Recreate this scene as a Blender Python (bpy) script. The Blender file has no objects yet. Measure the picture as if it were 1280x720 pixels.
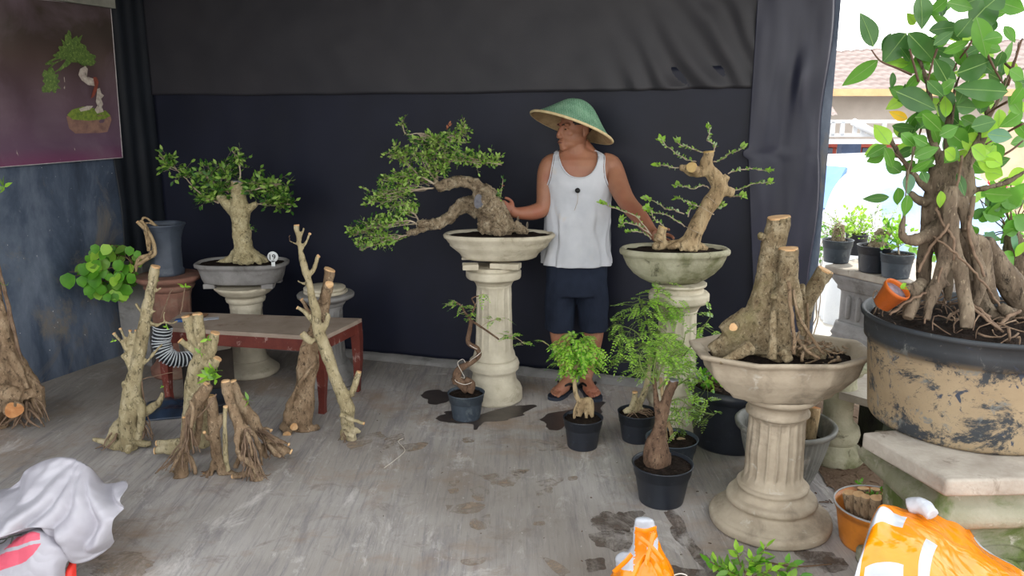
import bpy, bmesh, math, random
from mathutils import Vector, Matrix, noise
PI = math.pi
SC = bpy.context.scene
COL = SC.collection
V = Vector

# ------------------------------------------------------------------ camera
F = 1000.0
PITCH = math.radians(12.68)
CAM = V((0, 0, 1.62))
cp, sp = math.cos(PITCH), math.sin(PITCH)

def ray(px, py):
    return V((px - 640, 0, 0)) + V((0, cp, -sp)) * F + V((0, sp, cp)) * (360 - py)

def P(px, py, Y):
    d = ray(px, py)
    return CAM + d * (Y / d.y)

def G(px, py, z=0.0):
    d = ray(px, py)
    return CAM + d * ((z - CAM.z) / d.z)

def mpp(p):
    return ((p - CAM).dot(V((0, cp, -sp)))) / F

# ------------------------------------------------------------------ materials
def s2l(c):
    r = []
    for v in c[:3]:
        v = v / 255.0
        r.append(v / 12.92 if v <= 0.04045 else ((v + 0.055) / 1.055) ** 2.4)
    return (r[0], r[1], r[2], 1.0)

MATS = {}

class NT:
    def __init__(s, name):
        m = bpy.data.materials.new(name)
        m.use_nodes = True
        s.m = m
        s.t = m.node_tree
        s.t.nodes.clear()
        s.out = s.n('ShaderNodeOutputMaterial')
        s.tc = s.n('ShaderNodeTexCoord')

    def n(s, typ, **kw):
        nd = s.t.nodes.new(typ)
        for k, v in kw.items():
            setattr(nd, k, v)
        return nd

    def l(s, a, b):
        s.t.links.new(a, b)

    def coords(s, scale=(1, 1, 1), rot=(0, 0, 0)):
        mp = s.n('ShaderNodeMapping')
        mp.inputs['Scale'].default_value = scale
        mp.inputs['Rotation'].default_value = rot
        s.l(s.tc.outputs['Object'], mp.inputs['Vector'])
        return mp.outputs['Vector']

    def noise(s, scale, detail=5, rough=0.6, vec=None, dist=0.0):
        nd = s.n('ShaderNodeTexNoise')
        nd.inputs['Scale'].default_value = scale
        nd.inputs['Detail'].default_value = detail
        nd.inputs['Roughness'].default_value = rough
        nd.inputs['Distortion'].default_value = dist
        s.l(vec if vec is not None else s.tc.outputs['Object'], nd.inputs['Vector'])
        return nd.outputs['Fac']

    def ramp(s, fac, stops):
        r = s.n('ShaderNodeValToRGB')
        e = r.color_ramp.elements
        while len(e) < len(stops):
            e.new(0.5)
        for i, (p, c) in enumerate(stops):
            e[i].position = p
            e[i].color = c if len(c) == 4 and max(c) <= 1.0001 else s2l(c)
        s.l(fac, r.inputs['Fac'])
        return r.outputs['Color']

    def mask(s, fac, lo, hi):
        r = s.n('ShaderNodeMapRange')
        r.inputs['From Min'].default_value = lo
        r.inputs['From Max'].default_value = hi
        s.l(fac, r.inputs['Value'])
        return r.outputs['Result']

    def mix(s, fac, a, b, mode='MIX'):
        m = s.n('ShaderNodeMix', data_type='RGBA', blend_type=mode)
        if isinstance(fac, (int, float)):
            m.inputs[0].default_value = fac
        else:
            s.l(fac, m.inputs[0])
        for i, c in ((6, a), (7, b)):
            if isinstance(c, tuple):
                m.inputs[i].default_value = c if len(c) == 4 and max(c) <= 1.0001 else s2l(c)
            else:
                s.l(c, m.inputs[i])
        return m.outputs[2]

    def finish(s, col, rough=0.7, bump=None, bstr=0.3, bdist=0.01, spec=0.4, transl=0.0, trcol=None, metal=0.0, sheen=0.0, coat=0.0, sss=0.0):
        b = s.n('ShaderNodeBsdfPrincipled')
        if isinstance(col, tuple):
            b.inputs['Base Color'].default_value = s2l(col)
        else:
            s.l(col, b.inputs['Base Color'])
        if isinstance(rough, (int, float)):
            b.inputs['Roughness'].default_value = rough
        else:
            s.l(rough, b.inputs['Roughness'])
        b.inputs['Specular IOR Level'].default_value = spec
        b.inputs['Metallic'].default_value = metal
        b.inputs['Sheen Weight'].default_value = sheen
        b.inputs['Coat Weight'].default_value = coat
        b.inputs['Subsurface Weight'].default_value = sss
        b.inputs['Subsurface Radius'].default_value = (0.02, 0.008, 0.004)
        if bump is not None:
            bp = s.n('ShaderNodeBump')
            bp.inputs['Strength'].default_value = bstr
            bp.inputs['Distance'].default_value = bdist
            s.l(bump, bp.inputs['Height'])
            s.l(bp.outputs['Normal'], b.inputs['Normal'])
        sh = b.outputs[0]
        if transl > 0:
            t = s.n('ShaderNodeBsdfTranslucent')
            c = trcol or col
            if isinstance(c, tuple):
                t.inputs['Color'].default_value = s2l(c)
            else:
                s.l(c, t.inputs['Color'])
            mx = s.n('ShaderNodeMixShader')
            mx.inputs[0].default_value = transl
            s.l(sh, mx.inputs[1]); s.l(t.outputs[0], mx.inputs[2])
            sh = mx.outputs[0]
        s.l(sh, s.out.inputs['Surface'])
        return s.m

def simple(name, c1, c2=None, scale=8, rough=0.7, bstr=0.25, bdist=0.01, stain=None, spec=0.4, fine=60, **kw):
    """two-tone noise material; stain=(colour, scale, lo, hi)"""
    t = NT(name)
    c2 = c2 or tuple(int(x * 0.8) for x in c1)
    n1 = t.noise(scale)
    col = t.ramp(n1, [(0.35, c1), (0.65, c2)])
    if stain:
        for st in (stain if isinstance(stain, list) else [stain]):
            nn = t.noise(st[1], 6, 0.65, dist=0.4)
            col = t.mix(t.mask(nn, st[2], st[3]), col, st[0])
    n2 = t.noise(fine, 4)
    m = t.finish(col, rough, n2, bstr, bdist, spec, **kw)
    MATS[name] = m
    return m

def leafmat(name, c1, c2, transl=0.35, rough=0.4, tr=None, scale=9):
    t = NT(name)
    n1 = t.noise(scale, 3)
    col = t.ramp(n1, [(0.35, c1), (0.65, c2)])
    m = t.finish(col, rough, None, spec=0.4, transl=transl, trcol=tr)
    MATS[name] = m
    return m

def barkmat(name, c1, c2, c3, scale=14, stretch=(1, 1, 0.35), bstr=0.6, bdist=0.008, moss=None):
    t = NT(name)
    v = t.coords(stretch)
    n1 = t.noise(scale, 7, 0.65, v, 0.3)
    col = t.ramp(n1, [(0.3, c1), (0.5, c2), (0.7, c3)])
    n3 = t.noise(scale * 3.2, 6, 0.75, v, 0.4)
    col = t.mix(t.mask(n3, 0.52, 0.66), col, tuple(int(x * 0.52) for x in c1))
    n5 = t.noise(scale * 6, 4, 0.7, v)
    col = t.mix(t.mask(n5, 0.60, 0.72), col, tuple(min(255, int(x * 1.18)) for x in c3))
    if moss:
        n4 = t.noise(5, 4, 0.6)
        col = t.mix(t.mask(n4, moss[1], moss[2]), col, moss[0])
    n2 = t.noise(scale * 4, 6, 0.7, v, 0.5)
    m = t.finish(col, 0.85, n2, bstr, bdist, 0.2)
    MATS[name] = m
    return m

# ------------------------------------------------------------------ mesh builder
class MB:
    def __init__(s):
        s.v = []; s.f = []; s.m = []; s.sm = []

    def add(s, verts, faces, mat=0, smooth=True):
        o = len(s.v)
        s.v.extend([V(a) for a in verts])
        for f in faces:
            s.f.append([i + o for i in f]); s.m.append(mat); s.sm.append(smooth)

    def box(s, c, size, mat=0, rz=0.0, bev=0.0, rot=None):
        """bevelled box"""
        bm = bmesh.new()
        bmesh.ops.create_cube(bm, size=1)
        for v in bm.verts:
            v.co = V((v.co.x * size[0], v.co.y * size[1], v.co.z * size[2]))
        if bev > 0:
            bmesh.ops.bevel(bm, geom=bm.edges[:], offset=bev, segments=2, profile=0.7, affect='EDGES')
        M = Matrix.Translation(V(c)) @ (rot.to_4x4() if rot is not None else Matrix.Rotation(rz, 4, 'Z'))
        bm.transform(M)
        bm.verts.ensure_lookup_table()
        s.add([v.co.copy() for v in bm.verts], [[v.index for v in f.verts] for f in bm.faces], mat, False)
        bm.free()

    def hexa(s, pts, mat=0):
        s.add(pts, [(0, 3, 2, 1), (4, 5, 6, 7), (0, 1, 5, 4), (1, 2, 6, 5), (2, 3, 7, 6), (3, 0, 4, 7)], mat, False)

    def tube(s, pts, rad, seg=8, mat=0, cap=None, res=0, nz=0.0, nf=20, tipclose=False):
        """pts list of Vectors, rad list; res = catmull subdivisions; cap = material index for ends"""
        if res:
            pts, rad = smooth_path(pts, rad, res)
        n = len(pts)
        rings = []
        up = V((0, 0, 1))
        t0 = (pts[1] - pts[0]).normalized()
        a = t0.cross(up)
        if a.length < 0.1:
            a = t0.cross(V((1, 0, 0)))
        a.normalize()
        verts = []
        for i in range(n):
            t = (pts[min(i + 1, n - 1)] - pts[max(i - 1, 0)])
            if t.length < 1e-9:
                t = t0
            t.normalize()
            a = (a - t * a.dot(t))
            a.normalize()
            b = t.cross(a)
            for k in range(seg):
                th = 2 * PI * k / seg
                d = a * math.cos(th) + b * math.sin(th)
                r = rad[i]
                if nz:
                    q = pts[i] + d * r
                    r *= 1 + nz * noise.noise(q * nf)
                verts.append(pts[i] + d * r)
        faces = []
        for i in range(n - 1):
            for k in range(seg):
                k2 = (k + 1) % seg
                faces.append((i * seg + k, i * seg + k2, (i + 1) * seg + k2, (i + 1) * seg + k))
        s.add(verts, faces, mat)
        o = len(s.v) - len(verts)
        e0 = [o + k for k in range(seg)]
        e1 = [o + (n - 1) * seg + k for k in range(seg)]
        s.f.append(e0[::-1]); s.m.append(mat); s.sm.append(False)
        s.f.append(e1); s.m.append(mat if cap is None else cap); s.sm.append(False)

    def ell(s, c, r, mat=0, rot=None, seg=16, rings=10, fn=None):
        verts = []; faces = []
        for i in range(rings + 1):
            ph = PI * i / rings
            for k in range(seg):
                th = 2 * PI * k / seg
                p = V((math.sin(ph) * math.cos(th) * r[0], math.sin(ph) * math.sin(th) * r[1], math.cos(ph) * r[2]))
                if fn: p = fn(p)
                if rot is not None:
                    p = rot @ p
                verts.append(V(c) + p)
        for i in range(rings):
            for k in range(seg):
                k2 = (k + 1) % seg
                faces.append((i * seg + k, (i + 1) * seg + k, (i + 1) * seg + k2, i * seg + k2))
        s.add(verts, faces, mat)

    def lathe(s, c, prof, seg=48, sx=1.0, sy=1.0, mat=0, fn=None, rz=0.0, rot=None, smooth=True, closed=False):
        """prof: list of (r,z). fn(theta, r, z)->r."""
        verts = []; faces = []
        n = len(prof)
        for i, (r, z) in enumerate(prof):
            for k in range(seg):
                th = 2 * PI * k / seg
                rr = fn(th, r, z) if fn else r
                p = V((rr * math.cos(th) * sx, rr * math.sin(th) * sy, z))
                if rz: p = Matrix.Rotation(rz, 3, 'Z') @ p
                if rot is not None: p = rot @ p
                verts.append(V(c) + p)
        for i in range(n - 1):
            for k in range(seg):
                k2 = (k + 1) % seg
                faces.append((i * seg + k, i * seg + k2, (i + 1) * seg + k2, (i + 1) * seg + k))
        if closed:
            for k in range(seg):
                k2 = (k + 1) % seg
                i = n - 1
                faces.append((i * seg + k, i * seg + k2, k2, k))
        else:
            faces.append([k for k in range(seg)][::-1])
            faces.append([(n - 1) * seg + k for k in range(seg)])
        s.add(verts, faces, mat, smooth)

    def grid(s, fn, nu, nv, mat=0, keep=None, matfn=None, smooth=True):
        """fn(u,v) in 0..1"""
        o = len(s.v)
        for i in range(nu + 1):
            for j in range(nv + 1):
                s.v.append(V(fn(i / nu, j / nv)))
        for i in range(nu):
            for j in range(nv):
                if keep and not keep((i + .5) / nu, (j + .5) / nv): continue
                a = o + i * (nv + 1) + j
                s.f.append([a, a + nv + 1, a + nv + 2, a + 1])
                s.m.append(matfn((i + .5) / nu, (j + .5) / nv) if matfn else mat); s.sm.append(smooth)

    def leaf(s, base, d, side, L, W, mat=0, n=3, fold=0.25, droop=0.2, shape='oval', rib=None):
        """leaf blade with a folded midrib; d = direction, side = approx. side vector"""
        d = V(d).normalized()
        nrm = d.cross(V(side))
        if nrm.length < 1e-4:
            nrm = d.cross(V((0.3, 0.5, 0.8)))
        nrm.normalize()
        sd = nrm.cross(d).normalized()
        verts = [V(base)]
        faces = []
        idx = [[0, 0, 0]]
        for i in range(1, n + 1):
            t = i / (n + 1)
            if shape == 'oval':
                w = math.sin(PI * t ** 0.82) ** 0.95
            elif shape == 'heart':
                w = (math.sin(PI * min(1, t * 0.85 + 0.15)) ** 0.6)
            else:
                w = math.sin(PI * t ** 0.7)
            c = V(base) + d * (L * t) - nrm * (droop * L * t * t)
            o = len(verts)
            verts += [c - sd * (W * .5 * w) + nrm * (fold * W * .5 * w), c, c + sd * (W * .5 * w) + nrm * (fold * W * .5 * w)]
            idx.append([o, o + 1, o + 2])
        verts.append(V(base) + d * L - nrm * (droop * L))
        e = len(verts) - 1
        faces += [(0, idx[1][1], idx[1][0]), (0, idx[1][2], idx[1][1])]
        for i in range(1, n):
            a, b = idx[i], idx[i + 1]
            faces += [(a[0], a[1], b[1], b[0]), (a[1], a[2], b[2], b[1])]
        faces += [(idx[n][0], idx[n][1], e), (idx[n][1], idx[n][2], e)]
        s.add(verts, faces, mat)
        if rib is not None:
            cs_ = [V(base)] + [verts[q[1]] for q in idx[1:]] + [verts[e]]
            for sg in (1, -1):
                vs = []
                for i, c in enumerate(cs_):
                    hw = W * .022 * (1 - .7 * i / len(cs_))
                    vs += [c - sd * hw + nrm * (sg * W * .012 + fold * hw), c + nrm * (sg * W * .012), c + sd * hw + nrm * (sg * W * .012 + fold * hw)]
                fs = []
                for i in range(len(cs_) - 1):
                    for k in range(2): fs.append((i * 3 + k, i * 3 + k + 1, i * 3 + k + 4, i * 3 + k + 3))
                s.add(vs, fs, rib)

    def merge(s, o, matoff=0):
        k = len(s.v)
        s.v.extend(o.v)
        for f, m, sm in zip(o.f, o.m, o.sm):
            s.f.append([i + k for i in f]); s.m.append(m + matoff); s.sm.append(sm)

def smooth_path(pts, rad, res):
    P_, R_ = [], []
    n = len(pts)
    for i in range(n - 1):
        p0 = pts[max(i - 1, 0)]; p1 = pts[i]; p2 = pts[i + 1]; p3 = pts[min(i + 2, n - 1)]
        for k in range(res):
            t = k / res
            t2, t3 = t * t, t * t * t
            P_.append(0.5 * ((2 * p1) + (p2 - p0) * t + (2 * p0 - 5 * p1 + 4 * p2 - p3) * t2 + (-p0 + 3 * p1 - 3 * p2 + p3) * t3))
            R_.append(rad[i] + (rad[i + 1] - rad[i]) * t)
    P_.append(pts[-1]); R_.append(rad[-1])
    return P_, R_

# ------------------------------------------------------------------ objects
ORG = {}
def build(name, mb, mats, parent=None, label=None, cat=None, group=None, kind=None, recalc=False, origin=None):
    me = bpy.data.meshes.new(name)
    if parent is not None:
        org = ORG[parent.name]
    else:
        if origin is None:
            xs = [v.x for v in mb.v]; ys = [v.y for v in mb.v]; zs = [v.z for v in mb.v]
            origin = V(((min(xs) + max(xs)) / 2, (min(ys) + max(ys)) / 2, min(zs)))
        org = V(origin)
    me.from_pydata([tuple(v - org) for v in mb.v], [], mb.f)
    if not isinstance(mats, (list, tuple)): mats = [mats]
    for m in mats: me.materials.append(m)
    me.polygons.foreach_set('material_index', mb.m)
    me.polygons.foreach_set('use_smooth', mb.sm)
    me.update()
    if recalc:
        bm = bmesh.new(); bm.from_mesh(me)
        bmesh.ops.recalc_face_normals(bm, faces=bm.faces)
        bm.to_mesh(me); bm.free()
    o = bpy.data.objects.new(name, me)
    COL.objects.link(o)
    if parent is not None:
        o.parent = parent
    else:
        o.location = org
    ORG[o.name] = org
    if label: o['label'] = label
    if parent is None:
        if cat: o['category'] = cat
        if group: o['group'] = group
    if kind: o['kind'] = kind
    return o

def thing(name, label, cat, loc, group=None):
    o = bpy.data.objects.new(name, None)
    COL.objects.link(o)
    o.empty_display_size = 0.05
    o.location = loc
    ORG[o.name] = V(loc)
    o['label'] = label; o['category'] = cat
    if group: o['group'] = group
    return o

def copy_thing(o, loc, label=None, parent=None):
    c = o.copy(); COL.objects.link(c)
    if parent is None:
        c.location = loc
        ORG[c.name] = V(loc)
        if label: c['label'] = label
    else:
        c.parent = parent
        ORG[c.name] = ORG[parent.name]
    for ch in [x for x in bpy.data.objects if x.parent == o]:
        copy_thing(ch, None, None, c)
    return c

def remesh(mb, voxel, smooth_it=3, fac=0.5):
    """voxel union of everything in mb -> new MB (one continuous surface)"""
    me = bpy.data.meshes.new('tmp')
    me.from_pydata([tuple(v) for v in mb.v], [], mb.f)
    o = bpy.data.objects.new('tmp', me)
    COL.objects.link(o)
    m = o.modifiers.new('r', 'REMESH'); m.mode = 'VOXEL'; m.voxel_size = voxel; m.adaptivity = 0.0
    if smooth_it:
        q = o.modifiers.new('s', 'SMOOTH'); q.factor = fac; q.iterations = smooth_it
    dg = bpy.context.evaluated_depsgraph_get()
    dg.update()
    em = o.evaluated_get(dg).to_mesh()
    r = MB()
    r.v = [v.co.copy() for v in em.vertices]
    r.nrm = [v.normal.copy() for v in em.vertices]
    r.f = [list(p.vertices) for p in em.polygons]
    r.m = [0] * len(r.f); r.sm = [True] * len(r.f)
    o.evaluated_get(dg).to_mesh_clear()
    bpy.data.objects.remove(o); bpy.data.meshes.remove(me)
    return r

def displace(mb, amp, freq, stretch=1.0, oct2=True):
    for i, v in enumerate(mb.v):
        q = V((v.x * freq, v.y * freq, v.z * freq * stretch))
        d = noise.noise(q)
        if oct2: d += 0.5 * noise.noise(q * 2.7 + V((5, 2, 9))) - 0.45 * max(0, .35 - abs(noise.noise(q * 4.1 + V((1, 8, 3)))) * 1.6)
        mb.v[i] = v + mb.nrm[i] * (d * amp)

def pxpath(spec, Y, sc=1.0, ox=0.0, oy=0.0):
    """spec items (px,py,rpx[,dY]) -> points, radii (in metres). sc,ox,oy map crop pixels to picture pixels"""
    pts, rad = [], []
    for it in spec:
        dy = it[3] if len(it) > 3 else 0.0
        p = P(it[0] / sc + ox, it[1] / sc + oy, Y + dy)
        pts.append(p); rad.append(it[2] / sc * mpp(p))
    return pts, rad

def trunk(tubes, Y, voxel=0.006, amp=0.006, freq=18, stretch=0.5, caps=(), sc=1.0, ox=0.0, oy=0.0, sm=4, seg=14, clip=None, extra=None):
    """tubes: list of pixel paths. caps: indices of tubes whose END gets a cut face (material 1), negative-> START (~i)"""
    mb = MB()
    paths = []
    for sp_ in tubes:
        pts, rad = pxpath(sp_, Y, sc, ox, oy)
        pts, rad = smooth_path(pts, rad, 5)
        paths.append((pts, rad))
        mb.tube(pts, rad, seg)
    if extra: mb.merge(extra)
    r = remesh(mb, voxel, sm)
    displace(r, amp, freq, stretch)
    for c in caps:
        i = c if c >= 0 else ~c
        pts, rad = paths[i]
        if c >= 0:
            p, q, rr = pts[-1], pts[-2], rad[-1]
        else:
            p, q, rr = pts[0], pts[1], rad[0]
        t = (p - q).normalized()
        a = t.cross(V((0, 0, 1)))
        if a.length < 0.1: a = t.cross(V((1, 0, 0)))
        a.normalize(); b = t.cross(a)
        vs = []
        for ring, (k, h) in enumerate(((0.97, -0.004), (0.93, 0.0025), (0.0, 0.004))):
            for j in range(20):
                th = 2 * PI * j / 20
                w = 1 + 0.06 * math.sin(3 * th + i)
                vs.append(p + (a * math.cos(th) + b * math.sin(th)) * (rr * k * w) + t * h)
        fs = []
        for ring in range(2):
            for j in range(20):
                fs.append((ring * 20 + j, ring * 20 + (j + 1) % 20, ring * 20 + 20 + (j + 1) % 20, ring * 20 + 20 + j))
        r.add(vs, fs, 1, False)
    if clip is not None:
        for i, v in enumerate(r.v):
            if v.z < clip: r.v[i] = V((v.x, v.y, clip + (v.z - clip) * 0.02))
    return r

rnd = random.Random(11)
def R(a, b): return rnd.uniform(a, b)
# ------------------------------------------------------------------ materials used across the scene
def floor_mat():
    t = NT('concrete_floor')
    ang = math.radians(20)
    v = t.coords((3.4, 0.55, 1), (0, 0, ang))
    v2 = t.coords((17, 0.9, 1), (0, 0, ang))
    big = t.noise(0.9, 4, 0.6)
    col = t.ramp(big, [(0.3, (146, 138, 130)), (0.5, (164, 158, 152)), (0.72, (184, 179, 176))])
    st = t.noise(3.2, 7, 0.7, v, 0.6)
    col = t.mix(t.mask(st, 0.50, 0.78), col, (118, 114, 118))
    st2 = t.noise(3.0, 8, 0.78, v2, 0.5)
    col = t.mix(t.mask(st2, 0.50, 0.80), col, (104, 102, 110))
    st4 = t.noise(2.6, 8, 0.78, t.coords((26, 1.6, 1), (0, 0, ang + 0.12)), 0.4)
    col = t.mix(t.mask(st4, 0.56, 0.74), col, (194, 188, 184))
    lt = t.noise(1.7, 6, 0.7, None, 0.5)
    col = t.mix(t.mask(lt, 0.62, 0.78), col, (192, 182, 168))
    br = t.noise(1.6, 7, 0.68, t.coords((1, 1.1, 1), (0, 0, 0.4)), 0.3)
    col = t.mix(t.mask(br, 0.51, 0.68), col, (150, 130, 112))
    bl = t.noise(5.5, 8, 0.75, None, 0.8)
    col = t.mix(t.mask(bl, 0.55, 0.72), col, (128, 118, 112))
    bl2 = t.noise(3.4, 8, 0.78, t.coords((1.6, .8, 1), (0, 0, ang)), 0.6)
    col = t.mix(t.mask(bl2, 0.56, 0.70), col, (204, 198, 194))
    dk = t.noise(0.55, 3, 0.5)
    col = t.mix(t.mask(dk, 0.50, 0.72), col, (122, 112, 102))
    sp = t.noise(60, 3, 0.5)
    col = t.mix(t.mask(sp, 0.70, 0.76), col, (195, 190, 184))
    n2 = t.noise(2.2, 6, 0.75, v2)
    rough = t.mask(st, -0.5, 1.1)
    return t.finish(col, 0.78, n2, 0.35, 0.006, 0.35)

def tile_mat():
    t = NT('clay_tiles')
    n1 = t.noise(1.5, 5)
    col = t.ramp(n1, [(0.3, (112, 96, 91)), (0.6, (124, 110, 105)), (0.8, (98, 78, 72))])
    return t.finish(col, 0.8, None)

M_FLOOR = floor_mat()
M_WALL_L = None
def wl():
    t = NT('painted_wall')
    v = t.coords((1, 1, 0.35))
    n1 = t.noise(3.0, 7, 0.65, v, 0.4)
    col = t.ramp(n1, [(0.32, (40, 48, 62)), (0.48, (70, 82, 100)), (0.66, (112, 122, 138))])
    n5 = t.noise(2.2, 6, 0.7, t.coords((1, 1, 0.8)), 0.6)
    col = t.mix(t.mask(n5, 0.54, 0.66), col, (120, 114, 106))
    n4 = t.noise(12, 6, 0.7, t.coords((1, 1, 0.5)), 0.3)
    col = t.mix(t.mask(n4, 0.63, 0.72), col, (112, 118, 128))
    n6 = t.noise(45, 3, 0.6)
    col = t.mix(t.mask(n6, 0.71, 0.76), col, (205, 205, 205))
    return t.finish(col, 0.62, n4, 0.3, 0.01, 0.4)
M_WALL_L = wl()
M_TARP_UP = simple('grey_black_cloth', (47, 46, 51), (39, 39, 45), 2.5, 0.5, 0.15, 0.004, None, 0.45, 220)
M_TARP_LO = simple('navy_black_cloth', (21, 25, 43), (15, 19, 35), 2.5, 0.55, 0.12, 0.003, None, 0.4, 220)
M_TARP_SIDE = simple('side_black_cloth', (42, 44, 62), (34, 36, 53), 2.5, 0.42, 0.1, 0.003, None, 0.5, 220)
M_TARP_LEFT = simple('corner_black_cloth', (24, 30, 38), (18, 23, 30), 3, 0.55, 0.15, 0.004)
M_PLASTER = simple('raw_plaster', (150, 150, 140), (120, 122, 112), 6, 0.9, 0.4)
M_CONC = simple('weathered_concrete', (180, 167, 147), (154, 141, 122), 7, 0.85, 0.45, 0.006, [((112, 102, 88), 5, 0.54, 0.72), ((196, 190, 178), 11, 0.62, 0.75)])
M_CONC_PALE = simple('cream_concrete', (206, 198, 178), (180, 171, 150), 7, 0.82, 0.4, 0.006, [((136, 126, 104), 6, 0.58, 0.74)])
M_CONC_GREY = simple('grey_concrete', (142, 140, 138), (120, 118, 116), 7, 0.85, 0.4, 0.006, [((92, 88, 84), 6, 0.56, 0.72)])
M_CONC_MOSS = simple('mossy_concrete', (150, 146, 128), (122, 122, 98), 6, 0.9, 0.5, 0.008, [((84, 98, 48), 4.5, 0.48, 0.62), ((176, 172, 160), 14, 0.6, 0.72)])
M_CONC_MOSS2 = simple('mossy_cream_concrete', (176, 172, 150), (140, 138, 112), 6, 0.88, 0.5, 0.008, [((98, 100, 66), 5, 0.5, 0.66), ((74, 72, 56), 13, 0.6, 0.72)])
M_SLAB = simple('stone_slab', (176, 168, 156), (146, 136, 124), 8, 0.85, 0.5, 0.006, [((112, 100, 86), 9, 0.58, 0.7)])
M_TERRA = simple('terracotta', (138, 98, 84), (108, 78, 66), 8, 0.85, 0.4, 0.006, [((130, 112, 96), 5, 0.52, 0.68)])
M_BPLASTIC = simple('black_plastic', (42, 47, 56), (34, 38, 46), 10, 0.42, 0.05, 0.002, [((66, 72, 80), 26, 0.60, 0.76)], 0.5)
M_BPLASTIC2 = simple('dusty_grey_plastic', (72, 82, 92), (54, 62, 72), 9, 0.5, 0.05, 0.002, [((104, 112, 116), 14, 0.56, 0.74)], 0.4)
M_SLATE_POT = simple('slate_grey_glaze', (74, 82, 94), (58, 66, 78), 8, 0.5, 0.15, 0.003, [((98, 102, 106), 8, 0.6, 0.75)], 0.4)
M_SOIL = simple('potting_soil', (52, 42, 36), (30, 25, 22), 40, 0.95, 1.0, 0.02, [((110, 92, 76), 60, 0.64, 0.74)], 0.1, 90)
M_BARK_TAN = barkmat('tan_bark', (134, 112, 84), (166, 144, 110), (188, 168, 134), 16)
M_BARK_GREY = barkmat('pale_lumpy_bark', (96, 80, 64), (158, 140, 114), (204, 190, 164), 24, (1, 1, 0.8), 1.0, 0.02)
M_BARK_YEL = barkmat('yellow_green_bark', (126, 112, 84), (156, 144, 112), (182, 170, 142), 15, (1, 1, 0.5), 0.5)
M_BARK_ROOT = barkmat('brown_root_bark', (104, 84, 64), (138, 116, 92), (164, 144, 118), 20, (1, 1, 0.5), 0.8)
M_BARK_DARK = barkmat('dark_brown_bark', (76, 58, 46), (104, 82, 66), (126, 104, 84), 18, (1, 1, 0.5), 0.7)
M_BARK_BIG = barkmat('mottled_trunk_bark', (104, 86, 64), (142, 126, 98), (176, 162, 134), 26, (1, 1, 0.8), 0.9, 0.01, ((128, 120, 82), 0.55, 0.72))
M_BARK_FICUS = barkmat('ficus_bark', (78, 66, 54), (112, 98, 82), (142, 128, 108), 16, (1, 1, 0.3), 0.8, 0.01)
M_BARK_19 = barkmat('pale_green_bark', (138, 126, 92), (172, 160, 124), (196, 186, 152), 24, (1, 1, .8), .7, .007)
def cutm(name, c1, c2):
    t = NT(name)
    n = t.noise(18, 5, 0.6, None, 1.0)
    col = t.ramp(n, [(0.35, c1), (0.65, c2)])
    MATS[name] = t.finish(col, 0.75, t.noise(90, 3), 0.3, 0.003, 0.25)
    return MATS[name]
M_CUT = cutm('fresh_cut_wood', (216, 180, 136), (190, 146, 100))
M_CUT_OR = cutm('orange_cut_wood', (200, 146, 98), (174, 116, 72))
M_CUT_GREY = cutm('sealed_grey_cut', (140, 140, 146), (112, 112, 120))
M_CUT_BUFF = cutm('buff_cut_wood', (206, 178, 122), (178, 146, 92))
M_TWIG = simple('pale_twig', (184, 170, 150), (150, 134, 112), 20, 0.8, 0.2)
M_TWIG_BR = simple('brown_twig', (120, 96, 74), (96, 76, 58), 20, 0.8, 0.2)
M_TWIG_GR = simple('green_twig', (120, 140, 70), (100, 116, 60), 20, 0.7, 0.2)
M_ROOTLET = simple('thin_rootlets', (132, 110, 90), (98, 78, 62), 30, 0.85, 0.2)
M_WIRE = simple('white_wire', (214, 206, 196), (190, 182, 172), 20, 0.45, 0.05)
L_MID = leafmat('leaf_mid_green', (106, 152, 60), (138, 178, 80), 0.36)
L_DARK = leafmat('leaf_deep_green', (50, 92, 36), (68, 112, 44), 0.28)
L_LIGHT = leafmat('leaf_light_green', (180, 210, 112), (154, 194, 86), 0.4)
L_BRIGHT = leafmat('leaf_bright_lime', (176, 220, 82), (146, 204, 66), 0.42)
L_HEART = leafmat('leaf_heart_green', (104, 168, 44), (78, 140, 38), 0.35)
L_PALE = leafmat('leaf_pale_sage', (154, 184, 128), (176, 200, 150), 0.3)
L_YEL = leafmat('leaf_yellow', (226, 186, 40), (206, 160, 30), 0.4)
L_FDARK = leafmat('ficus_leaf_dark', (66, 112, 54), (86, 134, 66), 0.38, 0.28)
L_FMID = leafmat('ficus_leaf_green', (90, 150, 54), (112, 172, 66), 0.48, 0.3)
L_FBLUE = leafmat('ficus_leaf_bluish', (96, 142, 112), (112, 156, 124), 0.25, 0.35)
L_RUST = leafmat('leaf_rusty', (196, 130, 96), (170, 110, 84), 0.3)

# ------------------------------------------------------------------ the room shell
def structure(o):
    o['kind'] = 'structure'
    return o

A1, A2 = G(425, 441), G(752, 474)
ub = (A2 - A1).normalized()                     # along the back wall, left to right
nb = V((0, 0, 1)).cross(ub); nb = -nb if nb.y > 0 else nb   # towards the camera side
Lw1, Lw2 = G(60, 476), G(149, 445)
ul = (Lw2 - Lw1).normalized()
nl = V((ul.y, -ul.x, 0)); nl = nl if nl.x > 0 else -nl

def on_plane(px, py, p0, n, off=0.0):
    d = ray(px, py)
    return CAM + d * ((p0 + n * off - CAM).dot(n) / d.dot(n))
def WB(px, py, off=0.0): return on_plane(px, py, A1, nb, off)
def WL(px, py, off=0.0): return on_plane(px, py, Lw1, nl, off)
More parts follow.
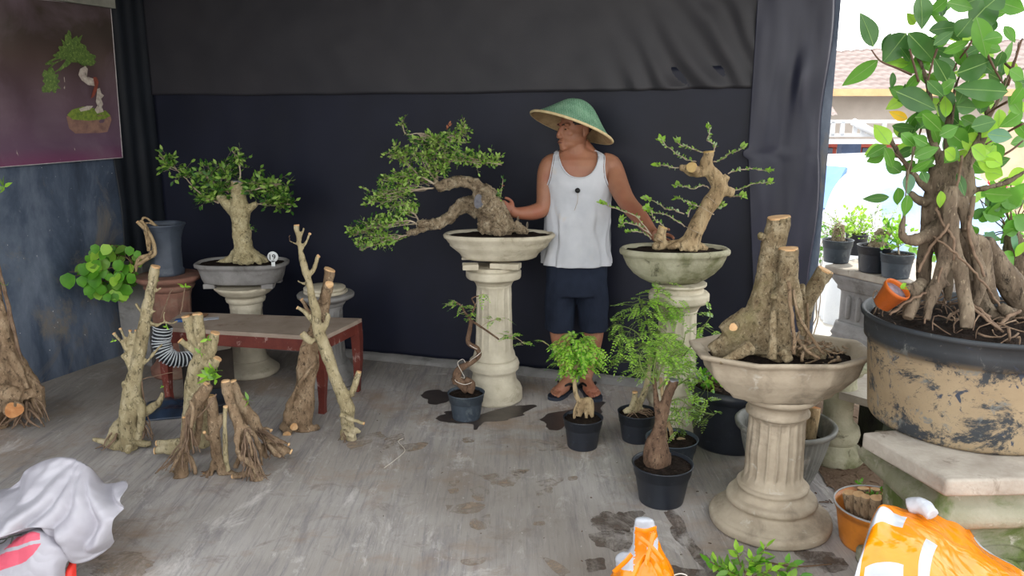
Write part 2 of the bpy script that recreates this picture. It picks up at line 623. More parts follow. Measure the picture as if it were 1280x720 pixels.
# corner of the two walls
def isect(p, u, q, w):
    det = u.x * (-w.y) + w.x * u.y
    t = ((q.x - p.x) * (-w.y) + w.x * (q.y - p.y)) / det
    return p + u * t
CORN = isect(A1, ub, Lw1, ul)
ENDB = WB(1002, 440); ENDB.z = 0
LB = (ENDB - CORN).length
HROOF = 3.0

mb = MB()
c = (CORN + ENDB) / 2 - nb * 0.08; c.z = HROOF / 2
mb.box(c, (LB + 0.1, 0.12, HROOF), 0, math.atan2(ub.y, ub.x))
structure(build('wall_back', mb, M_WALL_L))
mb = MB()
pA = CORN + ul * 0.1; pB = CORN - ul * 7.0
c = (pA + pB) / 2 - nl * 0.06; c.z = HROOF / 2
mb.box(c, (7.1, 0.12, HROOF), 0, math.atan2(ul.y, ul.x))
structure(build('wall_left', mb, M_WALL_L))
# floor slab
mb = MB()
mb.grid(lambda u, v: V((-6.5 + 8.1 * u, -2.5 + 9 * v, 0.0)), 8, 8)
mb.hexa([(-6.5, -2.5, -0.15), (1.6, -2.5, -0.15), (1.6, 4.45, -0.15), (-6.5, 7, -0.15), (-6.5, -2.5, -0.004), (1.6, -2.5, -0.004), (1.6, 4.45, -0.004), (-6.5, 7, -0.004)])
mbf = MB()
mbf.hexa([(-6.5, -2.5, -0.15), (1.62, -2.5, -0.15), (1.66, 4.5, -0.15), (-6.5, 7.2, -0.15), (-6.5, -2.5, 0), (1.62, -2.5, 0), (1.66, 4.5, 0), (-6.5, 7.2, 0)])
structure(build('floor', mbf, M_FLOOR, origin=(0, 0, 0)))
# unseen roof over the terrace, added and cut back to shape the skylight
mb = MB()
mb.box((-2.0, 3.75, HROOF + 0.08), (9.4, 5.1, 0.12))
structure(build('unseen_roof', mb, M_PLASTER))
# footing along the back wall
mb = MB()
def foot(u, v):
    p = CORN + ub * (LB * u) + nb * (0.0 + 0.085 * v + 0.012 * noise.noise(V((u * 22, v * 3, 0))))
    p.z = 0.001 + (0.035 + 0.012 * noise.noise(V((u * 40, 3, v)))) * (1 - v ** 4)
    return p
mb.grid(foot, 160, 6)
structure(build('baseboard_back', mb, M_CONC_GREY))
# pale beam at the top of the left wall
mb = MB()
q0, q1 = WL(57, 2, 0.0), WL(134, 9, 0.0)
zb = q1.z - 0.01
a = q1 + ul * 0.0; b = a - ul * 3.2
for p in (a, b): pass
mb.hexa([(b.x, b.y, zb), (a.x, a.y, zb), (a.x + nl.x * .07, a.y + nl.y * .07, zb), (b.x + nl.x * .07, b.y + nl.y * .07, zb),
         (b.x, b.y, zb + .3), (a.x, a.y, zb + .3), (a.x + nl.x * .07, a.y + nl.y * .07, zb + .3), (b.x + nl.x * .07, b.y + nl.y * .07, zb + .3)])
structure(build('trim_1', mb, M_PLASTER, recalc=True))

# ------------------------------------------------------------------ cloth backdrops
def sheet(name, fn_uz, nu, nv, mat, wr, label, off=0.015, thick=0.002):
    mb = MB()
    mb.grid(fn_uz, nu, nv)
    o = build(name, mb, mat, None, label, 'backdrop cloth')
    s = o.modifiers.new('s', 'SOLIDIFY'); s.thickness = thick
    return o
uz0 = WB(190, 118); 
def U(p): return (p - CORN).dot(ub)
zse_l = WB(190, 119).z; zse_r = WB(940, 110).z
uR = U(WB(941, 110))
def seam(u): 
    return zse_l + (zse_r - zse_l) * u / uR - 0.012 * math.sin(u / uR * PI) 
def lower(a, b):
    u = 0.01 + (LB - 0.02) * a
    z = 0.03 + (seam(u) + 0.12 - 0.03) * b
    w = 0.010 + 0.006 * noise.noise(V((u * 1.5, 0, z * 1.2))) + 0.003 * noise.noise(V((u * 7, 1, z * 1.5))) * (1 - b * .5)
    p = CORN + ub * u + nb * w; p.z = z
    return p
sheet('cloth_backdrop', lower, 160, 60, M_TARP_LO, 0, 'navy black cloth covering the lower two thirds of the back wall')
def upper(a, b):
    u = 0.01 + (uR + 0.02 - 0.01) * a
    z0 = seam(u) + 0.008 * noise.noise(V((u * 2, 0, 0)))
    z = z0 + (2.96 - z0) * b
    # diagonal sag folds toward the lower right corner
    du = uR - u; dz = z - z0
    s = (du * 0.9 + dz) 
    f = math.exp(-((du - 0.35 + dz * 0.55) ** 2) / 0.14) * math.exp(-dz * 1.1)
    fold = 0.016 * f * math.sin((du * 1.0 - dz * 0.62) * 34 + 2 * noise.noise(V((du * 3, dz * 3, 0))))
    w = 0.024 + 0.008 * noise.noise(V((u * 1.2, 2, z * 2.2))) + 0.004 * noise.noise(V((u * 5, 4, z * 9))) + fold
    p = CORN + ub * u + nb * w; p.z = z
    return p
sheet('cloth_backdrop', upper, 220, 70, M_TARP_UP, 0, 'greyish black cloth stretched across the top of the back wall')
# the side drape hanging over the end of the wall
uS0 = U(WB(941, 150)); uS1 = U(WB(1004, 300))
def drape(a, b):
    z = 0.35 + 2.6 * b
    left = uS0 - 0.015 + 0.03 * math.sin(z * 3) * (z < 1.4)
    if z < 1.35: left = uS0 - 0.01 + (1.35 - z) * 0.10
    right = LB + 0.03 + 0.012 * math.sin(z * 7)
    u = left + (right - left) * a
    zz = z - (0.9 if False else 0)
    w = 0.042 + 0.011 * math.sin(a * 11 + 1.6 * math.sin(z * 2.2)) * (0.35 + 0.65 * b) + 0.006 * noise.noise(V((a * 6, z * 4, 3)))
    w += 0.03 * math.exp(-((a - 0.62) ** 2) / 0.01 - ((z - 1.75) ** 2) / 0.02) 
    p = CORN + ub * u + nb * w; p.z = z
    if a > 0.93:
        p -= nb * ((a - 0.93) / 0.07 * 0.12)
    return p
sheet('cloth_drape', drape, 90, 120, M_TARP_SIDE, 0, 'loose black drape hanging in folds at the right end of the wall')
# cloth wrapped round the left corner
lcx = (WL(141, 200) - CORN).dot(-ul)
def lcorner(a, b):
    z = 0.03 + 2.9 * b
    d = lcx * (1 - a) + 0.015 * math.sin(z * 5) * (1 - a)
    w = 0.010 + 0.010 * noise.noise(V((d * 9, 0, z * 1.2))) + 0.004 * math.sin(d * 60)
    p = CORN - ul * d + nl * w; p.z = z
    return p
sheet('cloth_backdrop', lcorner, 40, 90, M_TARP_LEFT, 0, 'narrow black cloth strip wrapping the left corner beside the printed banner')

# ------------------------------------------------------------------ printed banner on the left wall
def banner_mat():
    t = NT('banner_print')
    sx = t.n('ShaderNodeSeparateXYZ'); t.l(t.tc.outputs['Object'], sx.inputs[0])
    zz = t.mask(sx.outputs['Z'], 0.0, 0.75)
    col = t.ramp(zz, [(0.0, (112, 62, 92)), (0.12, (98, 74, 94)), (0.45, (96, 76, 86)), (0.8, (78, 62, 58)), (1.0, (66, 56, 50))])
    n = t.noise(2.0, 5, 0.6, None, 0.5)
    col = t.mix(t.mask(n, 0.45, 0.75), col, (122, 104, 116))
    n2 = t.noise(26, 3, 0.6, t.coords((1, 1, 0.25)))
    col = t.mix(t.mask(n2, 0.735, 0.76), col, (200, 190, 176))
    return t.finish(col, 0.42, t.noise(3, 3), 0.3, 0.02, 0.5)
M_BANNER = banner_mat()
bcorn = [WL(-90, -14, 0.03), WL(138, 8, 0.035), WL(153, 197, 0.05), WL(-90, 216, 0.03)]
def ban(u, v, off=0.0):
    top = bcorn[0].lerp(bcorn[1], u); bot = bcorn[3].lerp(bcorn[2], u)
    p = bot.lerp(top, v)
    w = 0.012 * noise.noise(V((u * 4, v * 3, 7))) + 0.008 * math.sin((u * 1.0 + v * 0.6) * 14 + 2 * noise.noise(V((u * 3, v * 2, 1))))
    edge = min(1, (1 - u) * 8, v * 8, (1 - v) * 8)
    return p + nl * (w * edge + off)
bt = thing('wall_banner', 'purple brown vinyl banner with a printed bonsai hanging on the left wall', 'banner', bcorn[2])
mb = MB(); mb.grid(lambda u, v: ban(u, v), 70, 40)
build('banner_sheet', mb, M_BANNER, bt)
# hem rope
mb = MB()
for path in ([ban(u / 30, 1) for u in range(31)], [ban(1, v / 20) for v in range(21)], [ban(u / 30, 0) for u in range(31)]):
    mb.tube([p + nl * 0.002 for p in path], [0.0022] * len(path), 5)
build('banner_hem', mb, simple('white_hem', (205, 200, 200), (180, 175, 175), 30), bt)
def bpix(cx, cy, off):
    """crop pixel (3.368 px per photo px) on the banner"""
    px, py = cx / 3.368, cy / 3.368
    p0 = WL(px, py, 0.04)
    # find u,v on the banner and follow its waves
    u, v = 0.7, 0.5
    for _ in range(12):
        q = ban(u, v); 
        du = (p0 - q).dot(ul) / (bcorn[1] - bcorn[0]).length
        dv = (p0.z - q.z) / (bcorn[0].z - bcorn[3].z)
        u += du; v += dv
    return ban(u, v, off)
def blob(mb, outline, off, mat, n=1, jag=0.0, seed=0):
    """filled polygon printed on the banner; fan around the centroid"""
    cx = sum(a for a, b in outline) / len(outline); cy = sum(b for a, b in outline) / len(outline)
    pts = []
    for i, (a, b) in enumerate(outline):
        a2, b2 = outline[(i + 1) % len(outline)]
        for k in range(4):
            t = k / 4
            x = a + (a2 - a) * t; y = b + (b2 - b) * t
            j = 1 + jag * noise.noise(V((x * 0.08, y * 0.08, seed)))
            pts.append((cx + (x - cx) * j, cy + (y - cy) * j))
    vs = [bpix(cx, cy, off)] + [bpix(x, y, off) for x, y in pts]
    N = len(pts)
    mb.add(vs, [(0, 1 + (i + 1) % N, 1 + i) for i in range(N)], mat, True)
pr = [simple('print_foliage', (104, 130, 62), (70, 96, 48), 60, 0.5, 0, 0.001, [((134, 156, 84), 80, 0.55, 0.65)]),
      simple('print_deadwood', (206, 198, 186), (170, 156, 146), 40, 0.5), simple('print_bark', (150, 78, 62), (120, 66, 56), 40, 0.5),
      simple('print_pot', (150, 116, 100), (116, 88, 82), 20, 0.5), simple('print_moss', (130, 150, 60), (90, 112, 48), 50, 0.5)]
mb = MB()
o1 = 0.004
blob(mb, [(262, 170), (290, 135), (325, 150), (345, 185), (385, 215), (400, 250), (390, 280), (355, 285), (330, 262), (300, 262), (262, 285), (240, 310), (215, 300), (200, 270), (225, 235), (245, 215), (240, 195)], o1, 0, jag=.5)
blob(mb, [(178, 315), (205, 292), (232, 300), (245, 330), (240, 350), (252, 372), (235, 388), (205, 392), (180, 375), (190, 350)], o1, 0, jag=.5)
blob(mb, [(335, 290), (362, 278), (372, 290), (352, 305), (362, 325), (395, 332), (402, 345), (395, 362), (365, 358), (338, 338), (325, 315)], o1 + .001, 1)
blob(mb, [(392, 325), (408, 325), (415, 345), (405, 380), (388, 408), (375, 415), (384, 385), (396, 358)], o1 + .0015, 2)
blob(mb, [(405, 375), (418, 370), (422, 392), (434, 402), (420, 412), (428, 440), (418, 455), (430, 470), (402, 478), (392, 462), (408, 452), (396, 430), (400, 405)], o1 + .002, 1)
blob(mb, [(280, 490), (460, 484), (464, 505), (445, 555), (415, 560), (318, 562), (292, 540)], o1, 3)
blob(mb, [(282, 484), (300, 462), (345, 448), (400, 458), (440, 466), (460, 488), (430, 502), (370, 508), (305, 503)], o1 + .001, 4)
blob(mb, [(328, 458), (360, 446), (385, 446), (372, 462), (335, 470)], o1 + .002, 1)
build('bonsai_print', mb, pr, bt)

# ------------------------------------------------------------------ ground outside, soil and stains
M_SOILG = simple('dry_soil', (128, 108, 90), (98, 80, 66), 5, 0.95, 0.8, 0.02, [((160, 148, 134), 4, 0.52, 0.68), ((60, 48, 40), 26, 0.62, 0.72)], 0.15, 50)
M_STREET = simple('pale_street', (168, 162, 152), (152, 146, 136), 1.5, 0.9, 0.3, 0.01)
mb = MB()
def og(u, v):
    x = 1.6 + 14 * u ** 1.6; y = -3 + 31 * v
    z = -0.012
    if y > 5.0: z -= min(1.0, (y - 5.0) * 0.16)
    z += 0.012 * noise.noise(V((x * 3, y * 3, 0))) + 0.008 * noise.noise(V((x * 11, y * 11, 2)))
    if x < 1.75: z = min(z, -0.004)
    return V((x, y, z))
mb.grid(og, 90, 240, matfn=lambda u, v: 1 if (-3 + 31 * v) > 5.4 else 0)
structure(build('ground_outside', mb, [M_SOILG, M_STREET]))
mb = MB()
def og2(u, v):
    y = 7.3 + 25 * v
    return V((-9 + 11.2 * u, y, -0.012 - min(1.0, (y - 5.0) * 0.16)))
mb.grid(og2, 6, 40)
structure(build('ground_outside', mb, [M_STREET]))

def blot(pix, z, mb, mat=0, jag=0.25, seed=0, f=9):
    pts = [G(a, b, z) for a, b in pix]
    c = sum(pts, V((0, 0, 0))) / len(pts)
    out = []
    n = len(pts)
    P2, _ = smooth_path(pts + [pts[0]], [1] * (n + 1), 8)
    for p in P2[:-1]:
        d = p - c
        out.append(c + d * max(.55, 1 + jag * (noise.noise(V((p.x * f, p.y * f, seed))) + .5 * noise.noise(V((p.x * f * 3, p.y * f * 3, seed))))))
    for o_ in out: o_.z = z
    mb.add(out, [list(range(len(out)))], mat, True)
def patchy(t, lo, hi):
    """thin dirt layer: worn through in places"""
    sh = t.out.inputs['Surface'].links[0].from_socket
    tr = t.n('ShaderNodeBsdfTransparent'); mx = t.n('ShaderNodeMixShader')
    t.l(t.mask(t.noise(7, 7, .75, None, .5), lo, hi), mx.inputs[0]); t.l(tr.outputs[0], mx.inputs[1]); t.l(sh, mx.inputs[2])
    t.l(mx.outputs[0], t.out.inputs['Surface'])
    return t.m
def wet():
    t = NT('wet_concrete')
    n1 = t.noise(14, 5)
    col = t.ramp(n1, [(0.3, (54, 48, 46)), (0.7, (76, 68, 64))])
    t.finish(col, 0.35, t.noise(40), 0.2, 0.003, 0.5)
    return patchy(t, .24, .36)
M_WET = wet()
wets = [([(527, 494), (540, 488), (556, 487), (566, 496), (556, 505), (534, 504)], 'wet dark patch left of the small potted bonsai'),
        ([(538, 521), (550, 515), (568, 514), (590, 520), (620, 512), (655, 505), (667, 508), (655, 518), (622, 526), (606, 528), (594, 538), (588, 530), (560, 529), (545, 527)], 'wet dark patch spreading around the foot of the central pedestal'),
        ([(675, 524), (690, 516), (715, 512), (748, 502), (757, 508), (752, 520), (712, 528), (700, 537), (682, 533)], 'wet dark patch behind the pot of the small lime tree')]
for i, (px, lab) in enumerate(wets):
    mb = MB(); blot(px, 0.0015, mb, 0, 0.3, i)
    build('wet_patch', mb, M_WET, None, lab, 'wet patch')
def mudm():
    t = NT('mud_stain')
    n1 = t.noise(9, 6, 0.7)
    col = t.ramp(n1, [(0.3, (146, 128, 110)), (0.7, (166, 148, 130))])
    t.finish(col, 0.8, t.noise(40), 0.2, 0.003, 0.3)
    return patchy(t, .42, .66)
M_MUD = mudm()
def mudd():
    t = NT('damp_mud')
    t.finish(t.ramp(t.noise(8, 6), [(.3, (84, 72, 64)), (.7, (112, 98, 88))]), .6, t.noise(50), .3, .004, .3)
    return patchy(t, .40, .66)
M_MUDD = mudd()
mb = MB()
mud = [[(480, 548), (505, 541), (500, 553), (480, 560)], [(498, 556), (530, 553), (532, 560), (500, 564)], [(578, 548), (590, 546), (592, 552), (580, 553)],
       [(600, 595), (640, 588), (662, 587), (650, 595), (640, 608), (615, 606)], [(588, 612), (600, 608), (610, 614), (603, 626), (590, 622)],
       [(562, 602), (574, 600), (572, 606), (562, 607)], [(560, 612), (572, 610), (573, 617), (562, 617)], [(560, 632), (590, 628), (608, 632), (590, 642), (562, 640)],
       [(590, 650), (610, 642), (616, 648), (604, 662), (590, 660)], [(668, 602), (690, 597), (702, 600), (690, 608), (672, 607)], [(670, 614), (688, 610), (686, 618), (670, 620)],
       [(710, 596), (722, 595), (720, 600), (711, 600)], [(665, 552), (690, 550), (712, 556), (700, 563), (672, 562)], [(668, 652), (680, 652), (679, 656), (668, 656)],
       [(676, 695), (696, 702), (712, 716), (704, 722), (690, 712)], [(575, 700), (602, 698), (600, 706), (580, 706)], [(0, 0)] and [(642, 590), (658, 588), (656, 592), (644, 594)],
       [(100, 700), (140, 690), (185, 694), (190, 712), (150, 722), (110, 716)], [(434, 552), (470, 541), (480, 546), (452, 558), (436, 560)]]
for i, m_ in enumerate(mud): blot(m_, 0.0012, mb, 0, 0.35, i * 3, 16)
mud2 = [[(735, 645), (770, 638), (800, 640), (790, 655), (770, 668), (745, 660)], [(742, 668), (785, 660), (800, 672), (780, 690), (750, 684)],
        [(832, 640), (850, 646), (862, 668), (880, 690), (890, 705), (870, 700), (852, 680), (838, 660)], [(812, 700), (850, 708), (890, 716), (880, 730), (820, 730)],
        [(730, 700), (752, 698), (756, 712), (735, 714)], [(895, 640), (905, 650), (930, 672), (910, 668)], [(1000, 690), (1040, 690), (1060, 715), (1010, 715)]]
for i, m_ in enumerate(mud2): blot(m_, 0.0016, mb, 1, 0.55, i * 7 + 50, 12)
build('mud_stain', mb, [M_MUD, M_MUDD], None, 'brown dried mud stains scattered over the concrete floor', 'stain', kind='stuff')
# soil spill right of the front pedestal
mb = MB()
blot([(1015, 560), (1040, 520), (1070, 505), (1100, 520), (1120, 560), (1150, 620), (1080, 625), (1035, 600)], 0.004, mb, 0, 0.2, 3, 6)
build('soil_patch', mb, M_SOILG, None, 'dry brown soil spilled on the ground beside the mossy urn column', 'soil', kind='stuff')
mb = MB()
for i in range(90):
    p = G(R(1010, 1130), R(520, 640), 0.006)
    a = R(0, PI); l = R(0.008, 0.04)
    d = V((math.cos(a), math.sin(a), R(-.1, .1))) * l
    mb.tube([p, p + d * .5 + V((0, 0, .002)), p + d], [R(.001, .003)] * 3, 5)
for i in range(40):
    p = G(R(430, 1000), R(500, 715), 0.003)
    a = R(0, PI); d = V((math.cos(a), math.sin(a), 0)) * R(0.003, 0.012)
    mb.tube([p, p + d], [R(.001, .002)] * 2, 4)
build('ground_debris', mb, M_BARK_DARK, None, 'twig and bark crumbs scattered on the ground near the bucket of logs', 'debris', kind='stuff')
# ------------------------------------------------------------------ pedestals
def fluted(nfl, depth, z0, z1, phase=0.0, endf=0.02):
    def fn(th, r, z):
        if z <= z0 or z >= z1: return r
        k = min(1.0, (z - z0) / endf, (z1 - z) / endf) ** 0.5
        s = math.sin(nfl * th / 2 + phase)
        s = abs(s)
        g = 1 - (1 - min(1, s * 1.25)) ** 2      # ridges between rounded grooves
        return r - depth * k * g
    return fn

def dense(prof, step=0.012):
    out = [prof[0]]
    for a, b in zip(prof, prof[1:]):
        L = math.hypot(b[0] - a[0], b[1] - a[1])
        n = max(1, int(L / step))
        for i in range(1, n + 1):
            t = i / n
            out.append((a[0] + (b[0] - a[0]) * t, a[1] + (b[1] - a[1]) * t))
    return out

def rough(mb, amp, f=14, start=0):
    for i in range(start, len(mb.v)):
        v = mb.v[i]
        n = noise.noise(v * f) + .5 * noise.noise(v * f * 2.6)
        mb.v[i] = v + V((noise.noise(v * f + V((9, 0, 0))), noise.noise(v * f + V((0, 7, 0))), 0.4 * n)) * amp

def pedestal(name, c, parts, mat, label, cat='pedestal', group=None, seg=144, amp=0.003):
    """parts: list of (part_name, profile, flute fn or None)"""
    t = thing(name, label, cat, c, group)
    for pn, prof, fn in parts:
        mb = MB()
        mb.lathe(c, dense(prof, .007), seg, 1, 1, 0, fn)
        rough(mb, amp)
        build(pn, mb, mat, t)
    return t

# 1 front pedestal (carries the octagonal pot)
cF = G(963, 650); cF.y = 2.93; cF.x = (963 - 640) * 0.001 * (2.93 * cp + 1.55 * sp); cF.z = 0
pedestal('pedestal', cF, [
    ('base', [(0.222, 0), (0.234, 0.008), (0.237, 0.032), (0.230, 0.042), (0.216, 0.045), (0.212, 0.052), (0.188, 0.064), (0.168, 0.080), (0.162, 0.090), (0.171, 0.096), (0.176, 0.108), (0.171, 0.121), (0.156, 0.126), (0.146, 0.129), (0.138, 0.142), (0.131, 0.154), (0.138, 0.160), (0.139, 0.169), (0.132, 0.176)], None),
    ('shaft', [(0.128, 0.17), (0.118, 0.18), (0.113, 0.20), (0.112, 0.22), (0.107, 0.44), (0.108, 0.455), (0.112, 0.465)], fluted(18, 0.011, 0.20, 0.455, 0.4)),
    ('capital', [(0.112, 0.46), (0.120, 0.468), (0.120, 0.478), (0.112, 0.486), (0.112, 0.50), (0.122, 0.515), (0.142, 0.527), (0.150, 0.535), (0.150, 0.55), (0.10, 0.553)], None)],
    M_CONC, 'fluted concrete pedestal with wide round stepped base in the right foreground')

# 2 centre pedestal
cC = V(((617 - 640) * 0.001 * (4.33 * cp + 1.5 * sp) , 4.33, 0))
cC.x = P(618, 500, 4.33).x
pedestal('pedestal', cC, [
    ('base', [(0.155, 0), (0.160, 0.01), (0.160, 0.06), (0.150, 0.085), (0.128, 0.11), (0.122, 0.15), (0.126, 0.17), (0.140, 0.185), (0.143, 0.215), (0.136, 0.235), (0.118, 0.245)], None),
    ('shaft', [(0.122, 0.242), (0.118, 0.26), (0.108, 0.30), (0.100, 0.62), (0.098, 0.66), (0.102, 0.672)], fluted(14, 0.010, 0.285, 0.66, 0.2, 0.04)),
    ('capital', [(0.100, 0.668), (0.108, 0.684), (0.124, 0.70), (0.150, 0.708), (0.153, 0.715), (0.153, 0.745), (0.146, 0.752), (0.126, 0.755), (0.126, 0.772), (0.05, 0.775)], None)],
    M_CONC_PALE, 'cream fluted pedestal with dark wet floor around its foot, in the middle of the room')
# blocks between pedestal and pot
def block(cx, cy, Y, L, W, H, rz, label, zc):
    p = P(cx, cy, Y); p.z = zc
    mb = MB(); mb.box(p, (L, W, H), 0, rz, 0.006); rough(mb, 0.002, 30)
    build('spacer_block', mb, M_CONC_PALE, None, label, 'block', 'concrete spacers under the central oval pot')
block(588, 329, 4.22, 0.085, 0.08, 0.030, 0.1, 'small square concrete spacer under the left end of the central oval pot', 0.790)
block(632, 329, 4.24, 0.16, 0.07, 0.030, -0.25, 'longer concrete spacer under the right end of the central oval pot', 0.790)
block(608, 324, 4.36, 0.27, 0.09, 0.014, 0.0, 'thin flat slab lying across the two spacers under the central oval pot', 0.812)

def oval_pot(name_parent, c, z0, prof, sx, sy, mat, fn=None, seg=96, wall=0.025, soil_drop=0.018, feet=None, rz=0.0, soil=True, amp=0.002):
    """prof outer profile (r,z) bottom->top; closes over the rim and down inside"""
    top_r, top_z = prof[-1]
    inner = [(top_r - wall * 0.3, top_z + 0.004), (top_r - wall * .8, top_z), (top_r - wall, top_z - 0.02), (top_r - wall - 0.01, top_z - 0.05)]
    mb = MB()
    mb.lathe((c.x, c.y, z0), dense(prof) + inner, seg, sx, sy, 0, fn, rz)
    if feet:
        for fx, fy in feet:
            mb.box((c.x + fx, c.y + fy, z0 - 0.012), (0.07, 0.05, 0.03), 0, 0, 0.006)
    rough(mb, amp)
    build('pot', mb, mat, name_parent)
    if soil:
        mb = MB()
        r0 = top_r - wall * .9
        def sf(u, v):
            th = 2 * PI * u; r = r0 * v
            if fn: r *= fn(th, 1.0, top_z)
            p = V((r * math.cos(th) * sx, r * math.sin(th) * sy, 0))
            if rz: p = Matrix.Rotation(rz, 3, 'Z') @ p
            z = z0 + top_z - soil_drop + 0.012 * (1 - v * v) + 0.006 * noise.noise(V((p.x * 25, p.y * 25, c.x))) + .003 * noise.noise(V((p.x * 90, p.y * 90, c.x)))
            return V((c.x + p.x, c.y + p.y, z))
        mb.grid(sf, 64, 14)
        build('soil', mb, M_SOIL, name_parent)

def superell(n):
    def fn(th, r, z):
        c_, s_ = abs(math.cos(th)), abs(math.sin(th))
        return r * (c_ ** n + s_ ** n) ** (-1.0 / n)
    return fn

def nursery_pot(parent, c, r, h, mat, z0=0.0, taper=0.76, soil_drop=0.015, lean=None):
    prof = [(r * taper * 0.97, 0), (r * taper, 0.006), (r * (taper + (0.93 - taper) * .95), h * 0.78), (r * 0.93, h * 0.785), (r * 0.965, h * 0.79), (r * 0.985, h * 0.97), (r * 1.02, h * 0.975), (r * 1.03, h)]
    inner = [(r * 0.99, h + 0.001), (r * 0.96, h - 0.004), (r * 0.93, h - 0.05)]
    mb = MB()
    mb.lathe((c.x, c.y, z0), prof + inner, 56)
    # little drain notches round the foot
    build('pot', mb, mat, parent)
    mb = MB()
    def sf(u, v):
        th = 2 * PI * u; rr = r * 0.95 * v
        x, y = rr * math.cos(th), rr * math.sin(th)
        return V((c.x + x, c.y + y, z0 + h - soil_drop + 0.01 * (1 - v * v) + 0.006 * noise.noise(V((x * 40, y * 40, c.x * 9)))))
    mb.grid(sf, 48, 12)
    for i in range(60):
        a = R(0, 2 * PI); q = r * 0.9 * math.sqrt(rnd.random())
        p = V((c.x + q * math.cos(a), c.y + q * math.sin(a), z0 + h - soil_drop + 0.007))
        mb.ell(p, (R(.002, .006), R(.002, .006), R(.002, .004)), 0, None, 5, 3)
    build('soil', mb, M_SOIL, parent)

# ------------------------------------------------------------------ foliage helpers
def jit(a): return V((R(-a, a), R(-a, a), R(-a, a)))

def twig(mt, p0, p1, r0, r1, bend=0.15, n=5, seg=5):
    L = (p1 - p0).length
    pts = []; rad = []
    off = jit(bend * L)
    for i in range(n + 1):
        t = i / n
        p = p0.lerp(p1, t) + off * math.sin(PI * t) + jit(0.02 * L) * (0 < i < n)
        pts.append(p); rad.append(r0 + (r1 - r0) * t)
    mt.tube(pts, rad, seg)
    return pts

def leaves_on(ml, pts, start, count, L, mats, wr=0.55, up=0.4, shape='oval', n=2, spread=1.0):
    """alternate leaves along a twig from fraction start to the tip"""
    N = len(pts) - 1
    for i in range(count):
        t = start + (1 - start) * (i + R(0, .8)) / count
        f = min(t, 0.999) * N; k = int(f)
        p = pts[k].lerp(pts[k + 1], f - k)
        d = (pts[k + 1] - pts[k]).normalized()
        a = R(0, 2 * PI)
        s = V((math.cos(a), math.sin(a), R(-.3, .6)))
        s = (s - d * s.dot(d)); s = s.normalized() if s.length > .01 else V((0, 0, 1))
        dd = (d * R(.2, .9) + s * spread + V((0, 0, up * R(.2, 1)))).normalized()
        l = L * R(.7, 1.25)
        ml.leaf(p, dd, jit(1) + V((1, 0, 0)), l, l * wr * R(.85, 1.15), rnd.choice(mats), n, 0.18, R(0, .35), shape)
    # terminal leaf
    d = (pts[-1] - pts[-2]).normalized()
    ml.leaf(pts[-1], d + jit(.3), jit(1), L, L * wr, rnd.choice(mats), n, .18, .1, shape)

def pad(mt, ml, origin, c, rx, rz, ry, nt, L, nl_, mats, r0=0.0022, bend=0.12, wr=0.55, start=.35, sub=2):
    """a foliage pad: twigs from origin towards points in the ellipsoid (world metres), each with short side shoots"""
    for i in range(nt):
        while True:
            q = V((R(-1, 1), R(-1, 1), R(-1, 1)))
            if q.length < 1: break
        q = q * (0.55 + 0.45 * rnd.random()) / max(q.length, .35) * q.length ** .5 if q.length > 0 else q
        tgt = V(c) + V((q.x * rx, q.y * ry, q.z * rz))
        o = origin if isinstance(origin, Vector) else rnd.choice(origin)
        pts = twig(mt, o, tgt, r0, r0 * .35, bend)
        leaves_on(ml, pts, start, nl_, L, mats, wr)
        for k in range(sub):
            j = rnd.randint(2, len(pts) - 1)
            e = pts[j] + jit(1).normalized() * L * R(1.2, 2.6)
            e.z += L * .4
            pp = twig(mt, pts[j], e, r0 * .5, r0 * .25, .1, 3, 4)
            leaves_on(ml, pp, .2, max(3, nl_ // 3), L, mats, wr)

def pinnate(mt, ml, base, d, length, npairs, L, mats, droop=0.5, w=0.42):
    d = V(d).normalized()
    side = d.cross(V((0, 0, 1)))
    side = side.normalized() if side.length > .05 else V((1, 0, 0))
    side = (side + jit(.3)).normalized()
    pts = []
    for i in range(7):
        t = i / 6
        pts.append(V(base) + d * length * t - V((0, 0, 1)) * (droop * length * t * t))
    mt.tube(pts, [0.0011 - .0006 * i / 6 for i in range(7)], 4)
    for i in range(npairs):
        t = .15 + .85 * (i + .5) / npairs
        f = t * 6; k = min(5, int(f))
        p = pts[k].lerp(pts[k + 1], f - k); dd = (pts[k + 1] - pts[k]).normalized()
        sc = math.sin(PI * (0.2 + 0.7 * t)) ** .5
        for s in (-1, 1):
            v = (side * s + dd * .45 + V((0, 0, R(-.25, .15)))).normalized()
            ml.leaf(p, v, dd, L * sc, L * w * sc, rnd.choice(mats), 1, .1, .15)
    ml.leaf(pts[-1], pts[-1] - pts[-2], side, L, L * w, rnd.choice(mats), 1, .1, .1)

def fin(t, mt, ml, mtw, mls, rename=('twigs', 'foliage')):
    if mt is not None and mt.f: build(rename[0], mt, mtw, t)
    if ml is not None and ml.f: build(rename[1], ml, mls, t)
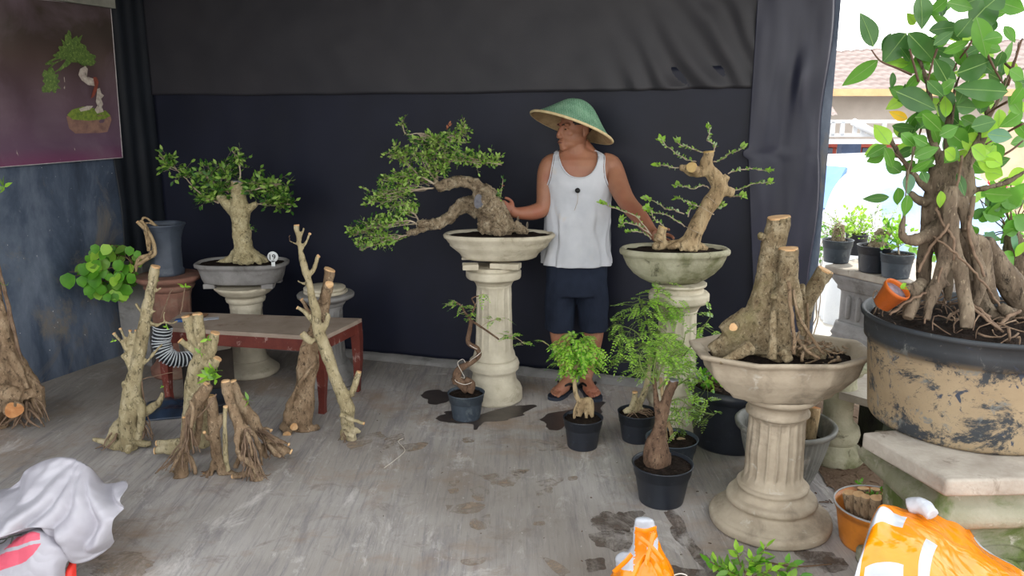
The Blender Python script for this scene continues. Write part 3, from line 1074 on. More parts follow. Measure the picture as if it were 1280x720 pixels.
# ================================================================== CENTRE BONSAI (held by the man's right hand)
YC = 4.30
cpot = P(624, 300, YC)
t = thing('bonsai_tree', 'windswept bonsai with foliage cascading left, in a cream oval pot on the central pedestal', 'bonsai', (cpot.x, YC, 0.819))
zr = 0.955
fz = 0.819
prof = [(0.175, 0.0), (0.19, 0.004), (0.205, 0.012), (0.215, 0.03), (0.245, 0.055), (0.268, 0.075), (0.272, 0.09), (0.278, 0.094), (0.29, 0.112), (0.30, 0.118), (0.304, 0.130), (0.298, 0.136)]
oval_pot(t, V((cpot.x, YC, 0)), fz, prof, 1.0, 0.56, M_CONC_PALE, superell(2.3), 112, 0.022, 0.012)
O = dict(sc=3.43, ox=420, oy=130)
tr = trunk([
    [(745, 562, 20), (730, 545, 44), (700, 500, 58), (668, 450, 60), (640, 400, 56), (615, 362, 40)],                 # main bole
    [(650, 552, 46), (655, 520, 48), (650, 470, 44), (640, 430, 45, .02), (625, 395, 40, .02)],
    [(620, 505, 18, -.02), (645, 552, 22, -.03)], [(760, 520, 26), (800, 545, 22), (820, 552, 12)], [(700, 530, 40, -.04), (690, 560, 36, -.04)],
    [(618, 362, 30), (585, 342, 27), (545, 330, 26), (500, 335, 27), (460, 348, 25), (430, 360, 20)],                # upper branch
    [(622, 470, 34, .05), (590, 440, 36, .06), (552, 432, 34, .05), (520, 450, 30, .03), (480, 490, 26, .0), (430, 515, 22, -.02), (380, 528, 19, -.03), (340, 545, 15, -.04), (305, 560, 11, -.05)],  # lower branch
    [(555, 425, 26, .06), (590, 410, 22, .1)],
    [(430, 515, 20, -.02), (395, 510, 17, -.06), (350, 515, 13, -.08)],
    [(430, 345, 15), (425, 325, 8)], [(545, 330, 12), (542, 308, 7)],
    [(640, 420, 30, -.06), (612, 418, 32, -.09)],
], YC, 0.005, 0.010, 30, 0.8, (11,), sm=2, **O)
build('trunk', tr, [M_BARK_GREY, M_CUT_GREY], t)
mt, ml = MB(), MB()
W = lambda x, y, d=0.0: P(x / 3.43 + 420, y / 3.43 + 130, YC + d)
m_ = [0, 1, 1, 2]
S = mpp(W(400, 300)) / 3.43        # metres per crop pixel
# main whitish branchlets
def br(spec, r0=.0055, r1=.002):
    pts = [W(*q) for q in spec]
    rad = [r0 + (r1 - r0) * i / (len(pts) - 1) for i in range(len(pts))]
    p, r = smooth_path(pts, rad, 4)
    mt.tube([a + jit(.0015) for a in p], r, 6)
    return p
bA = br([(430, 350, 0), (400, 330, -.03), (360, 310, -.02), (330, 300, 0), (280, 300, .02)])
bB = br([(430, 345, 0), (425, 290, .03), (420, 230, .05), (400, 170, .03), (385, 130, 0), (345, 125, -.02)])
bC = br([(425, 300, .02), (470, 260, 0), (520, 240, -.02), (600, 250, .0), (660, 245, 0), (710, 262, 0)], .004)
bD = br([(420, 360, 0), (370, 365, -.05), (320, 375, -.03), (280, 390, 0), (200, 400, .04), (140, 410, .02)])
bE = br([(400, 350, .02), (360, 330, .06), (300, 320, .08), (250, 330, .06)], .004)
bF = br([(350, 515, -.07), (310, 500, -.06), (250, 515, -.04), (170, 530, 0), (110, 550, .02), (70, 562, 0)])
bG = br([(310, 560, -.05), (260, 575, -.04), (200, 590, -.02), (150, 610, 0), (100, 625, 0)], .004)
bH = br([(360, 510, -.07), (330, 460, -.03), (300, 420, 0), (250, 420, .02)], .004)
bI = br([(400, 180, .03), (450, 150, .0), (490, 140, -.02), (540, 120, 0), (555, 90, 0)], .0035)
bJ = br([(345, 125, -.02), (300, 130, 0), (288, 100, 0), (284, 70, 0)], .003)
bK = br([(360, 310, -.02), (300, 250, .03), (250, 215, .03), (230, 235, 0)], .0035)
def pd(src, cx, cy, rx, ry, dep, nt, dz=0.0, Lf=.023, nl_=8):
    pad(mt, ml, src, W(cx, cy, dz), rx * S, ry * S * .85, dep, max(4, int(nt * .62)), Lf, nl_ - 1, m_, .0024, .12, .55, .4, 2)
pd(bB[8:], 420, 160, 130, 48, .12, 46)
pd(bI, 520, 150, 60, 36, .08, 16)
pd(bC, 500, 215, 120, 42, .13, 48)
pd(bC[10:], 640, 240, 70, 26, .08, 24)
pd(bB[:10], 350, 215, 80, 45, .14, 28)
pd(bK, 270, 220, 75, 40, .1, 24)
pd(bA, 300, 300, 115, 34, .12, 34)
pd(bC[:8], 440, 280, 70, 34, .12, 22)
pd(bE, 240, 320, 60, 28, .1, 14)
pd(bD, 240, 385, 120, 38, .13, 44)
pd(bD[10:], 160, 425, 60, 40, .1, 18)
pd(bH, 280, 450, 90, 40, .12, 26)
pd(bF, 200, 505, 130, 34, .12, 44)
pd(bF[12:], 90, 545, 50, 26, .07, 14)
pd(bG, 190, 580, 120, 34, .1, 38)
pd(bG[12:], 110, 600, 40, 22, .06, 10)
pd(bJ[4:], 284, 100, 22, 34, .04, 7, 0, .02, 5)
pd(bI[-4:], 550, 100, 26, 24, .04, 6, 0, .02, 5)
pd([W(700, 410), W(690, 400)], 695, 380, 24, 26, .04, 9, 0, .018)
pp = [W(705, 400), W(712, 360), W(716, 320)]; mt.tube(pp, [.003, .002, .0015], 5)
leaves_on(ml, pp, .4, 5, .022, [3, 2])
leaves_on(ml, [W(478, 110), W(482, 98), W(486, 90)], .0, 4, .024, [3])
# light wires around branches
for (x, y, r, d) in ((350, 517, 17, -.08), (372, 510, 19, -.06), (385, 512, 20, -.05), (312, 555, 13, -.05), (820, 520, 14, -.02), (780, 505, 24, -.03)):
    c = W(x, y, d)
    mw = [c + V((math.cos(a) * .004, math.cos(a) * r * S, math.sin(a) * r * S)) for a in [i * PI / 6 for i in range(13)]]
    mt.tube(mw, [.0012] * 13, 4)
fin(t, mt, ml, M_TWIG, [L_MID, L_LIGHT, L_DARK, L_RUST])

# ================================================================== RIGHT BONSAI
YR = 3.85
cR = P(843, 320, YR); cRp = V((P(847, 400, YR).x, YR, 0))
pedestal('pedestal', cRp, [
    ('base', [(0.155, 0), (0.160, 0.01), (0.160, 0.06), (0.150, 0.085), (0.128, 0.11), (0.122, 0.14), (0.126, 0.16), (0.138, 0.175), (0.140, 0.20), (0.134, 0.22), (0.116, 0.23)], None),
    ('shaft', [(0.118, 0.228), (0.112, 0.25), (0.104, 0.30), (0.096, 0.60), (0.094, 0.64), (0.098, 0.65)], fluted(14, 0.010, 0.27, 0.64, 0.5, 0.04)),
    ('capital', [(0.096, 0.648), (0.104, 0.664), (0.118, 0.68), (0.142, 0.69), (0.148, 0.70), (0.148, 0.73), (0.140, 0.738), (0.118, 0.742), (0.118, 0.765), (0.132, 0.772), (0.132, 0.782), (0.05, 0.785)], None)],
    M_CONC_PALE, 'cream fluted pedestal standing behind the potted seedlings right of the man')
t = thing('bonsai_tree', 'bonsai with leaning bare trunk and leafy shoots in a mossy bowl beside the man', 'bonsai', (cR.x, YR, 0.785))
prof = [(0.115, 0.0), (0.13, 0.004), (0.165, 0.02), (0.20, 0.045), (0.235, 0.085), (0.252, 0.12), (0.258, 0.137), (0.27, 0.142), (0.273, 0.150), (0.272, 0.162), (0.266, 0.168)]
oval_pot(t, V((cR.x, YR, 0)), 0.785, prof, 0.985, 0.6, M_CONC_MOSS2, superell(2.15), 112, 0.02, 0.014)
O = dict(sc=3.6, ox=740, oy=140)
tr = trunk([
    [(440, 618, 44), (450, 570, 42), (470, 520, 38), (495, 470, 36), (525, 420, 35), (555, 380, 36), (572, 340, 36), (560, 300, 33), (530, 265, 31), (515, 235, 27), (524, 200, 25), (524, 178, 25)],
    [(520, 268, 26), (490, 270, 24), (455, 268, 26), (420, 255, 17), (393, 250, 15)],
    [(480, 272, 24), (458, 258, 24, -.03), (448, 248, 25, -.06)],
    [(575, 330, 26), (600, 300, 18), (612, 284, 16)],
    [(580, 355, 26), (612, 360, 22), (634, 368, 22)],
    [(445, 570, 30), (400, 590, 20, -.02), (380, 610, 16, -.03)], [(455, 590, 30), (480, 605, 22), (520, 620, 12)], [(440, 580, 26, -.03), (405, 600, 13, -.06), (402, 628, 8, -.07)],
    [(430, 590, 18, -.03), (428, 628, 12, -.07)], [(460, 590, 18, -.03), (462, 628, 13, -.07)], [(440, 600, 16, -.05), (445, 630, 10, -.08)],
    [(392, 588, 15), (360, 595, 16), (330, 600, 20), (300, 605, 24), (272, 600, 14)],          # low side trunk lying left
    [(318, 590, 22), (312, 560, 22), (316, 530, 21), (320, 518, 21)], [(310, 570, 22, -.02), (285, 565, 18, -.03)],
    [(340, 610, 12, -.03), (370, 605, 14, -.05), (395, 598, 12, -.05)],
], YR, 0.005, 0.006, 26, 0.6, (0, 2, 12), sm=3, **O)
build('trunk', tr, [M_BARK_GREY if False else MATS['tan_bark'], M_CUT_BUFF], t)
mt, ml = MB(), MB()
W = lambda x, y, d=0.0: P(x / 3.6 + 740, y / 3.6 + 140, YR + d)
S = mpp(W(400, 300)) / 3.6
shoots = [
    [(548, 175), (552, 150), (520, 125), (530, 90), (525, 65)], [(500, 185), (470, 175), (430, 155), (405, 150), (380, 130)],
    [(470, 225), (430, 215), (385, 190), (340, 155), (310, 122)], [(392, 250), (360, 250), (325, 240), (290, 238)],
    [(545, 225), (580, 215), (620, 185), (650, 180), (690, 155)], [(615, 280), (650, 262), (710, 255), (760, 260), (800, 265)],
    [(635, 355), (670, 345), (720, 325), (770, 318), (800, 315)], [(635, 378), (660, 380), (685, 378)], [(525, 345), (500, 330), (455, 348), (420, 335), (375, 330)],
    [(550, 462), (510, 430), (460, 420), (420, 400), (380, 385)], [(415, 460), (370, 440), (330, 435), (290, 405), (240, 390)],
    [(420, 515), (380, 490), (330, 460), (280, 455), (250, 440)], [(340, 530), (310, 500), (280, 480), (265, 440), (250, 430)],
    [(270, 560), (210, 480), (150, 450), (90, 430), (40, 410)], [(265, 570), (230, 545), (180, 535), (160, 540)], [(260, 545), (200, 510), (150, 500), (125, 515), (135, 480)],
    [(430, 470), (440, 440), (470, 430), (445, 415)], [(560, 420), (575, 435), (590, 410)]]
for sp_ in shoots:
    dz = R(-.07, .05)
    pts = [W(x, y, dz * i / len(sp_)) for i, (x, y) in enumerate(sp_)]
    p, r = smooth_path(pts, [.0035 - .002 * i / len(pts) for i in range(len(pts))], 4)
    p = [a + jit(.003) for a in p]
    mt.tube(p, r, 5)
    leaves_on(ml, p, .12, int(len(p) * 1.9), .017, [0, 0, 1, 2], .6, .3)
    leaves_on(ml, p[-4:], .2, 7, .026, [1, 3], .62, .4)
for a in ((512, 375, 560, 415), (480, 420, 548, 462), (420, 515, 490, 548), (290, 565, 320, 585)):
    m0, m1 = W(a[0], a[1], -.045), W(a[2], a[3], -.045)
    mt.tube([m0, m0.lerp(m1, .5) + V((0, -.035, 0)), m1], [.0014] * 3, 4, res=4)
fin(t, mt, ml, M_TWIG, [L_MID, L_LIGHT, L_PALE, L_BRIGHT])

# ================================================================== BONSAI 19
Y9 = 4.80
c9 = P(303, 333, Y9); c9p = V((P(309, 400, Y9).x, Y9, 0))
pedestal('pedestal', c9p, [
    ('base', [(0.17, 0), (0.175, 0.01), (0.175, 0.03), (0.15, 0.05), (0.12, 0.075), (0.115, 0.09)], None),
    ('shaft', [(0.108, 0.085), (0.104, 0.11), (0.098, 0.42), (0.098, 0.44), (0.104, 0.455)], fluted(8, 0.008, 0.15, 0.42, 0.9, 0.05)),
    ('capital', [(0.100, 0.45), (0.115, 0.462), (0.120, 0.48), (0.115, 0.49), (0.125, 0.50), (0.150, 0.515), (0.18, 0.545), (0.185, 0.56), (0.10, 0.562)], None)],
    M_CONC_PALE, 'cream octagonal-looking pedestal behind the red wooden table, carrying the numbered bonsai')
t = thing('bonsai_tree', 'bonsai with thick flaring trunk and dark green leaves in a grey oval pot tagged 19', 'bonsai', (c9.x, Y9, 0.56))
z9 = 0.585
prof = [(0.225, 0.0), (0.238, 0.004), (0.25, 0.03), (0.262, 0.08), (0.27, 0.095), (0.285, 0.10), (0.288, 0.115), (0.282, 0.12)]
oval_pot(t, V((c9.x, Y9, 0)), z9, prof, .97, .6, M_CONC_GREY, superell(2.8), 112, 0.022, 0.012,
         feet=[(-.175, -.085), (.175, -.085), (-.175, .085), (.175, .085)])
O = dict(sc=3.765, ox=60, oy=170)
tr = trunk([
    [(920, 590, 52), (922, 540, 46), (915, 480, 42), (908, 420, 43), (905, 370, 46), (900, 330, 44), (895, 290, 34), (893, 240, 33), (893, 212, 33)],
    [(880, 360, 30), (845, 325, 26), (815, 295, 20), (795, 285, 10)], [(930, 350, 26), (960, 330, 18), (985, 315, 10)],
    [(905, 550, 40), (870, 575, 24), (830, 590, 15), (790, 600, 8)], [(935, 550, 40), (980, 570, 28), (1020, 590, 20), (1035, 598, 10)],
    [(900, 560, 30, -.03), (880, 598, 16, -.08)], [(935, 560, 30, -.03), (950, 600, 18, -.08)], [(915, 560, 26, -.04), (905, 602, 15, -.09)], [(980, 575, 18, -.02), (1000, 602, 9, -.07)],
], Y9, 0.006, 0.008, 22, 0.6, (0,), sm=3, **O)
build('trunk', tr, [M_BARK_19, M_CUT_GREY], t)
mt, ml = MB(), MB()
W = lambda x, y, d=0.0: P(x / 3.765 + 60, y / 3.765 + 170, Y9 + d)
S = mpp(W(900, 300)) / 3.765
def br9(spec, r0=.005, r1=.0018):
    pts = [W(*q) for q in spec]
    p, r = smooth_path(pts, [r0 + (r1 - r0) * i / (len(pts) - 1) for i in range(len(pts))], 4)
    mt.tube([a + jit(.002) for a in p], r, 6); return p
b1 = br9([(805, 315, 0), (740, 290, 0), (690, 245, -.02), (640, 190, 0), (600, 155, 0), (550, 115, 0), (520, 92, 0)])
b2 = br9([(850, 265, 0), (800, 235, 0), (750, 195, -.03), (700, 175, 0)])
b3 = br9([(900, 215, 0), (905, 160, 0), (890, 110, 0), (868, 70, 0)])
b4 = br9([(980, 318, 0), (1040, 325, -.02), (1080, 325, 0), (1140, 320, 0)])
b5 = br9([(930, 260, 0), (980, 250, -.05), (1040, 240, -.03), (1100, 225, 0)])
b6 = br9([(860, 250, 0), (830, 200, .04), (850, 160, .04)])
mm = [0, 0, 1, 1, 2]
def p9(src, cx, cy, rx, ry, dep, nt, L=.036, nl_=6):
    pad(mt, ml, src, W(cx, cy), rx * S, ry * S, dep, nt, L, nl_, mm, .0018, .1, .5, .3, 1)
p9(b1[-10:], 570, 130, 45, 42, .06, 12); p9(b1[8:16], 640, 180, 40, 28, .06, 8); p9(b1[:10], 740, 275, 60, 40, .1, 13)
p9(b2, 750, 175, 60, 34, .1, 16); p9(b6, 850, 160, 55, 50, .1, 15); p9(b3[-8:], 885, 115, 40, 36, .05, 8, .03)
p9(b5, 960, 240, 80, 60, .13, 24); p9(b4, 1080, 290, 75, 52, .12, 28); p9(b5[-6:], 1050, 240, 70, 40, .1, 16); p9(b2[:6], 820, 240, 60, 45, .1, 13)
p9(b4[-6:], 1115, 305, 40, 40, .06, 10); p9([W(950, 445)], 965, 440, 14, 12, .02, 3, .016, 3)
fin(t, mt, ml, M_TWIG, [L_MID, L_DARK, L_LIGHT])
# round tag with the number, stuck into the pot rim
tg = thing('number_tag', 'small round white tag with the number 19 standing in the grey pot', 'tag', P(341, 329, Y9 - .13))
tc = P(341, 321, Y9 - .13)
mb = MB()
rr = 0.031
rotx = Matrix.Rotation(PI / 2, 3, 'X')
mb.lathe(tc, [(rr * .2, -.002), (rr, -.002), (rr * 1.04, 0), (rr, .002), (rr * .2, .002)], 36, 1, 1, 0, None, 0, rotx)
mb.box(tc + V((0, 0, -.04)), (.022, .004, .035), 0, 0, .001)
build('disc', mb, simple('white_plastic', (222, 226, 226), (205, 210, 210), 10, .4, .02), tg)
def text_mesh(body, size, center, mat, parent, name, rot=(PI / 2, 0, 0), depth=.0006, bold=0.0):
    cu = bpy.data.curves.new(name, 'FONT'); cu.body = body; cu.size = size; cu.extrude = depth; cu.offset = bold
    cu.align_x = 'CENTER'; cu.align_y = 'CENTER'
    o = bpy.data.objects.new('tmp', cu); COL.objects.link(o)
    dg = bpy.context.evaluated_depsgraph_get(); dg.update()
    me = bpy.data.meshes.new_from_object(o.evaluated_get(dg))
    bpy.data.objects.remove(o)
    bx = [v.co.x for v in me.vertices]; by = [v.co.y for v in me.vertices]
    me.transform(Matrix.Translation((-(min(bx) + max(bx)) / 2, -(min(by) + max(by)) / 2, 0)))
    me.transform(Matrix.Translation(V(center) - ORG[parent.name]) @ Matrix.Rotation(rot[2], 4, 'Z') @ Matrix.Rotation(rot[0], 4, 'X'))
    me.materials.clear(); me.materials.append(mat)
    q = bpy.data.objects.new(name, me); COL.objects.link(q); q.parent = parent
    ORG[q.name] = ORG[parent.name]
    return q
M_BLACK = simple('black_ink', (18, 18, 20), (14, 14, 16), 10, .5, .02)
text_mesh('19', 0.046, tc + V((0, -.006, 0)), M_BLACK, tg, 'number', depth=.0012)

# ================================================================== CASCADE BONSAI with heart leaves in a tall slate pot
YT = 4.78
ct = P(209, 342, YT)
ctp = V((P(216, 400, YT).x, YT, 0))
pedestal('pedestal', ctp, [
    ('base', [(0.145, 0), (0.15, 0.01), (0.15, 0.05), (0.125, 0.08), (0.115, 0.1)], None),
    ('shaft', [(0.110, 0.095), (0.108, 0.12), (0.125, 0.52), (0.128, 0.54)], fluted(8, 0.006, 0.12, 0.52, 0.3, 0.05)),
    ('capital', [(0.128, 0.535), (0.140, 0.545), (0.148, 0.56), (0.145, 0.575), (0.160, 0.585), (0.182, 0.60), (0.190, 0.61), (0.190, 0.625), (0.182, 0.63), (0.05, 0.632)], None)],
    M_TERRA, 'reddish clay pedestal behind the striped hose, carrying the tall slate pot')
t = thing('bonsai_tree', 'cascade bonsai with twisted stems and heart-shaped leaves hanging from a tall slate pot', 'bonsai', (ct.x, YT, 0.632))
mb = MB()
prof = [(0.098, 0.0), (0.100, 0.01), (0.100, 0.03), (0.092, 0.04), (0.092, 0.17), (0.097, 0.22), (0.110, 0.27), (0.124, 0.30), (0.128, 0.305), (0.128, 0.312), (0.118, 0.312), (0.108, 0.29), (0.10, 0.27)]
def hexf(th, r, z):
    a = (th % (PI / 3)) - PI / 6
    return r * (0.6 + 0.4 * math.cos(PI / 6) / math.cos(a)) * 1.03
mb.lathe((ct.x, YT, 0.632), dense(prof), 96, 1, 1, 0, hexf, 0.25)
build('pot', mb, M_SLATE_POT, t)
mb = MB(); mb.lathe((ct.x, YT, 0.632), [(0.02, 0.27), (0.108, 0.27), (0.108, 0.285), (0.06, .292), (0.01, .296)], 40)
build('soil', mb, M_SOIL, t)
O = dict(sc=8, ox=150, oy=260)
tr = trunk([
    [(380, 190, 12, 0), (330, 150, 12, -.02), (265, 100, 12, -.03), (225, 110, 13, -.04), (250, 200, 14, -.04), (290, 300, 16, -.04), (300, 380, 14, -.04), (290, 430, 12, -.04)],
    [(175, 138, 17, -.08), (230, 190, 18, -.08), (290, 250, 18, -.07), (335, 340, 17, -.07), (350, 420, 18, -.07), (340, 470, 18, -.07), (270, 510, 20, -.07), (190, 560, 22, -.06), (145, 590, 16, -.06)],
    [(210, 120, 14, -.06), (270, 200, 14, -.06), (310, 290, 13, -.05), (335, 400, 12, -.05), (300, 460, 15, -.04), (220, 490, 22, -.05), (190, 500, 14, -.05), (170, 560, 20, -.06), (160, 640, 9, -.06)],
    [(240, 150, 9, -.09), (270, 260, 9, -.09), (250, 300, 8, -.09)], [(360, 180, 9, -.01), (290, 150, 10, -.04), (240, 180, 9, -.05), (265, 330, 10, -.05), (280, 430, 9, -.05)],
], YT - .085, 0.004, 0.002, 40, 0.8, (~1,), sm=2, **O)
build('trunk', tr, [M_BARK_TAN, M_CUT], t)
mt, ml = MB(), MB()
W = lambda x, y, d=0.0: P(x / 3.765 + 60, y / 3.765 + 170, YT + d)
S = mpp(W(300, 600)) / 3.765
src = []
for sp_ in ([(410, 640), (380, 580), (330, 560)], [(400, 630), (350, 640), (300, 620), (240, 640)], [(400, 640), (330, 690), (260, 680)], [(400, 600), (360, 540), (300, 510)], [(240, 640), (180, 650), (110, 660)], [(405, 650), (380, 690), (350, 730), (320, 770)]):
    pts, r = smooth_path([W(x, y, R(-.1, .05)) for x, y in sp_], [.004, .003, .002, .002][:len(sp_)], 4)
    mt.tube(pts, r, 5); src += pts[3:]
# heart leaves facing the viewer
for i in range(115):
    for _ in range(50):
        x, y = R(130, 430), R(490, 800)
        e = ((x - 300) / 140) ** 2 + ((y - 620) / 125) ** 2
        if e < 1: break
    dz = R(-.14, .1)
    p = W(x, y, dz)
    o = min(src, key=lambda q: (q - p).length)
    mt.tube([o, o.lerp(p, .5) + jit(.01), p], [.0015, .001, .001], 4)
    L = R(.05, .085)
    d = V((R(-.8, .5), R(-.6, -.1), R(-1, -.2)))
    ml.leaf(p, d, V((1, R(-.3, .3), R(-.3, .3))), L, L * .95, rnd.choice([0, 0, 1, 2]), 4, .12, .2, 'heart')
for (x, y, L) in ((85, 665, .1), (150, 680, .07), (165, 618, .08), (215, 670, .09), (215, 530, .06), (330, 660, .07), (380, 540, .06), (410, 560, .05)):
    p = W(x + 8, y - 22, -.12)
    ml.leaf(p, V((R(-.2, .2), -.3, -1)), V((1, 0, 0)), L, L * .95, rnd.choice([0, 1]), 4, .12, .15, 'heart')
pts = [W(240, 640, -.08), W(170, 640, -.1), W(100, 640, -.12)]
mt.tube(pts, [.002, .0015, .001], 5)
fin(t, mt, ml, M_TWIG_BR, [L_HEART, L_MID, L_BRIGHT])
# grey slab standing behind, left of the clay pedestal
mb = MB()
a = G(157, 440); b = G(196, 432)
pc = P(178, 400, 5.0); pc.z = .33
mb.box(pc, (.21, .16, .66), 0, -.25, .012); rough(mb, .005, 12)
build('concrete_block', mb, M_CONC_GREY, None, 'upright grey concrete block under the heart leaves by the left wall', 'block')

# ================================================================== pedestal behind the table with two round slabs
Y2 = 4.62
c2 = V((P(409, 400, Y2).x, Y2, 0))
pedestal('pedestal', c2, [
    ('base', [(0.165, 0), (0.17, 0.01), (0.17, 0.05), (0.14, 0.08), (0.125, 0.11), (0.115, 0.13)], None),
    ('shaft', [(0.108, 0.125), (0.100, 0.15), (0.095, 0.46), (0.10, 0.48)], fluted(14, 0.008, 0.16, 0.46, 0.3, 0.04)),
    ('capital', [(0.10, 0.478), (0.11, 0.49), (0.118, 0.505), (0.14, 0.515), (0.165, 0.53), (0.168, 0.545), (0.160, 0.552), (0.05, 0.553)], None)],
    M_CONC_GREY, 'grey pedestal behind the right end of the red table, with round slabs on top')
for k, (zz, r_, lab) in enumerate(((0.553, .128, 'lower round concrete slab on the grey pedestal behind the table'), (0.572, .122, 'upper round concrete slab on the grey pedestal behind the table'))):
    mb = MB(); mb.lathe((c2.x - .005 * k, Y2, zz), [(r_ - .006, 0), (r_, .004), (r_, .014), (r_ - .005, .018), (.03, .0185)], 56); rough(mb, .002, 20)
    build('round_slab', mb, M_CONC_PALE, None, lab, 'slab', 'round slabs on the grey pedestal')
# ================================================================== RED TABLE
zt = 0.445
TFL, TFR, TBR, TBL = G(200, 409, zt), G(404, 421, zt), G(452, 398, zt), G(228, 390, zt)
def table_mat():
    t = NT('red_painted_wood')
    n1 = t.noise(9, 6, .7)
    col = t.ramp(n1, [(.3, (92, 40, 34)), (.7, (116, 56, 46))])
    n2 = t.noise(22, 6, .75, t.coords((1, 1, .6)), .4)
    col = t.mix(t.mask(n2, .57, .67), col, (170, 144, 136))
    return t.finish(col, .5, n2, .2, .003, .4)
M_RED = table_mat()
M_TOP = simple('dusty_table_top', (168, 152, 138), (144, 128, 114), 5, .75, .2, .003, [((110, 74, 60), 7, .6, .75)])
t = thing('wooden_table', 'low red painted wooden table with dusty top and peeling legs', 'table', ((TFL + TBR) / 2 * 1.0).to_2d().to_3d())
mb = MB()
cen = (TFL + TFR + TBR + TBL) / 4
def outv(p, k): 
    d = (p - cen); return cen + d * k
top = [TFL, TFR, TBR, TBL]
lo = [p + V((0, 0, -.022)) for p in top]
mb.hexa(lo + top, 0)
build('tabletop', mb, M_TOP, t)
ins = [outv(p, .94) for p in top]
mb = MB()
for i in range(4):
    a, b = ins[i], ins[(i + 1) % 4]
    c = (a + b) / 2; c.z = zt - .052
    d = b - a
    mb.box(c, (d.length, .02, .07), 0, math.atan2(d.y, d.x), .002)
build('apron', mb, M_RED, t)
legpx = [(207, 503), (402, 512), (443, 486), None]
for i in range(4):
    topc = ins[i].copy(); topc.z = zt - .022
    if legpx[i]:
        f = G(*legpx[i]); 
    else: f = topc.copy(); f.z = 0
    f = V((topc.x * .6 + f.x * .4, topc.y * .6 + f.y * .4, 0))
    mb = MB()
    vs = []
    rzt = math.atan2((TFR - TFL).y, (TFR - TFL).x)
    secs = [(1, .027), (.75, .026), (.45, .022), (.15, .016), (0, .018)]
    for h, w in secs:
        p = f.lerp(topc, h)
        bow = .010 * math.sin(h * PI)
        dirv = (p - cen); dirv.z = 0; dirv.normalize()
        p = p + dirv * bow
        for sx, sy in ((-1, -1), (1, -1), (1, 1), (-1, 1)):
            vs.append(p + Matrix.Rotation(rzt, 3, 'Z') @ V((sx * w, sy * w, 0)))
    fs = []
    for k in range(len(secs) - 1):
        for j in range(4):
            fs.append((k * 4 + j, (k + 1) * 4 + j, (k + 1) * 4 + (j + 1) % 4, k * 4 + (j + 1) % 4))
    fs.append((0, 1, 2, 3)); fs.append((16, 19, 18, 17))
    mb.add(vs, fs, 0, False)
    build('leg', mb, M_RED, t, recalc=True)
# tray and papers on the table
mb = MB()
p = G(247, 396, zt)
mb.lathe(p, [(.01, .001), (.045, .001), (.06, .010), (.062, .012), (.058, .011), (.043, .004), (.01, .004)], 36, 1.0, .7)
build('dish', mb, simple('brown_dish', (140, 104, 76), (110, 80, 58), 20, .5, .1), None, 'small shallow brown dish lying on the left half of the red table', 'dish')
mb = MB()
p = G(262, 399, zt); mb.box(p + V((0, 0, .003)), (.10, .05, .004), 0, .35, .001)
build('folded_paper', mb, simple('grey_paper', (196, 198, 204), (150, 154, 164), 30, .6), None, 'folded pale paper on the red table just right of the dish', 'paper')
mb = MB()
p = G(226, 402, zt); mb.box(p + V((0, 0, .008)), (.055, .035, .014), 0, .1, .003)
build('small_box', mb, simple('blue_card', (44, 92, 150), (34, 76, 130), 20, .5), None, 'tiny blue box at the left end of the red table', 'box')
# wood plank lying on the pile under the table front edge
def wpx(x, y): return (140 + x / 2.88, 340 + y / 2.88)
# old wood block seen below the table edge
mb = MB()
a = P(226, 428, 4.35); b = P(285, 424, 4.5)
a.z = b.z = .30
d = b - a
mb.box((a + b) / 2, (d.length, .16, .075), 0, math.atan2(d.y, d.x), .014); rough(mb, .008, 14)
pl = build('driftwood_board', mb, M_SLAB, None, 'chunky pale weathered board lying on the added dark block beneath the red table', 'board')
# invented block carrying it, coloured dark to stand for the shade below
mb = MB()
c = (a + b) / 2; rz_ = math.atan2(d.y, d.x)
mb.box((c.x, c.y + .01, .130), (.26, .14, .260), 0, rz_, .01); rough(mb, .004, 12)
build('added_support_block', mb, simple('shade_coloured_block', (62, 54, 48), (46, 40, 36), 8, .9, .4), None, 'added block coloured dark for the shade under the pale weathered board', 'block')
# cardboard on the floor
M_CARD = simple('cardboard', (178, 142, 108), (156, 122, 92), 6, .85, .15)
mb = MB()
q = [G(293, 462, .004), G(318, 448, .012), (G(344, 462, .004)), G(316, 474, .003)]
q2 = [p + V((0, 0, .004)) for p in q]
mb.hexa(q + q2, 0)
build('cardboard_sheet', mb, M_CARD, None, 'creased brown cardboard sheet lying on the floor under the table', 'cardboard')
mb = MB()
q = [G(265, 452, .002), G(300, 444, .002), G(322, 456, .002), G(280, 464, .002)]
mb.hexa(q + [p + V((0, 0, .003)) for p in q], 0)
build('cardboard_sheet', mb, M_SLAB, None, 'greyer flat card sheet behind the brown cardboard under the table', 'cardboard')
# spiral hose standing / hanging at the table corner
t = thing('coiled_hose', 'black and white striped corrugated hose bent beside the front left table leg', 'hose', P(203, 452, 4.12))
pts = [P(204, 408, 4.10), P(202, 425, 4.10), P(205, 440, 4.09), P(215, 448, 4.10), P(232, 449, 4.14), P(246, 444, 4.2)]
p, r = smooth_path(pts, [.045, .044, .044, .04, .036, .03], 14)
r = [a * (1 + .05 * math.sin(i * 1.57)) for i, a in enumerate(r)]
mb = MB(); mb.tube(p, r, 20)
build('hose_wall', mb, simple('dark_hose', (38, 42, 48), (30, 33, 38), 10, .5), t)
mb = MB()
N = 22 * 24
hp = []
for i in range(N + 1):
    f = i / N * (len(p) - 1); k = min(len(p) - 2, int(f)); c_ = p[k].lerp(p[k + 1], f - k)
    tt = (p[k + 1] - p[k]).normalized(); a_ = tt.cross(V((0, 1, 0))).normalized(); b_ = tt.cross(a_)
    th = 2 * PI * i / 24
    rr = r[k] * 1.06
    hp.append(c_ + (a_ * math.cos(th) + b_ * math.sin(th)) * rr)
mb.tube(hp, [.0034] * len(hp), 5)
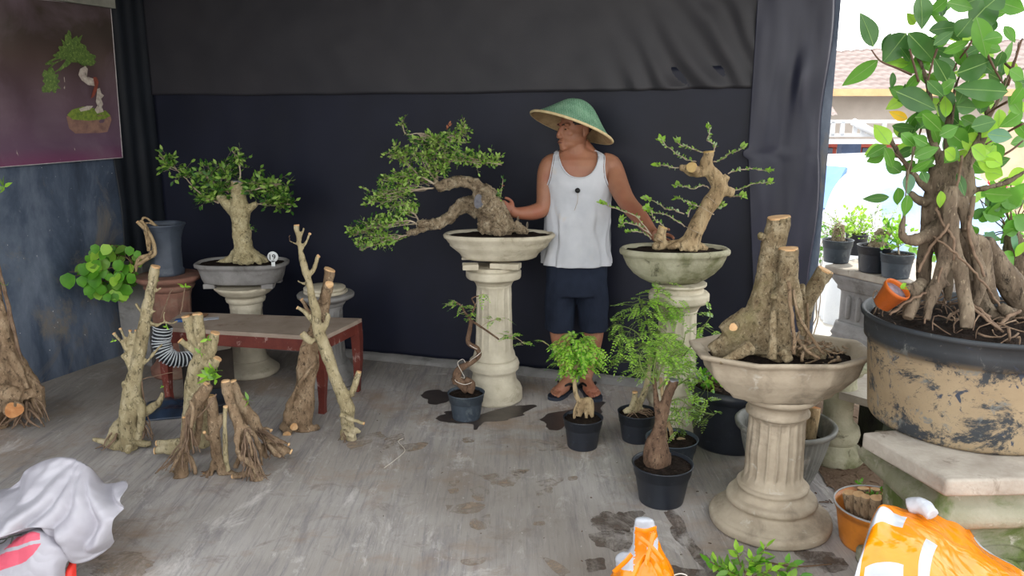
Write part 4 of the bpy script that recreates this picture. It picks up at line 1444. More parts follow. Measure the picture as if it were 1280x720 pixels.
build('white_spiral', mb, simple('pale_spiral', (200, 204, 208), (180, 186, 190), 10, .4), t)
# blue-black plastic sheet on the floor behind the stumps
mb = MB()
q0 = [G(176, 528), G(184, 504), G(262, 497), G(268, 520), G(236, 532)]
def bs(u, v):
    a = q0[0].lerp(q0[4], u) if u < .8 else q0[0].lerp(q0[4], u)
    p = (q0[0].lerp(q0[3], u)).lerp(q0[1].lerp(q0[2], u), v)
    e = min(u, 1 - u, v, 1 - v) * 5; e = min(1, e)
    p.z = .006 + e * (.035 + .03 * noise.noise(V((p.x * 9, p.y * 9, 0))) + .012 * noise.noise(V((p.x * 30, p.y * 30, 2))))
    return p + V((0, 0, 0))
mb.grid(bs, 50, 26)
o = build('plastic_sheet', mb, simple('blue_black_plastic', (40, 56, 78), (26, 34, 48), 8, .3, .1, .004, None, .6), None, 'crumpled blue-black plastic sheet on the floor between the stumps', 'plastic sheet')
s_ = o.modifiers.new('s', 'SOLIDIFY'); s_.thickness = .004
# shallow black basin
mb = MB(); p = G(268, 508)
mb.lathe(p, [(.02, 0), (.12, .0), (.14, .05), (.145, .055), (.14, .052), (.118, .008), (.02, .008)], 44)
build('black_basin', mb, M_BPLASTIC, None, 'shallow black basin on the floor behind the root cluster', 'basin')

# ================================================================== STUMPS
def stump(name, label, tubes, Y, mat, caps, sc, ox, oy, rootlets=(), voxel=.006, amp=.007, freq=20, stretch=.5, group=None, cut=None, rootmat=None, leaves=None, extra_mt=None, rl_r=(.0018, .004), sm=3, cat='tree stump'):
    tr = trunk(tubes, Y, voxel, amp, freq, stretch, caps, sc, ox, oy, sm=sm, clip=.002)
    lo_ = min(tr.v, key=lambda v: v.z)
    cx = sum(v.x for v in tr.v) / len(tr.v); cy = sum(v.y for v in tr.v) / len(tr.v)
    t = thing(name, label, cat, (cx, cy, 0), group)
    build('wood', tr, [mat, cut or M_CUT], t)
    if rootlets:
        mb = MB()
        for sp_ in rootlets:
            pts, rad = pxpath(sp_, Y, sc, ox, oy)
            pts = [V((p.x, p.y, max(p.z, .004))) for p in pts]
            p2, r2 = smooth_path(pts, rad, 5)
            p2 = [a + jit(.002) for a in p2]
            mb.tube(p2, r2, 6)
        build('roots', mb, rootmat or M_ROOTLET, t)
    if leaves:
        for (x, y, n, L, d) in leaves:
            ml = MB()
            b = P(x / sc + ox, y / sc + oy, Y + d)
            for i in range(n):
                a = 2 * PI * i / n + R(-.4, .4)
                ml.leaf(b, V((math.cos(a), -.3 + R(-.3, .3), math.sin(a) * .8 + .5)), jit(1), L * R(.7, 1.2), L * .42, rnd.choice([0, 1]), 2, .15, .3)
            build('sprout', ml, [L_MID, L_BRIGHT], t)
    return t

def fan(cx, cy, n, x0, x1, y1, r=3, dep=(-.06, .06), wob=12):
    """n rootlets from around (cx,cy) splaying to the line y1 between x0 and x1 (crop px)"""
    out = []
    for i in range(n):
        tx = x0 + (x1 - x0) * (i + R(0, 1)) / n
        d1 = R(*dep)
        out.append([(cx + R(-wob, wob), cy + R(-wob, wob), r * 1.2, d1 * .3), ((cx + tx) / 2 + R(-wob, wob), (cy + y1) / 2 + R(-wob, wob), r, d1 * .7), (tx, y1 + R(-wob, wob * .3), r * .5, d1)])
    return out

# tall bare stump with a straight stem
O3 = dict(sc=2.571, ox=60, oy=340)
stump('tree_stump', 'tall slim stump with a straight bare stem beside the striped hose', [
    [(258, 575, 24), (262, 520, 33), (265, 460, 34), (268, 400, 31), (278, 340, 25), (292, 280, 21), (303, 210, 20), (315, 140, 18), (328, 70, 16), (340, 10, 15), (346, -18, 15)],
    [(255, 470, 24), (225, 500, 20), (205, 530, 16), (190, 555, 10)], [(250, 540, 22), (215, 560, 14), (180, 545, 10), (142, 538, 6)],
    [(280, 400, 16, -.03), (300, 430, 14, -.03), (298, 490, 12, -.04), (290, 540, 12, -.04)], [(285, 540, 16), (310, 552, 10), (330, 550, 6)],
    [(300, 460, 12), (335, 435, 13), (358, 415, 10), (368, 385, 6)], [(262, 560, 16, -.05), (255, 580, 9, -.08)],
    [(268, 310, 12), (255, 280, 9), (240, 265, 8)], [(272, 270, 18, .02), (265, 235, 16, .02), (268, 215, 12, .02)],
    [(258, 250, 9), (235, 225, 7), (212, 197, 6)], [(262, 235, 8), (245, 210, 6), (232, 182, 5)], [(268, 230, 8), (278, 205, 6), (283, 188, 5)], [(262, 225, 7), (262, 205, 6), (264, 188, 5)],
    [(303, 300, 8), (325, 280, 5), (350, 250, 5), (368, 232, 4)], [(312, 155, 8), (330, 165, 6), (352, 172, 6)],
    [(320, 120, 6), (335, 128, 4), (345, 125, 4)], [(305, 135, 6), (292, 118, 4), (282, 102, 3)], [(248, 365, 10, -.02), (242, 355, 8, -.04)],
    [(352, 172, 6), (375, 162, 5), (400, 165, 4), (420, 155, 3)], [(375, 160, 4), (372, 140, 3), (376, 128, 3)], [(330, 60, 6), (348, 62, 4), (362, 50, 3)],
], 3.62, M_BARK_YEL, (0, 9, 10, 11, 12), rootlets=fan(300, 470, 9, 290, 345, 540, 2.5) + fan(230, 500, 7, 150, 240, 575, 3) + [
    [(300, 350, 3), (310, 420, 2.4), (325, 480, 2), (335, 540, 2)], [(295, 345, 2), (340, 335, 1.2), (400, 322, 1)], [(425, 140, 2), (433, 100, 2), (440, 50, 1.6)],
    [(362, 150, 2), (380, 100, 2), (392, 70, 1.4), (400, 55, 1.5)]],
    leaves=[(440, 48, 5, .03, 0), (345, 30, 3, .02, 0), (382, 178, 4, .02, 0), (212, 222, 3, .02, 0), (368, 370, 3, .015, 0)], voxel=.005, amp=.006, **O3)

O5 = dict(sc=4.9667, ox=190, oy=470)
# tall forked stump at the back of the cluster
stump('tree_stump', 'thick forked yellow-green stump rising behind the root cluster in front of the table', [
    [(452, 520, 20), (455, 440, 22), (462, 370, 22), (470, 320, 22), (490, 275, 24), (520, 255, 20), (530, 230, 17), (538, 195, 15)],
    [(480, 290, 20), (495, 240, 20), (488, 200, 17), (480, 134, 16)], [(495, 240, 18), (465, 220, 15), (452, 180, 14), (443, 142, 14)],
    [(490, 265, 14), (455, 245, 12), (425, 220, 11)], [(500, 290, 16), (530, 300, 14), (545, 278, 14)], [(500, 330, 22), (490, 420, 26), (480, 500, 26)],
    [(480, 490, 24), (440, 560, 20), (380, 570, 16), (345, 575, 12)], [(500, 480, 26), (500, 560, 20)], [(440, 545, 14), (390, 548, 12), (350, 550, 10)]
], 3.50, M_BARK_YEL, (0, 1, 2, 3, 4, 6, 8), leaves=[(515, 215, 5, .035, -.02), (490, 262, 5, .035, -.05), (520, 330, 8, .06, -.08), (535, 345, 5, .05, -.08), (540, 320, 5, .05, -.06)], **O3)
# the leaning root pieces of the cluster
stump('tree_stump', 'root-wrapped stump leaning left at the front left of the root cluster', [
    [(345, 55, 26), (300, 120, 40), (265, 190, 36), (240, 260, 34), (215, 340, 30), (200, 420, 32), (185, 520, 40), (180, 600, 42), (170, 655, 36)],
    [(200, 255, 14, -.02), (205, 330, 16, -.03), (190, 400, 14, -.03)], [(240, 150, 12, -.05), (255, 230, 10, -.06), (240, 320, 10, -.06)],
    [(205, 420, 12, -.05), (165, 500, 10, -.06), (110, 600, 8, -.06)], [(160, 600, 16), (120, 590, 10), (85, 585, 8)], [(110, 500, 12), (150, 530, 12), (190, 560, 14)],
    [(230, 500, 16), (265, 560, 10), (270, 610, 7)],
    [(350, 58, 24), (300, 200, 22, .03), (290, 330, 22, .05), (270, 430, 20, .05)],
], 3.33, M_BARK_ROOT, (~0, ~1, 5), rootlets=fan(200, 420, 10, 20, 270, 600, 5, (-.08, .0), 20) + fan(220, 250, 8, 180, 300, 480, 5, (-.1, -.02), 15) + [[(400, 110, 5, -.05), (350, 190, 5, -.06), (280, 260, 5, -.05)], [(170, 470, 6), (100, 540, 5), (22, 605, 4)]],
    cut=M_CUT, voxel=.005, amp=.008, **O5)
stump('tree_stump', 'upright brown stump with forked foot in the middle of the root cluster', [
    [(365, 125, 28), (372, 220, 32), (385, 320, 34), (395, 420, 34), (410, 510, 36), (435, 580, 38), (455, 640, 34)], [(400, 520, 26), (370, 580, 22), (345, 620, 16), (320, 618, 12)],
    [(350, 395, 14, -.02), (325, 350, 10, -.06)], [(470, 600, 24), (520, 620, 18), (560, 605, 14)], [(375, 600, 14, -.02), (350, 655, 10, -.02)],
    [(400, 340, 20), (425, 290, 16), (430, 240, 10)],
], 3.36, M_BARK_ROOT, (~0, 1, 2), rootlets=fan(350, 600, 5, 290, 360, 665, 4), cut=M_CUT, voxel=.005, **O5)
stump('tree_branch', 'slender peeled branch standing upright in the root cluster', [
    [(457, 190, 15), (452, 300, 15), (455, 420, 16), (460, 520, 17), (475, 590, 16)]], 3.27, M_BARK_YEL, (~0,), cut=M_CUT, voxel=.004, amp=.003, cat='branch', **O5)
stump('tree_stump', 'round-topped stump with a dense beard of fibrous roots, right front of the root cluster', [
    [(455, 30, 26), (470, 110, 33), (495, 200, 33), (530, 285, 34), (545, 350, 30), (560, 440, 32), (600, 520, 40), (640, 590, 46), (650, 640, 44), (610, 665, 26)],
    [(545, 300, 26), (600, 340, 22), (640, 380, 16), (665, 450, 14), (685, 560, 12)], [(540, 330, 20, -.02), (530, 420, 16, -.04), (550, 500, 18, -.05), (610, 540, 20, -.05), (650, 600, 18, -.05)],
    [(590, 340, 16, -.04), (610, 420, 12, -.06), (620, 500, 10, -.07)], [(640, 600, 26), (560, 610, 18), (500, 625, 14)], [(660, 600, 22), (690, 620, 14)], [(560, 420, 20, .04), (545, 500, 18, .04), (520, 570, 16, .04)]
], 3.30, M_BARK_ROOT, (~0, 4), rootlets=fan(590, 340, 12, 540, 690, 560, 6, (-.12, -.02), 18) + fan(620, 480, 14, 540, 720, 650, 5, (-.12, .0), 25) + fan(660, 600, 5, 690, 745, 650, 3), cut=M_CUT, voxel=.005, amp=.009, **O5)
stump('tree_stump', 'right-leaning stump whose root bundle spreads along the floor, right side of the cluster', [
    [(500, 30, 24), (530, 110, 28), (570, 190, 34), (620, 270, 34), (670, 340, 32), (720, 390, 26), (780, 440, 30), (830, 480, 30)],
    [(540, 180, 24, .02), (570, 260, 30, .04), (600, 300, 26, .05)], [(690, 330, 20, .02), (720, 330, 16, .05), (740, 340, 12, .05)], [(700, 380, 16, -.03), (780, 400, 14, -.04), (850, 425, 12, -.04)],
    [(700, 400, 16, -.05), (760, 470, 14, -.06), (800, 500, 14, -.06)], [(680, 420, 20), (700, 490, 18), (720, 510, 12)], [(820, 450, 24), (865, 470, 18)]
], 3.45, M_BARK_ROOT, (~0, 2, 3, 7) if False else (~0, 2, 3, 6), rootlets=fan(660, 330, 12, 700, 860, 430, 5, (-.1, 0), 20) + fan(700, 400, 8, 700, 830, 510, 5, (-.1, 0), 18), cut=M_CUT, voxel=.005, amp=.008,
    leaves=[(600, 150, 4, .035, -.05)], **O5)
stump('tree_branch', 'short thick log lying crosswise in the top of the root cluster', [
    [(345, 55, 20), (400, 75, 26), (440, 90, 28), (500, 110, 22)]], 3.50, M_BARK_ROOT, (0, ~0), cut=M_CUT, voxel=.004, amp=.004, cat='branch', **O5) if False else None
# two stumps on the right of the table
O4 = dict(sc=4.8, ox=330, oy=420)
stump('tree_stump', 'tall knobbly pale stump with many cut side branches, before the right table leg', [
    [(550, 650, 16), (520, 600, 34), (500, 520, 40), (500, 440, 44), (480, 370, 42), (455, 310, 36), (425, 240, 36), (400, 170, 36), (375, 100, 38), (345, 20, 38), (320, -60, 32), (312, -150, 28), (290, -230, 24), (268, -330, 21), (240, -420, 18), (222, -500, 16), (205, -580, 14), (198, -640, 17), (195, -665, 17)],
    [(520, 360, 24), (545, 300, 18), (570, 215, 15)], [(460, 470, 20, -.05), (530, 500, 14, -.08), (600, 525, 10, -.09)], [(500, 550, 24, -.02), (480, 545, 18, -.05), (465, 550, 12, -.06)],
    [(545, 560, 20), (580, 580, 12)], [(300, 40, 24), (255, 10, 20), (228, -15, 18)], [(260, -60, 14) , (215, -140, 12), (190, -178, 11)][:0] or [(290, -80, 14), (250, -140, 12), (200, -170, 11)],
    [(340, -10, 20), (370, -70, 17), (385, -120, 15), (368, -130, 12)], [(262, -360, 16), (300, -400, 15), (322, -470, 12), (328, -480, 12)], [(245, -310, 12), (220, -320, 10), (200, -335, 8)],
    [(225, -520, 13), (255, -570, 10), (275, -615, 9)], [(212, -560, 10), (235, -630, 9), (240, -650, 9)][:3], [(208, -545, 8), (175, -560, 5), (155, -570, 4)],
    [(470, 560, 14), (468, 640, 8)], [(510, 590, 18, -.04), (545, 605, 16, -.05)],
], 3.74, M_BARK_YEL, (0, 1, 2, 5, 6, 8, 10), rootlets=fan(480, 560, 6, 440, 500, 650, 3) + [[(155, -570, 2), (152, -590, 1.5), (155, -605, 1.5)]], cut=M_CUT, voxel=.005, amp=.006, freq=24, **O4)
stump('tree_stump', 'brown flaring stump behind the knobbly leaning one, with an orange cut at its foot', [
    [(225, 600, 30), (215, 520, 54), (215, 420, 52), (225, 330, 46), (235, 260, 38), (225, 190, 34), (240, 110, 30), (262, 20, 26), (310, -60, 30), (330, -150, 30), (345, -215, 30)],
    [(290, 100, 36), (320, 0, 34), (345, -100, 36), (360, -200, 34)], [(300, 110, 34), (290, 200, 36), (260, 300, 40), (250, 420, 50), (245, 520, 48)],
    [(360, -160, 30), (375, -280, 34), (390, -385, 36), (393, -400, 36)], [(340, -200, 24, -.04), (355, -280, 28, -.06), (372, -300, 24, -.09)] if False else [(350, -200, 26, -.04), (385, -280, 26, -.06), (392, -310, 26, -.08)],
    [(320, 150, 16, -.05), (250, 230, 14, -.07), (190, 330, 14, -.07), (150, 430, 20, -.05), (130, 520, 22, -.03), (110, 560, 20, -.03)],
    [(250, 540, 40), (290, 560, 30), (325, 540, 20)], [(180, 520, 30, -.04), (180, 545, 24, -.09)], [(150, 560, 26, -.03), (138, 595, 26, -.07)], [(250, 560, 40), (250, 610, 24)],
    [(355, 20, 16), (330, -60, 14)],[(280, -130, 16), (240, -200, 13), (225, -220, 13)]
], 3.86, M_BARK_ROOT, (3, 4, 7, 8, 11), rootlets=fan(150, 590, 6, 110, 200, 630, 4), cut=M_CUT, voxel=.006, amp=.010, freq=16, **O4)
# stump cut by the left edge of the picture
O0 = dict(sc=2.18, ox=0, oy=220)
stump('tree_stump', 'large gnarled root stump with orange sawn face at the left edge, against the dark wall', [
    [(-10, 260, 5), (-2, 330, 10), (5, 400, 20), (25, 480, 26), (60, 550, 30), (80, 600, 40)], [(5, 480, 30), (-5, 560, 34), (20, 600, 40), (60, 610, 44)],
    [(-30, 540, 60), (-20, 620, 60), (20, 650, 50)], [(90, 580, 26), (105, 630, 18), (100, 660, 12)], [(60, 600, 20, -.06), (20, 590, 22, -.08), (-20, 590, 20, -.08)],
    [(30, 610, 26, -.04), (38, 638, 24, -.14)], [(-60, 680, 40), (-10, 690, 30), (20, 700, 14)], [(20, 470, 10, -.03), (60, 540, 10, -.05), (75, 580, 10, -.06)]
], 3.90, M_BARK_DARK if False else M_BARK_ROOT, (5,), rootlets=[[(-5, 240, 4), (15, 330, 4), (35, 410, 4), (60, 500, 4), (90, 550, 3), (120, 580, 2)], [(0, 260, 3), (22, 340, 3), (40, 420, 3), (50, 500, 3), (85, 560, 3)], [(10, 300, 2), (25, 400, 2), (30, 480, 2), (60, 540, 2)]]
    + fan(60, 620, 16, -10, 130, 690, 3.5, (-.15, .0), 18) + fan(100, 600, 6, 90, 140, 670, 2.5, (-.1, .05), 12), cut=M_CUT_OR, voxel=.006, amp=.012, freq=16, leaves=[(12, 30, 5, .05, 0), (18, 298, 2, .03, 0)], **O0)
# ================================================================== small potted plants on the floor
def potted(label, px, py_base, Ypot, wpx, htop_py, mat, cat='potted plant', name='potted_tree', taper=.76):
    c = G(px, py_base); c.y = Ypot
    c.x = P(px, py_base, Ypot).x; c.z = 0
    r = wpx * .5 * mpp(P(px, htop_py, Ypot)) / 1.03
    h = P(px, htop_py, Ypot).z
    t = thing(name, label, cat, c)
    nursery_pot(t, c, r, h, mat, 0, taper)
    return t, c, r, h

def basey(py): return 1.62 / math.tan(PITCH + math.atan((py - 360) / 1000))
# A: twisted bonsai with white wire (pot 560-607, rim y 487, base y 527)
t, cA, rA, hA = potted('small pot with a twisting wired seedling in front of the central pedestal', 583, 520, basey(528) + .07, 47, 490, M_BPLASTIC2)
W = lambda x, y, d=0.0: P(x / 2.668 + 500, y / 2.668 + 270, cA.y + d)
tr = trunk([[(225, 585, 12), (205, 560, 16), (190, 535, 16), (200, 510, 13), (225, 495, 10), (250, 480, 9), (264, 460, 9), (255, 440, 9), (235, 430, 8), (226, 415, 8), (232, 385, 8), (236, 355, 7), (230, 330, 6)],
            [(230, 585, 16), (240, 560, 12), (215, 545, 11)], [(185, 560, 10), (180, 540, 10)], [(240, 350, 5), (270, 370, 4), (300, 390, 3.5), (330, 412, 3)], [(235, 340, 5), (215, 320, 4), (205, 300, 3), (180, 285, 2.5)], [(236, 330, 4), (250, 300, 3), (240, 275, 3), (270, 265, 2)]],
           cA.y, .0025, .0015, 40, .6, (), 2.668, 500, 270, sm=2)
build('trunk', tr, [M_BARK_DARK], t)
mw = MB()
pth = [W(240, 555, -.03), W(215, 562, -.04), W(185, 550, -.03), W(192, 535, .0), W(215, 540, -.03), W(205, 518, -.03), W(192, 490, -.03), W(210, 478, -.02), W(222, 492, 0), W(240, 478, -.02), W(262, 462, -.03), W(270, 450, 0), W(248, 440, -.02), W(232, 430, -.02)]
p2, r2 = smooth_path(pth, [.0018] * len(pth), 6); mw.tube(p2, r2, 6)
build('wire', mw, M_WIRE, t)
mt, ml = MB(), MB()
for cx, cy, rx, ry, n in ((190, 290, 40, 20, 7), (230, 310, 35, 28, 8), (225, 340, 22, 18, 5), (350, 345, 30, 14, 3), (360, 400, 30, 26, 9), (400, 425, 28, 14, 4), (310, 345, 30, 12, 4), (275, 258, 10, 14, 2)):
    for i in range(n):
        b = W(cx + R(-rx, rx) * .5, cy + R(-ry, ry) * .5, R(-.04, .04))
        pinnate(mt, ml, b, V((R(-1, 1), R(-.6, .3), R(-.2, .7))), R(.035, .06), 5, .02, [0, 1, 2], .4)
for sp_ in ([(236, 340), (215, 320), (190, 288), (150, 300)], [(330, 412), (345, 405), (375, 400), (415, 425)], [(270, 370), (300, 350), (340, 345)], [(250, 300), (262, 275), (280, 258)]):
    p2, r2 = smooth_path([W(*q) for q in sp_], [.002] * len(sp_), 4); mt.tube(p2, r2, 5)
fin(t, mt, ml, M_TWIG, [L_BRIGHT, L_LIGHT, L_HEART])

# B: small bright lime tree
t, cB, rB, hB = potted('small black pot with a round lime-green seedling tree at the man\'s feet', 728, 560, basey(567) + .09, 51, 521, M_BPLASTIC)
W = lambda x, y, d=0.0: P(x / 3.275 + 660, y / 3.275 + 320, cB.y + d)
tr = trunk([[(208, 655, 12), (222, 600, 16), (208, 590, 12), (198, 570, 10), (192, 540, 9), (190, 500, 9), (193, 470, 9), (200, 440, 7)], [(225, 598, 16), (250, 595, 18), (258, 620, 14), (262, 660, 8)], [(205, 600, 8), (192, 630, 7), (190, 665, 6)],
            [(240, 600, 12), (238, 640, 8), (240, 670, 6)], [(195, 470, 6), (170, 440, 4), (130, 400, 3), (90, 370, 2), (55, 345, 2)], [(197, 460, 6), (215, 400, 5), (210, 340, 4)], [(200, 450, 6), (240, 410, 4), (270, 380, 3)]], cB.y, .003, .002, 34, .6, (), 3.275, 660, 320, sm=2)
build('trunk', tr, [M_BARK_TAN], t)
mt, ml = MB(), MB()
for i in range(135):
    while True:
        q = jit(1)
        if q.length < 1: break
    b = W(200 + q.x * 100, 388 + q.z * -92, q.y * .12)
    b += V((0, 0, -.01))
    d = V((q.x * 1.0 + R(-.3, .3), q.y - .25, .4 + R(-.2, .4)))
    pinnate(mt, ml, b - d.normalized() * .02, d, R(.05, .075), 6, .023, [0, 0, 1, 2], .75, .5)
for i in range(16):
    e = W(200 + R(-80, 80), 390 + R(-70, 60), R(-.09, .09)); twig(mt, W(195, 450), e, .002, .001, .15)
for k in range(3): pinnate(mt, ml, W(70 - k * 8, 350 - k * 2), V((-1, 0, .3)), .03, 4, .014, [0], .3)
mt.tube([W(55, 345), W(80, 360), W(120, 395)], [.0015] * 3, 5, res=3)
fin(t, mt, ml, M_TWIG_GR, [L_BRIGHT, L_HEART, L_LIGHT])

# tall feathery seedlings (three pots)
def feathery(t, stems, leaves_at, Y, sc, ox, oy, mats, n_per=9, L=.020, ln=(.06, .1)):
    mt, ml = MB(), MB()
    Wf = lambda x, y, d=0.0: P(x / sc + ox, y / sc + oy, Y + d)
    nodes = []
    for sp_ in stems:
        pts = [Wf(*q) for q in sp_]
        p2, r2 = smooth_path(pts, [.0045 - .003 * i / (len(pts) - 1) for i in range(len(pts))], 5)
        mt.tube(p2, r2, 6); nodes += p2[2:]
    for cx, cy, rx, ry, n, dep in leaves_at:
        for i in range(n):
            while True:
                q = jit(1)
                if q.length < 1: break
            b = Wf(cx + q.x * rx, cy + q.z * ry, q.y * dep)
            o = min(nodes, key=lambda w: (w - b).length)
            d = (b - o); 
            if d.length > .03: twig(mt, o, b, .0013, .0008, .12, 4, 4)
            d = d.normalized() if d.length > .01 else V((0, 0, 1))
            d = V((d.x + R(-.5, .5), d.y + R(-.5, .3), d.z * .5 + R(-.1, .5)))
            pinnate(mt, ml, b, d, R(*ln), rnd.randint(6, 8), L, mats, R(.2, .7), .5)
    fin(t, mt, ml, M_TWIG_GR, [L_LIGHT, L_MID, L_BRIGHT, L_PALE])
O6 = dict(sc=2.25, ox=750, oy=330)
# C: back left pot
t, cC_, rC, hC = potted('black pot with a forked stub and slanting feathery sapling, left of the other seedling pots', 796, 550, basey(558) + .09, 51, 514, M_BPLASTIC)
tr = trunk([[(95, 425, 12), (90, 405, 10), (97, 380, 8), (98, 360, 8)], [(95, 410, 12), (80, 412, 10), (68, 418, 7)], [(100, 410, 9), (112, 405, 8), (120, 412, 6)],
            [(112, 412, 8), (110, 395, 10), (122, 370, 9), (132, 335, 8), (138, 300, 7), (142, 250, 6)]], cC_.y, .003, .003, 34, .6, (0,), sm=2, **O6)
build('trunk', tr, [M_BARK_YEL, M_CUT], t)
rl = MB()
for i in range(22):
    a = R(0, 2 * PI); q = P(95 / 2.25 + 750, 412 / 2.25 + 330, cC_.y)
    e = V((cC_.x + rC * .8 * math.cos(a), cC_.y + rC * .8 * math.sin(a), hC - .008))
    twig(rl, q, e, .004, .0015, .2, 5, 5)
build('roots', rl, M_ROOTLET, t)
feathery(t, [[(138, 300), (140, 240, .02), (150, 150, .05), (160, 90, .05), (162, 40, .04)], [(142, 250), (110, 200, -.03), (80, 180, -.05), (40, 170, -.05)], [(145, 200), (120, 130, .0), (110, 90, 0)], [(142, 250), (190, 200, .05), (210, 120, .06), (200, 100, .05)]],
         [(160, 80, 30, 45, 16, .1), (115, 125, 50, 40, 24, .1), (65, 180, 40, 40, 14, .08), (100, 220, 50, 40, 24, .12), (165, 170, 60, 60, 34, .14), (210, 120, 30, 40, 10, .1), (75, 265, 30, 25, 6, .06), (180, 240, 50, 40, 20, .12)], cC_.y, mats=[0, 1, 2], **O6)
# D: grey pot at the right
t, cD, rD, hD = potted('dusty grey pot with a bushy feathery seedling hanging over its right side', 838, 588, basey(600) + .12, 66, 547, M_BPLASTIC2)
tr = trunk([[(185, 500, 8), (180, 470, 9), (178, 430, 9), (182, 400, 8), (175, 360, 6), (170, 320, 5)], [(205, 500, 7), (200, 470, 6), (190, 440, 6)], [(215, 500, 6), (225, 490, 5), (240, 495, 4)]], cD.y, .003, .002, 34, .6, (), sm=2, **O6)
build('trunk', tr, [M_BARK_TAN], t)
feathery(t, [[(175, 360), (165, 320, .0), (150, 270, -.02)], [(180, 400), (220, 380, -.03), (270, 410, -.05), (320, 425, -.05)], [(178, 370), (220, 340, 0), (260, 320, 0), (300, 340, 0)], [(175, 350), (210, 290, .02), (250, 240, .02), (290, 180, .02), (310, 150, 0)], [(185, 440), (215, 440, -.02), (235, 450, -.05)]],
         [(240, 410, 50, 40, 26, .1), (300, 420, 30, 20, 10, .06), (250, 320, 50, 30, 20, .1), (160, 290, 50, 45, 24, .1), (215, 260, 45, 50, 24, .12), (290, 190, 35, 25, 8, .06), (300, 150, 25, 18, 5, .05), (215, 460, 25, 25, 8, .05), (300, 385, 30, 18, 4, .05)], cD.y, mats=[0, 0, 1, 2, 3], L=.018, ln=(.045, .08), **O6)
# E: front pot with the thick sawn sapling
t, cE, rE, hE = potted('largest black seedling pot with a thick sawn-off sapling, nearest of the seedling pots', 826, 632, basey(641) + .11, 77, 578, M_BPLASTIC, taper=.74)
tr = trunk([[(155, 575, 28), (158, 545, 38), (162, 515, 34), (163, 485, 23), (170, 450, 16), (181, 405, 15.5), (193, 365, 15), (205, 335, 14.5), (207, 326, 14.5)], [(140, 560, 20), (138, 520, 16), (148, 490, 14)], [(170, 450, 12), (160, 400, 9), (155, 350, 7), (150, 320, 6)],
            [(180, 560, 20), (182, 530, 18)]], cE.y, .004, .004, 24, .6, (0,), sm=2, **O6)
build('trunk', tr, [M_BARK_DARK, M_CUT_GREY], t)
feathery(t, [[(152, 340), (150, 310, -.02), (160, 260, -.02), (190, 200, 0)], [(155, 340), (120, 300, -.04), (110, 260, -.05)], [(165, 350), (200, 310, -.04), (230, 300, -.05)], [(160, 330), (180, 280, 0), (230, 230, 0), (240, 190, 0)]],
         [(140, 270, 45, 40, 20, .08), (190, 230, 50, 50, 26, .1), (215, 300, 35, 25, 10, .06), (105, 300, 25, 20, 5, .05)], cE.y, mats=[0, 1, 2, 2], **O6)
# big black tub behind them
t = thing('planter_tub', 'large black plastic tub behind the seedling pots, half hidden by the octagonal pot', 'plant pot', (0, 0, 0))
ct_ = P(912, 540, 3.72); ct_.z = 0; t.location = ct_; ORG[t.name] = ct_
h_ = P(912, 488, 3.6).z
mb = MB()
r_ = .205
mb.lathe(ct_, [(r_ * .85, 0), (r_ * .88, .01), (r_ * .97, h_ * .8), (r_ * .98, h_ * .82), (r_ * 1.02, h_ * .83), (r_ * 1.05, h_), (r_ * 1.0, h_), (r_ * .94, h_ - .05)], 64)
build('pot', mb, M_BPLASTIC, t)
mb = MB(); mb.lathe(ct_, [(r_ * .95, h_ - .05), (r_ * .95, h_ - .03), (r_ * .5, h_ - .02), (.01, h_ - .015)], 40); build('soil', mb, M_SOIL, t)
mt, ml = MB(), MB()
for i in range(30):
    b = P(R(866, 905), R(462, 490), 3.6 + R(-.1, .1)); twig(mt, V((ct_.x - .05, ct_.y, h_ - .03)), b, .002, .001)
    for k in range(3): ml.leaf(b, jit(1) + V((0, -.2, .5)), jit(1), .03, .02, rnd.choice([0, 1]), 2)
fin(t, mt, ml, M_TWIG_BR, [L_BRIGHT, L_HEART])

# ================================================================== OCTAGONAL POT WITH THE BIG STUMP
Yo = 2.90
co = P(975, 455, Yo); co.z = 0
t = thing('potted_stump', 'big sawn double-trunk stump in a pale octagonal concrete pot on the foreground pedestal', 'potted tree stump', (co.x, Yo, .553))
def octo(th, r, z):
    # chamfered rectangle in normalised coordinates
    c_, s_ = abs(math.cos(th)), abs(math.sin(th))
    k = max(c_, s_, (c_ + s_) / 1.47)
    return r / k
z0, z1 = .553, .735
prof = [(.17, 0), (.185, .004), (.195, .02), (.218, .035), (.268, .090), (.284, z1 - z0 - .035), (.29, z1 - z0 - .026), (.325, z1 - z0 - .014), (.330, z1 - z0)]
mb = MB()
inner = [(.322, z1 - z0 + .003), (.285, z1 - z0 - .004), (.268, z1 - z0 - .05)]
mb.lathe((co.x, Yo, z0), dense(prof, .02) + inner, 160, 1.0, .64, 0, octo, 0.0)
rough(mb, .002)
build('pot', mb, M_CONC, t)
mb = MB()
def sf(u, v):
    th = 2 * PI * u; r = octo(th, .278, 0) * v
    x, y = r * math.cos(th), r * math.sin(th) * .64
    return V((co.x + x, Yo + y, z1 - .045 + .03 * (1 - v ** 2) + .008 * noise.noise(V((x * 25, y * 25, 0))) + .006 * noise.noise(V((x * 70, y * 70, 0)))))
mb.grid(sf, 96, 24)
build('soil', mb, M_SOIL, t)
O7 = dict(sc=3.427, ox=850, oy=250)
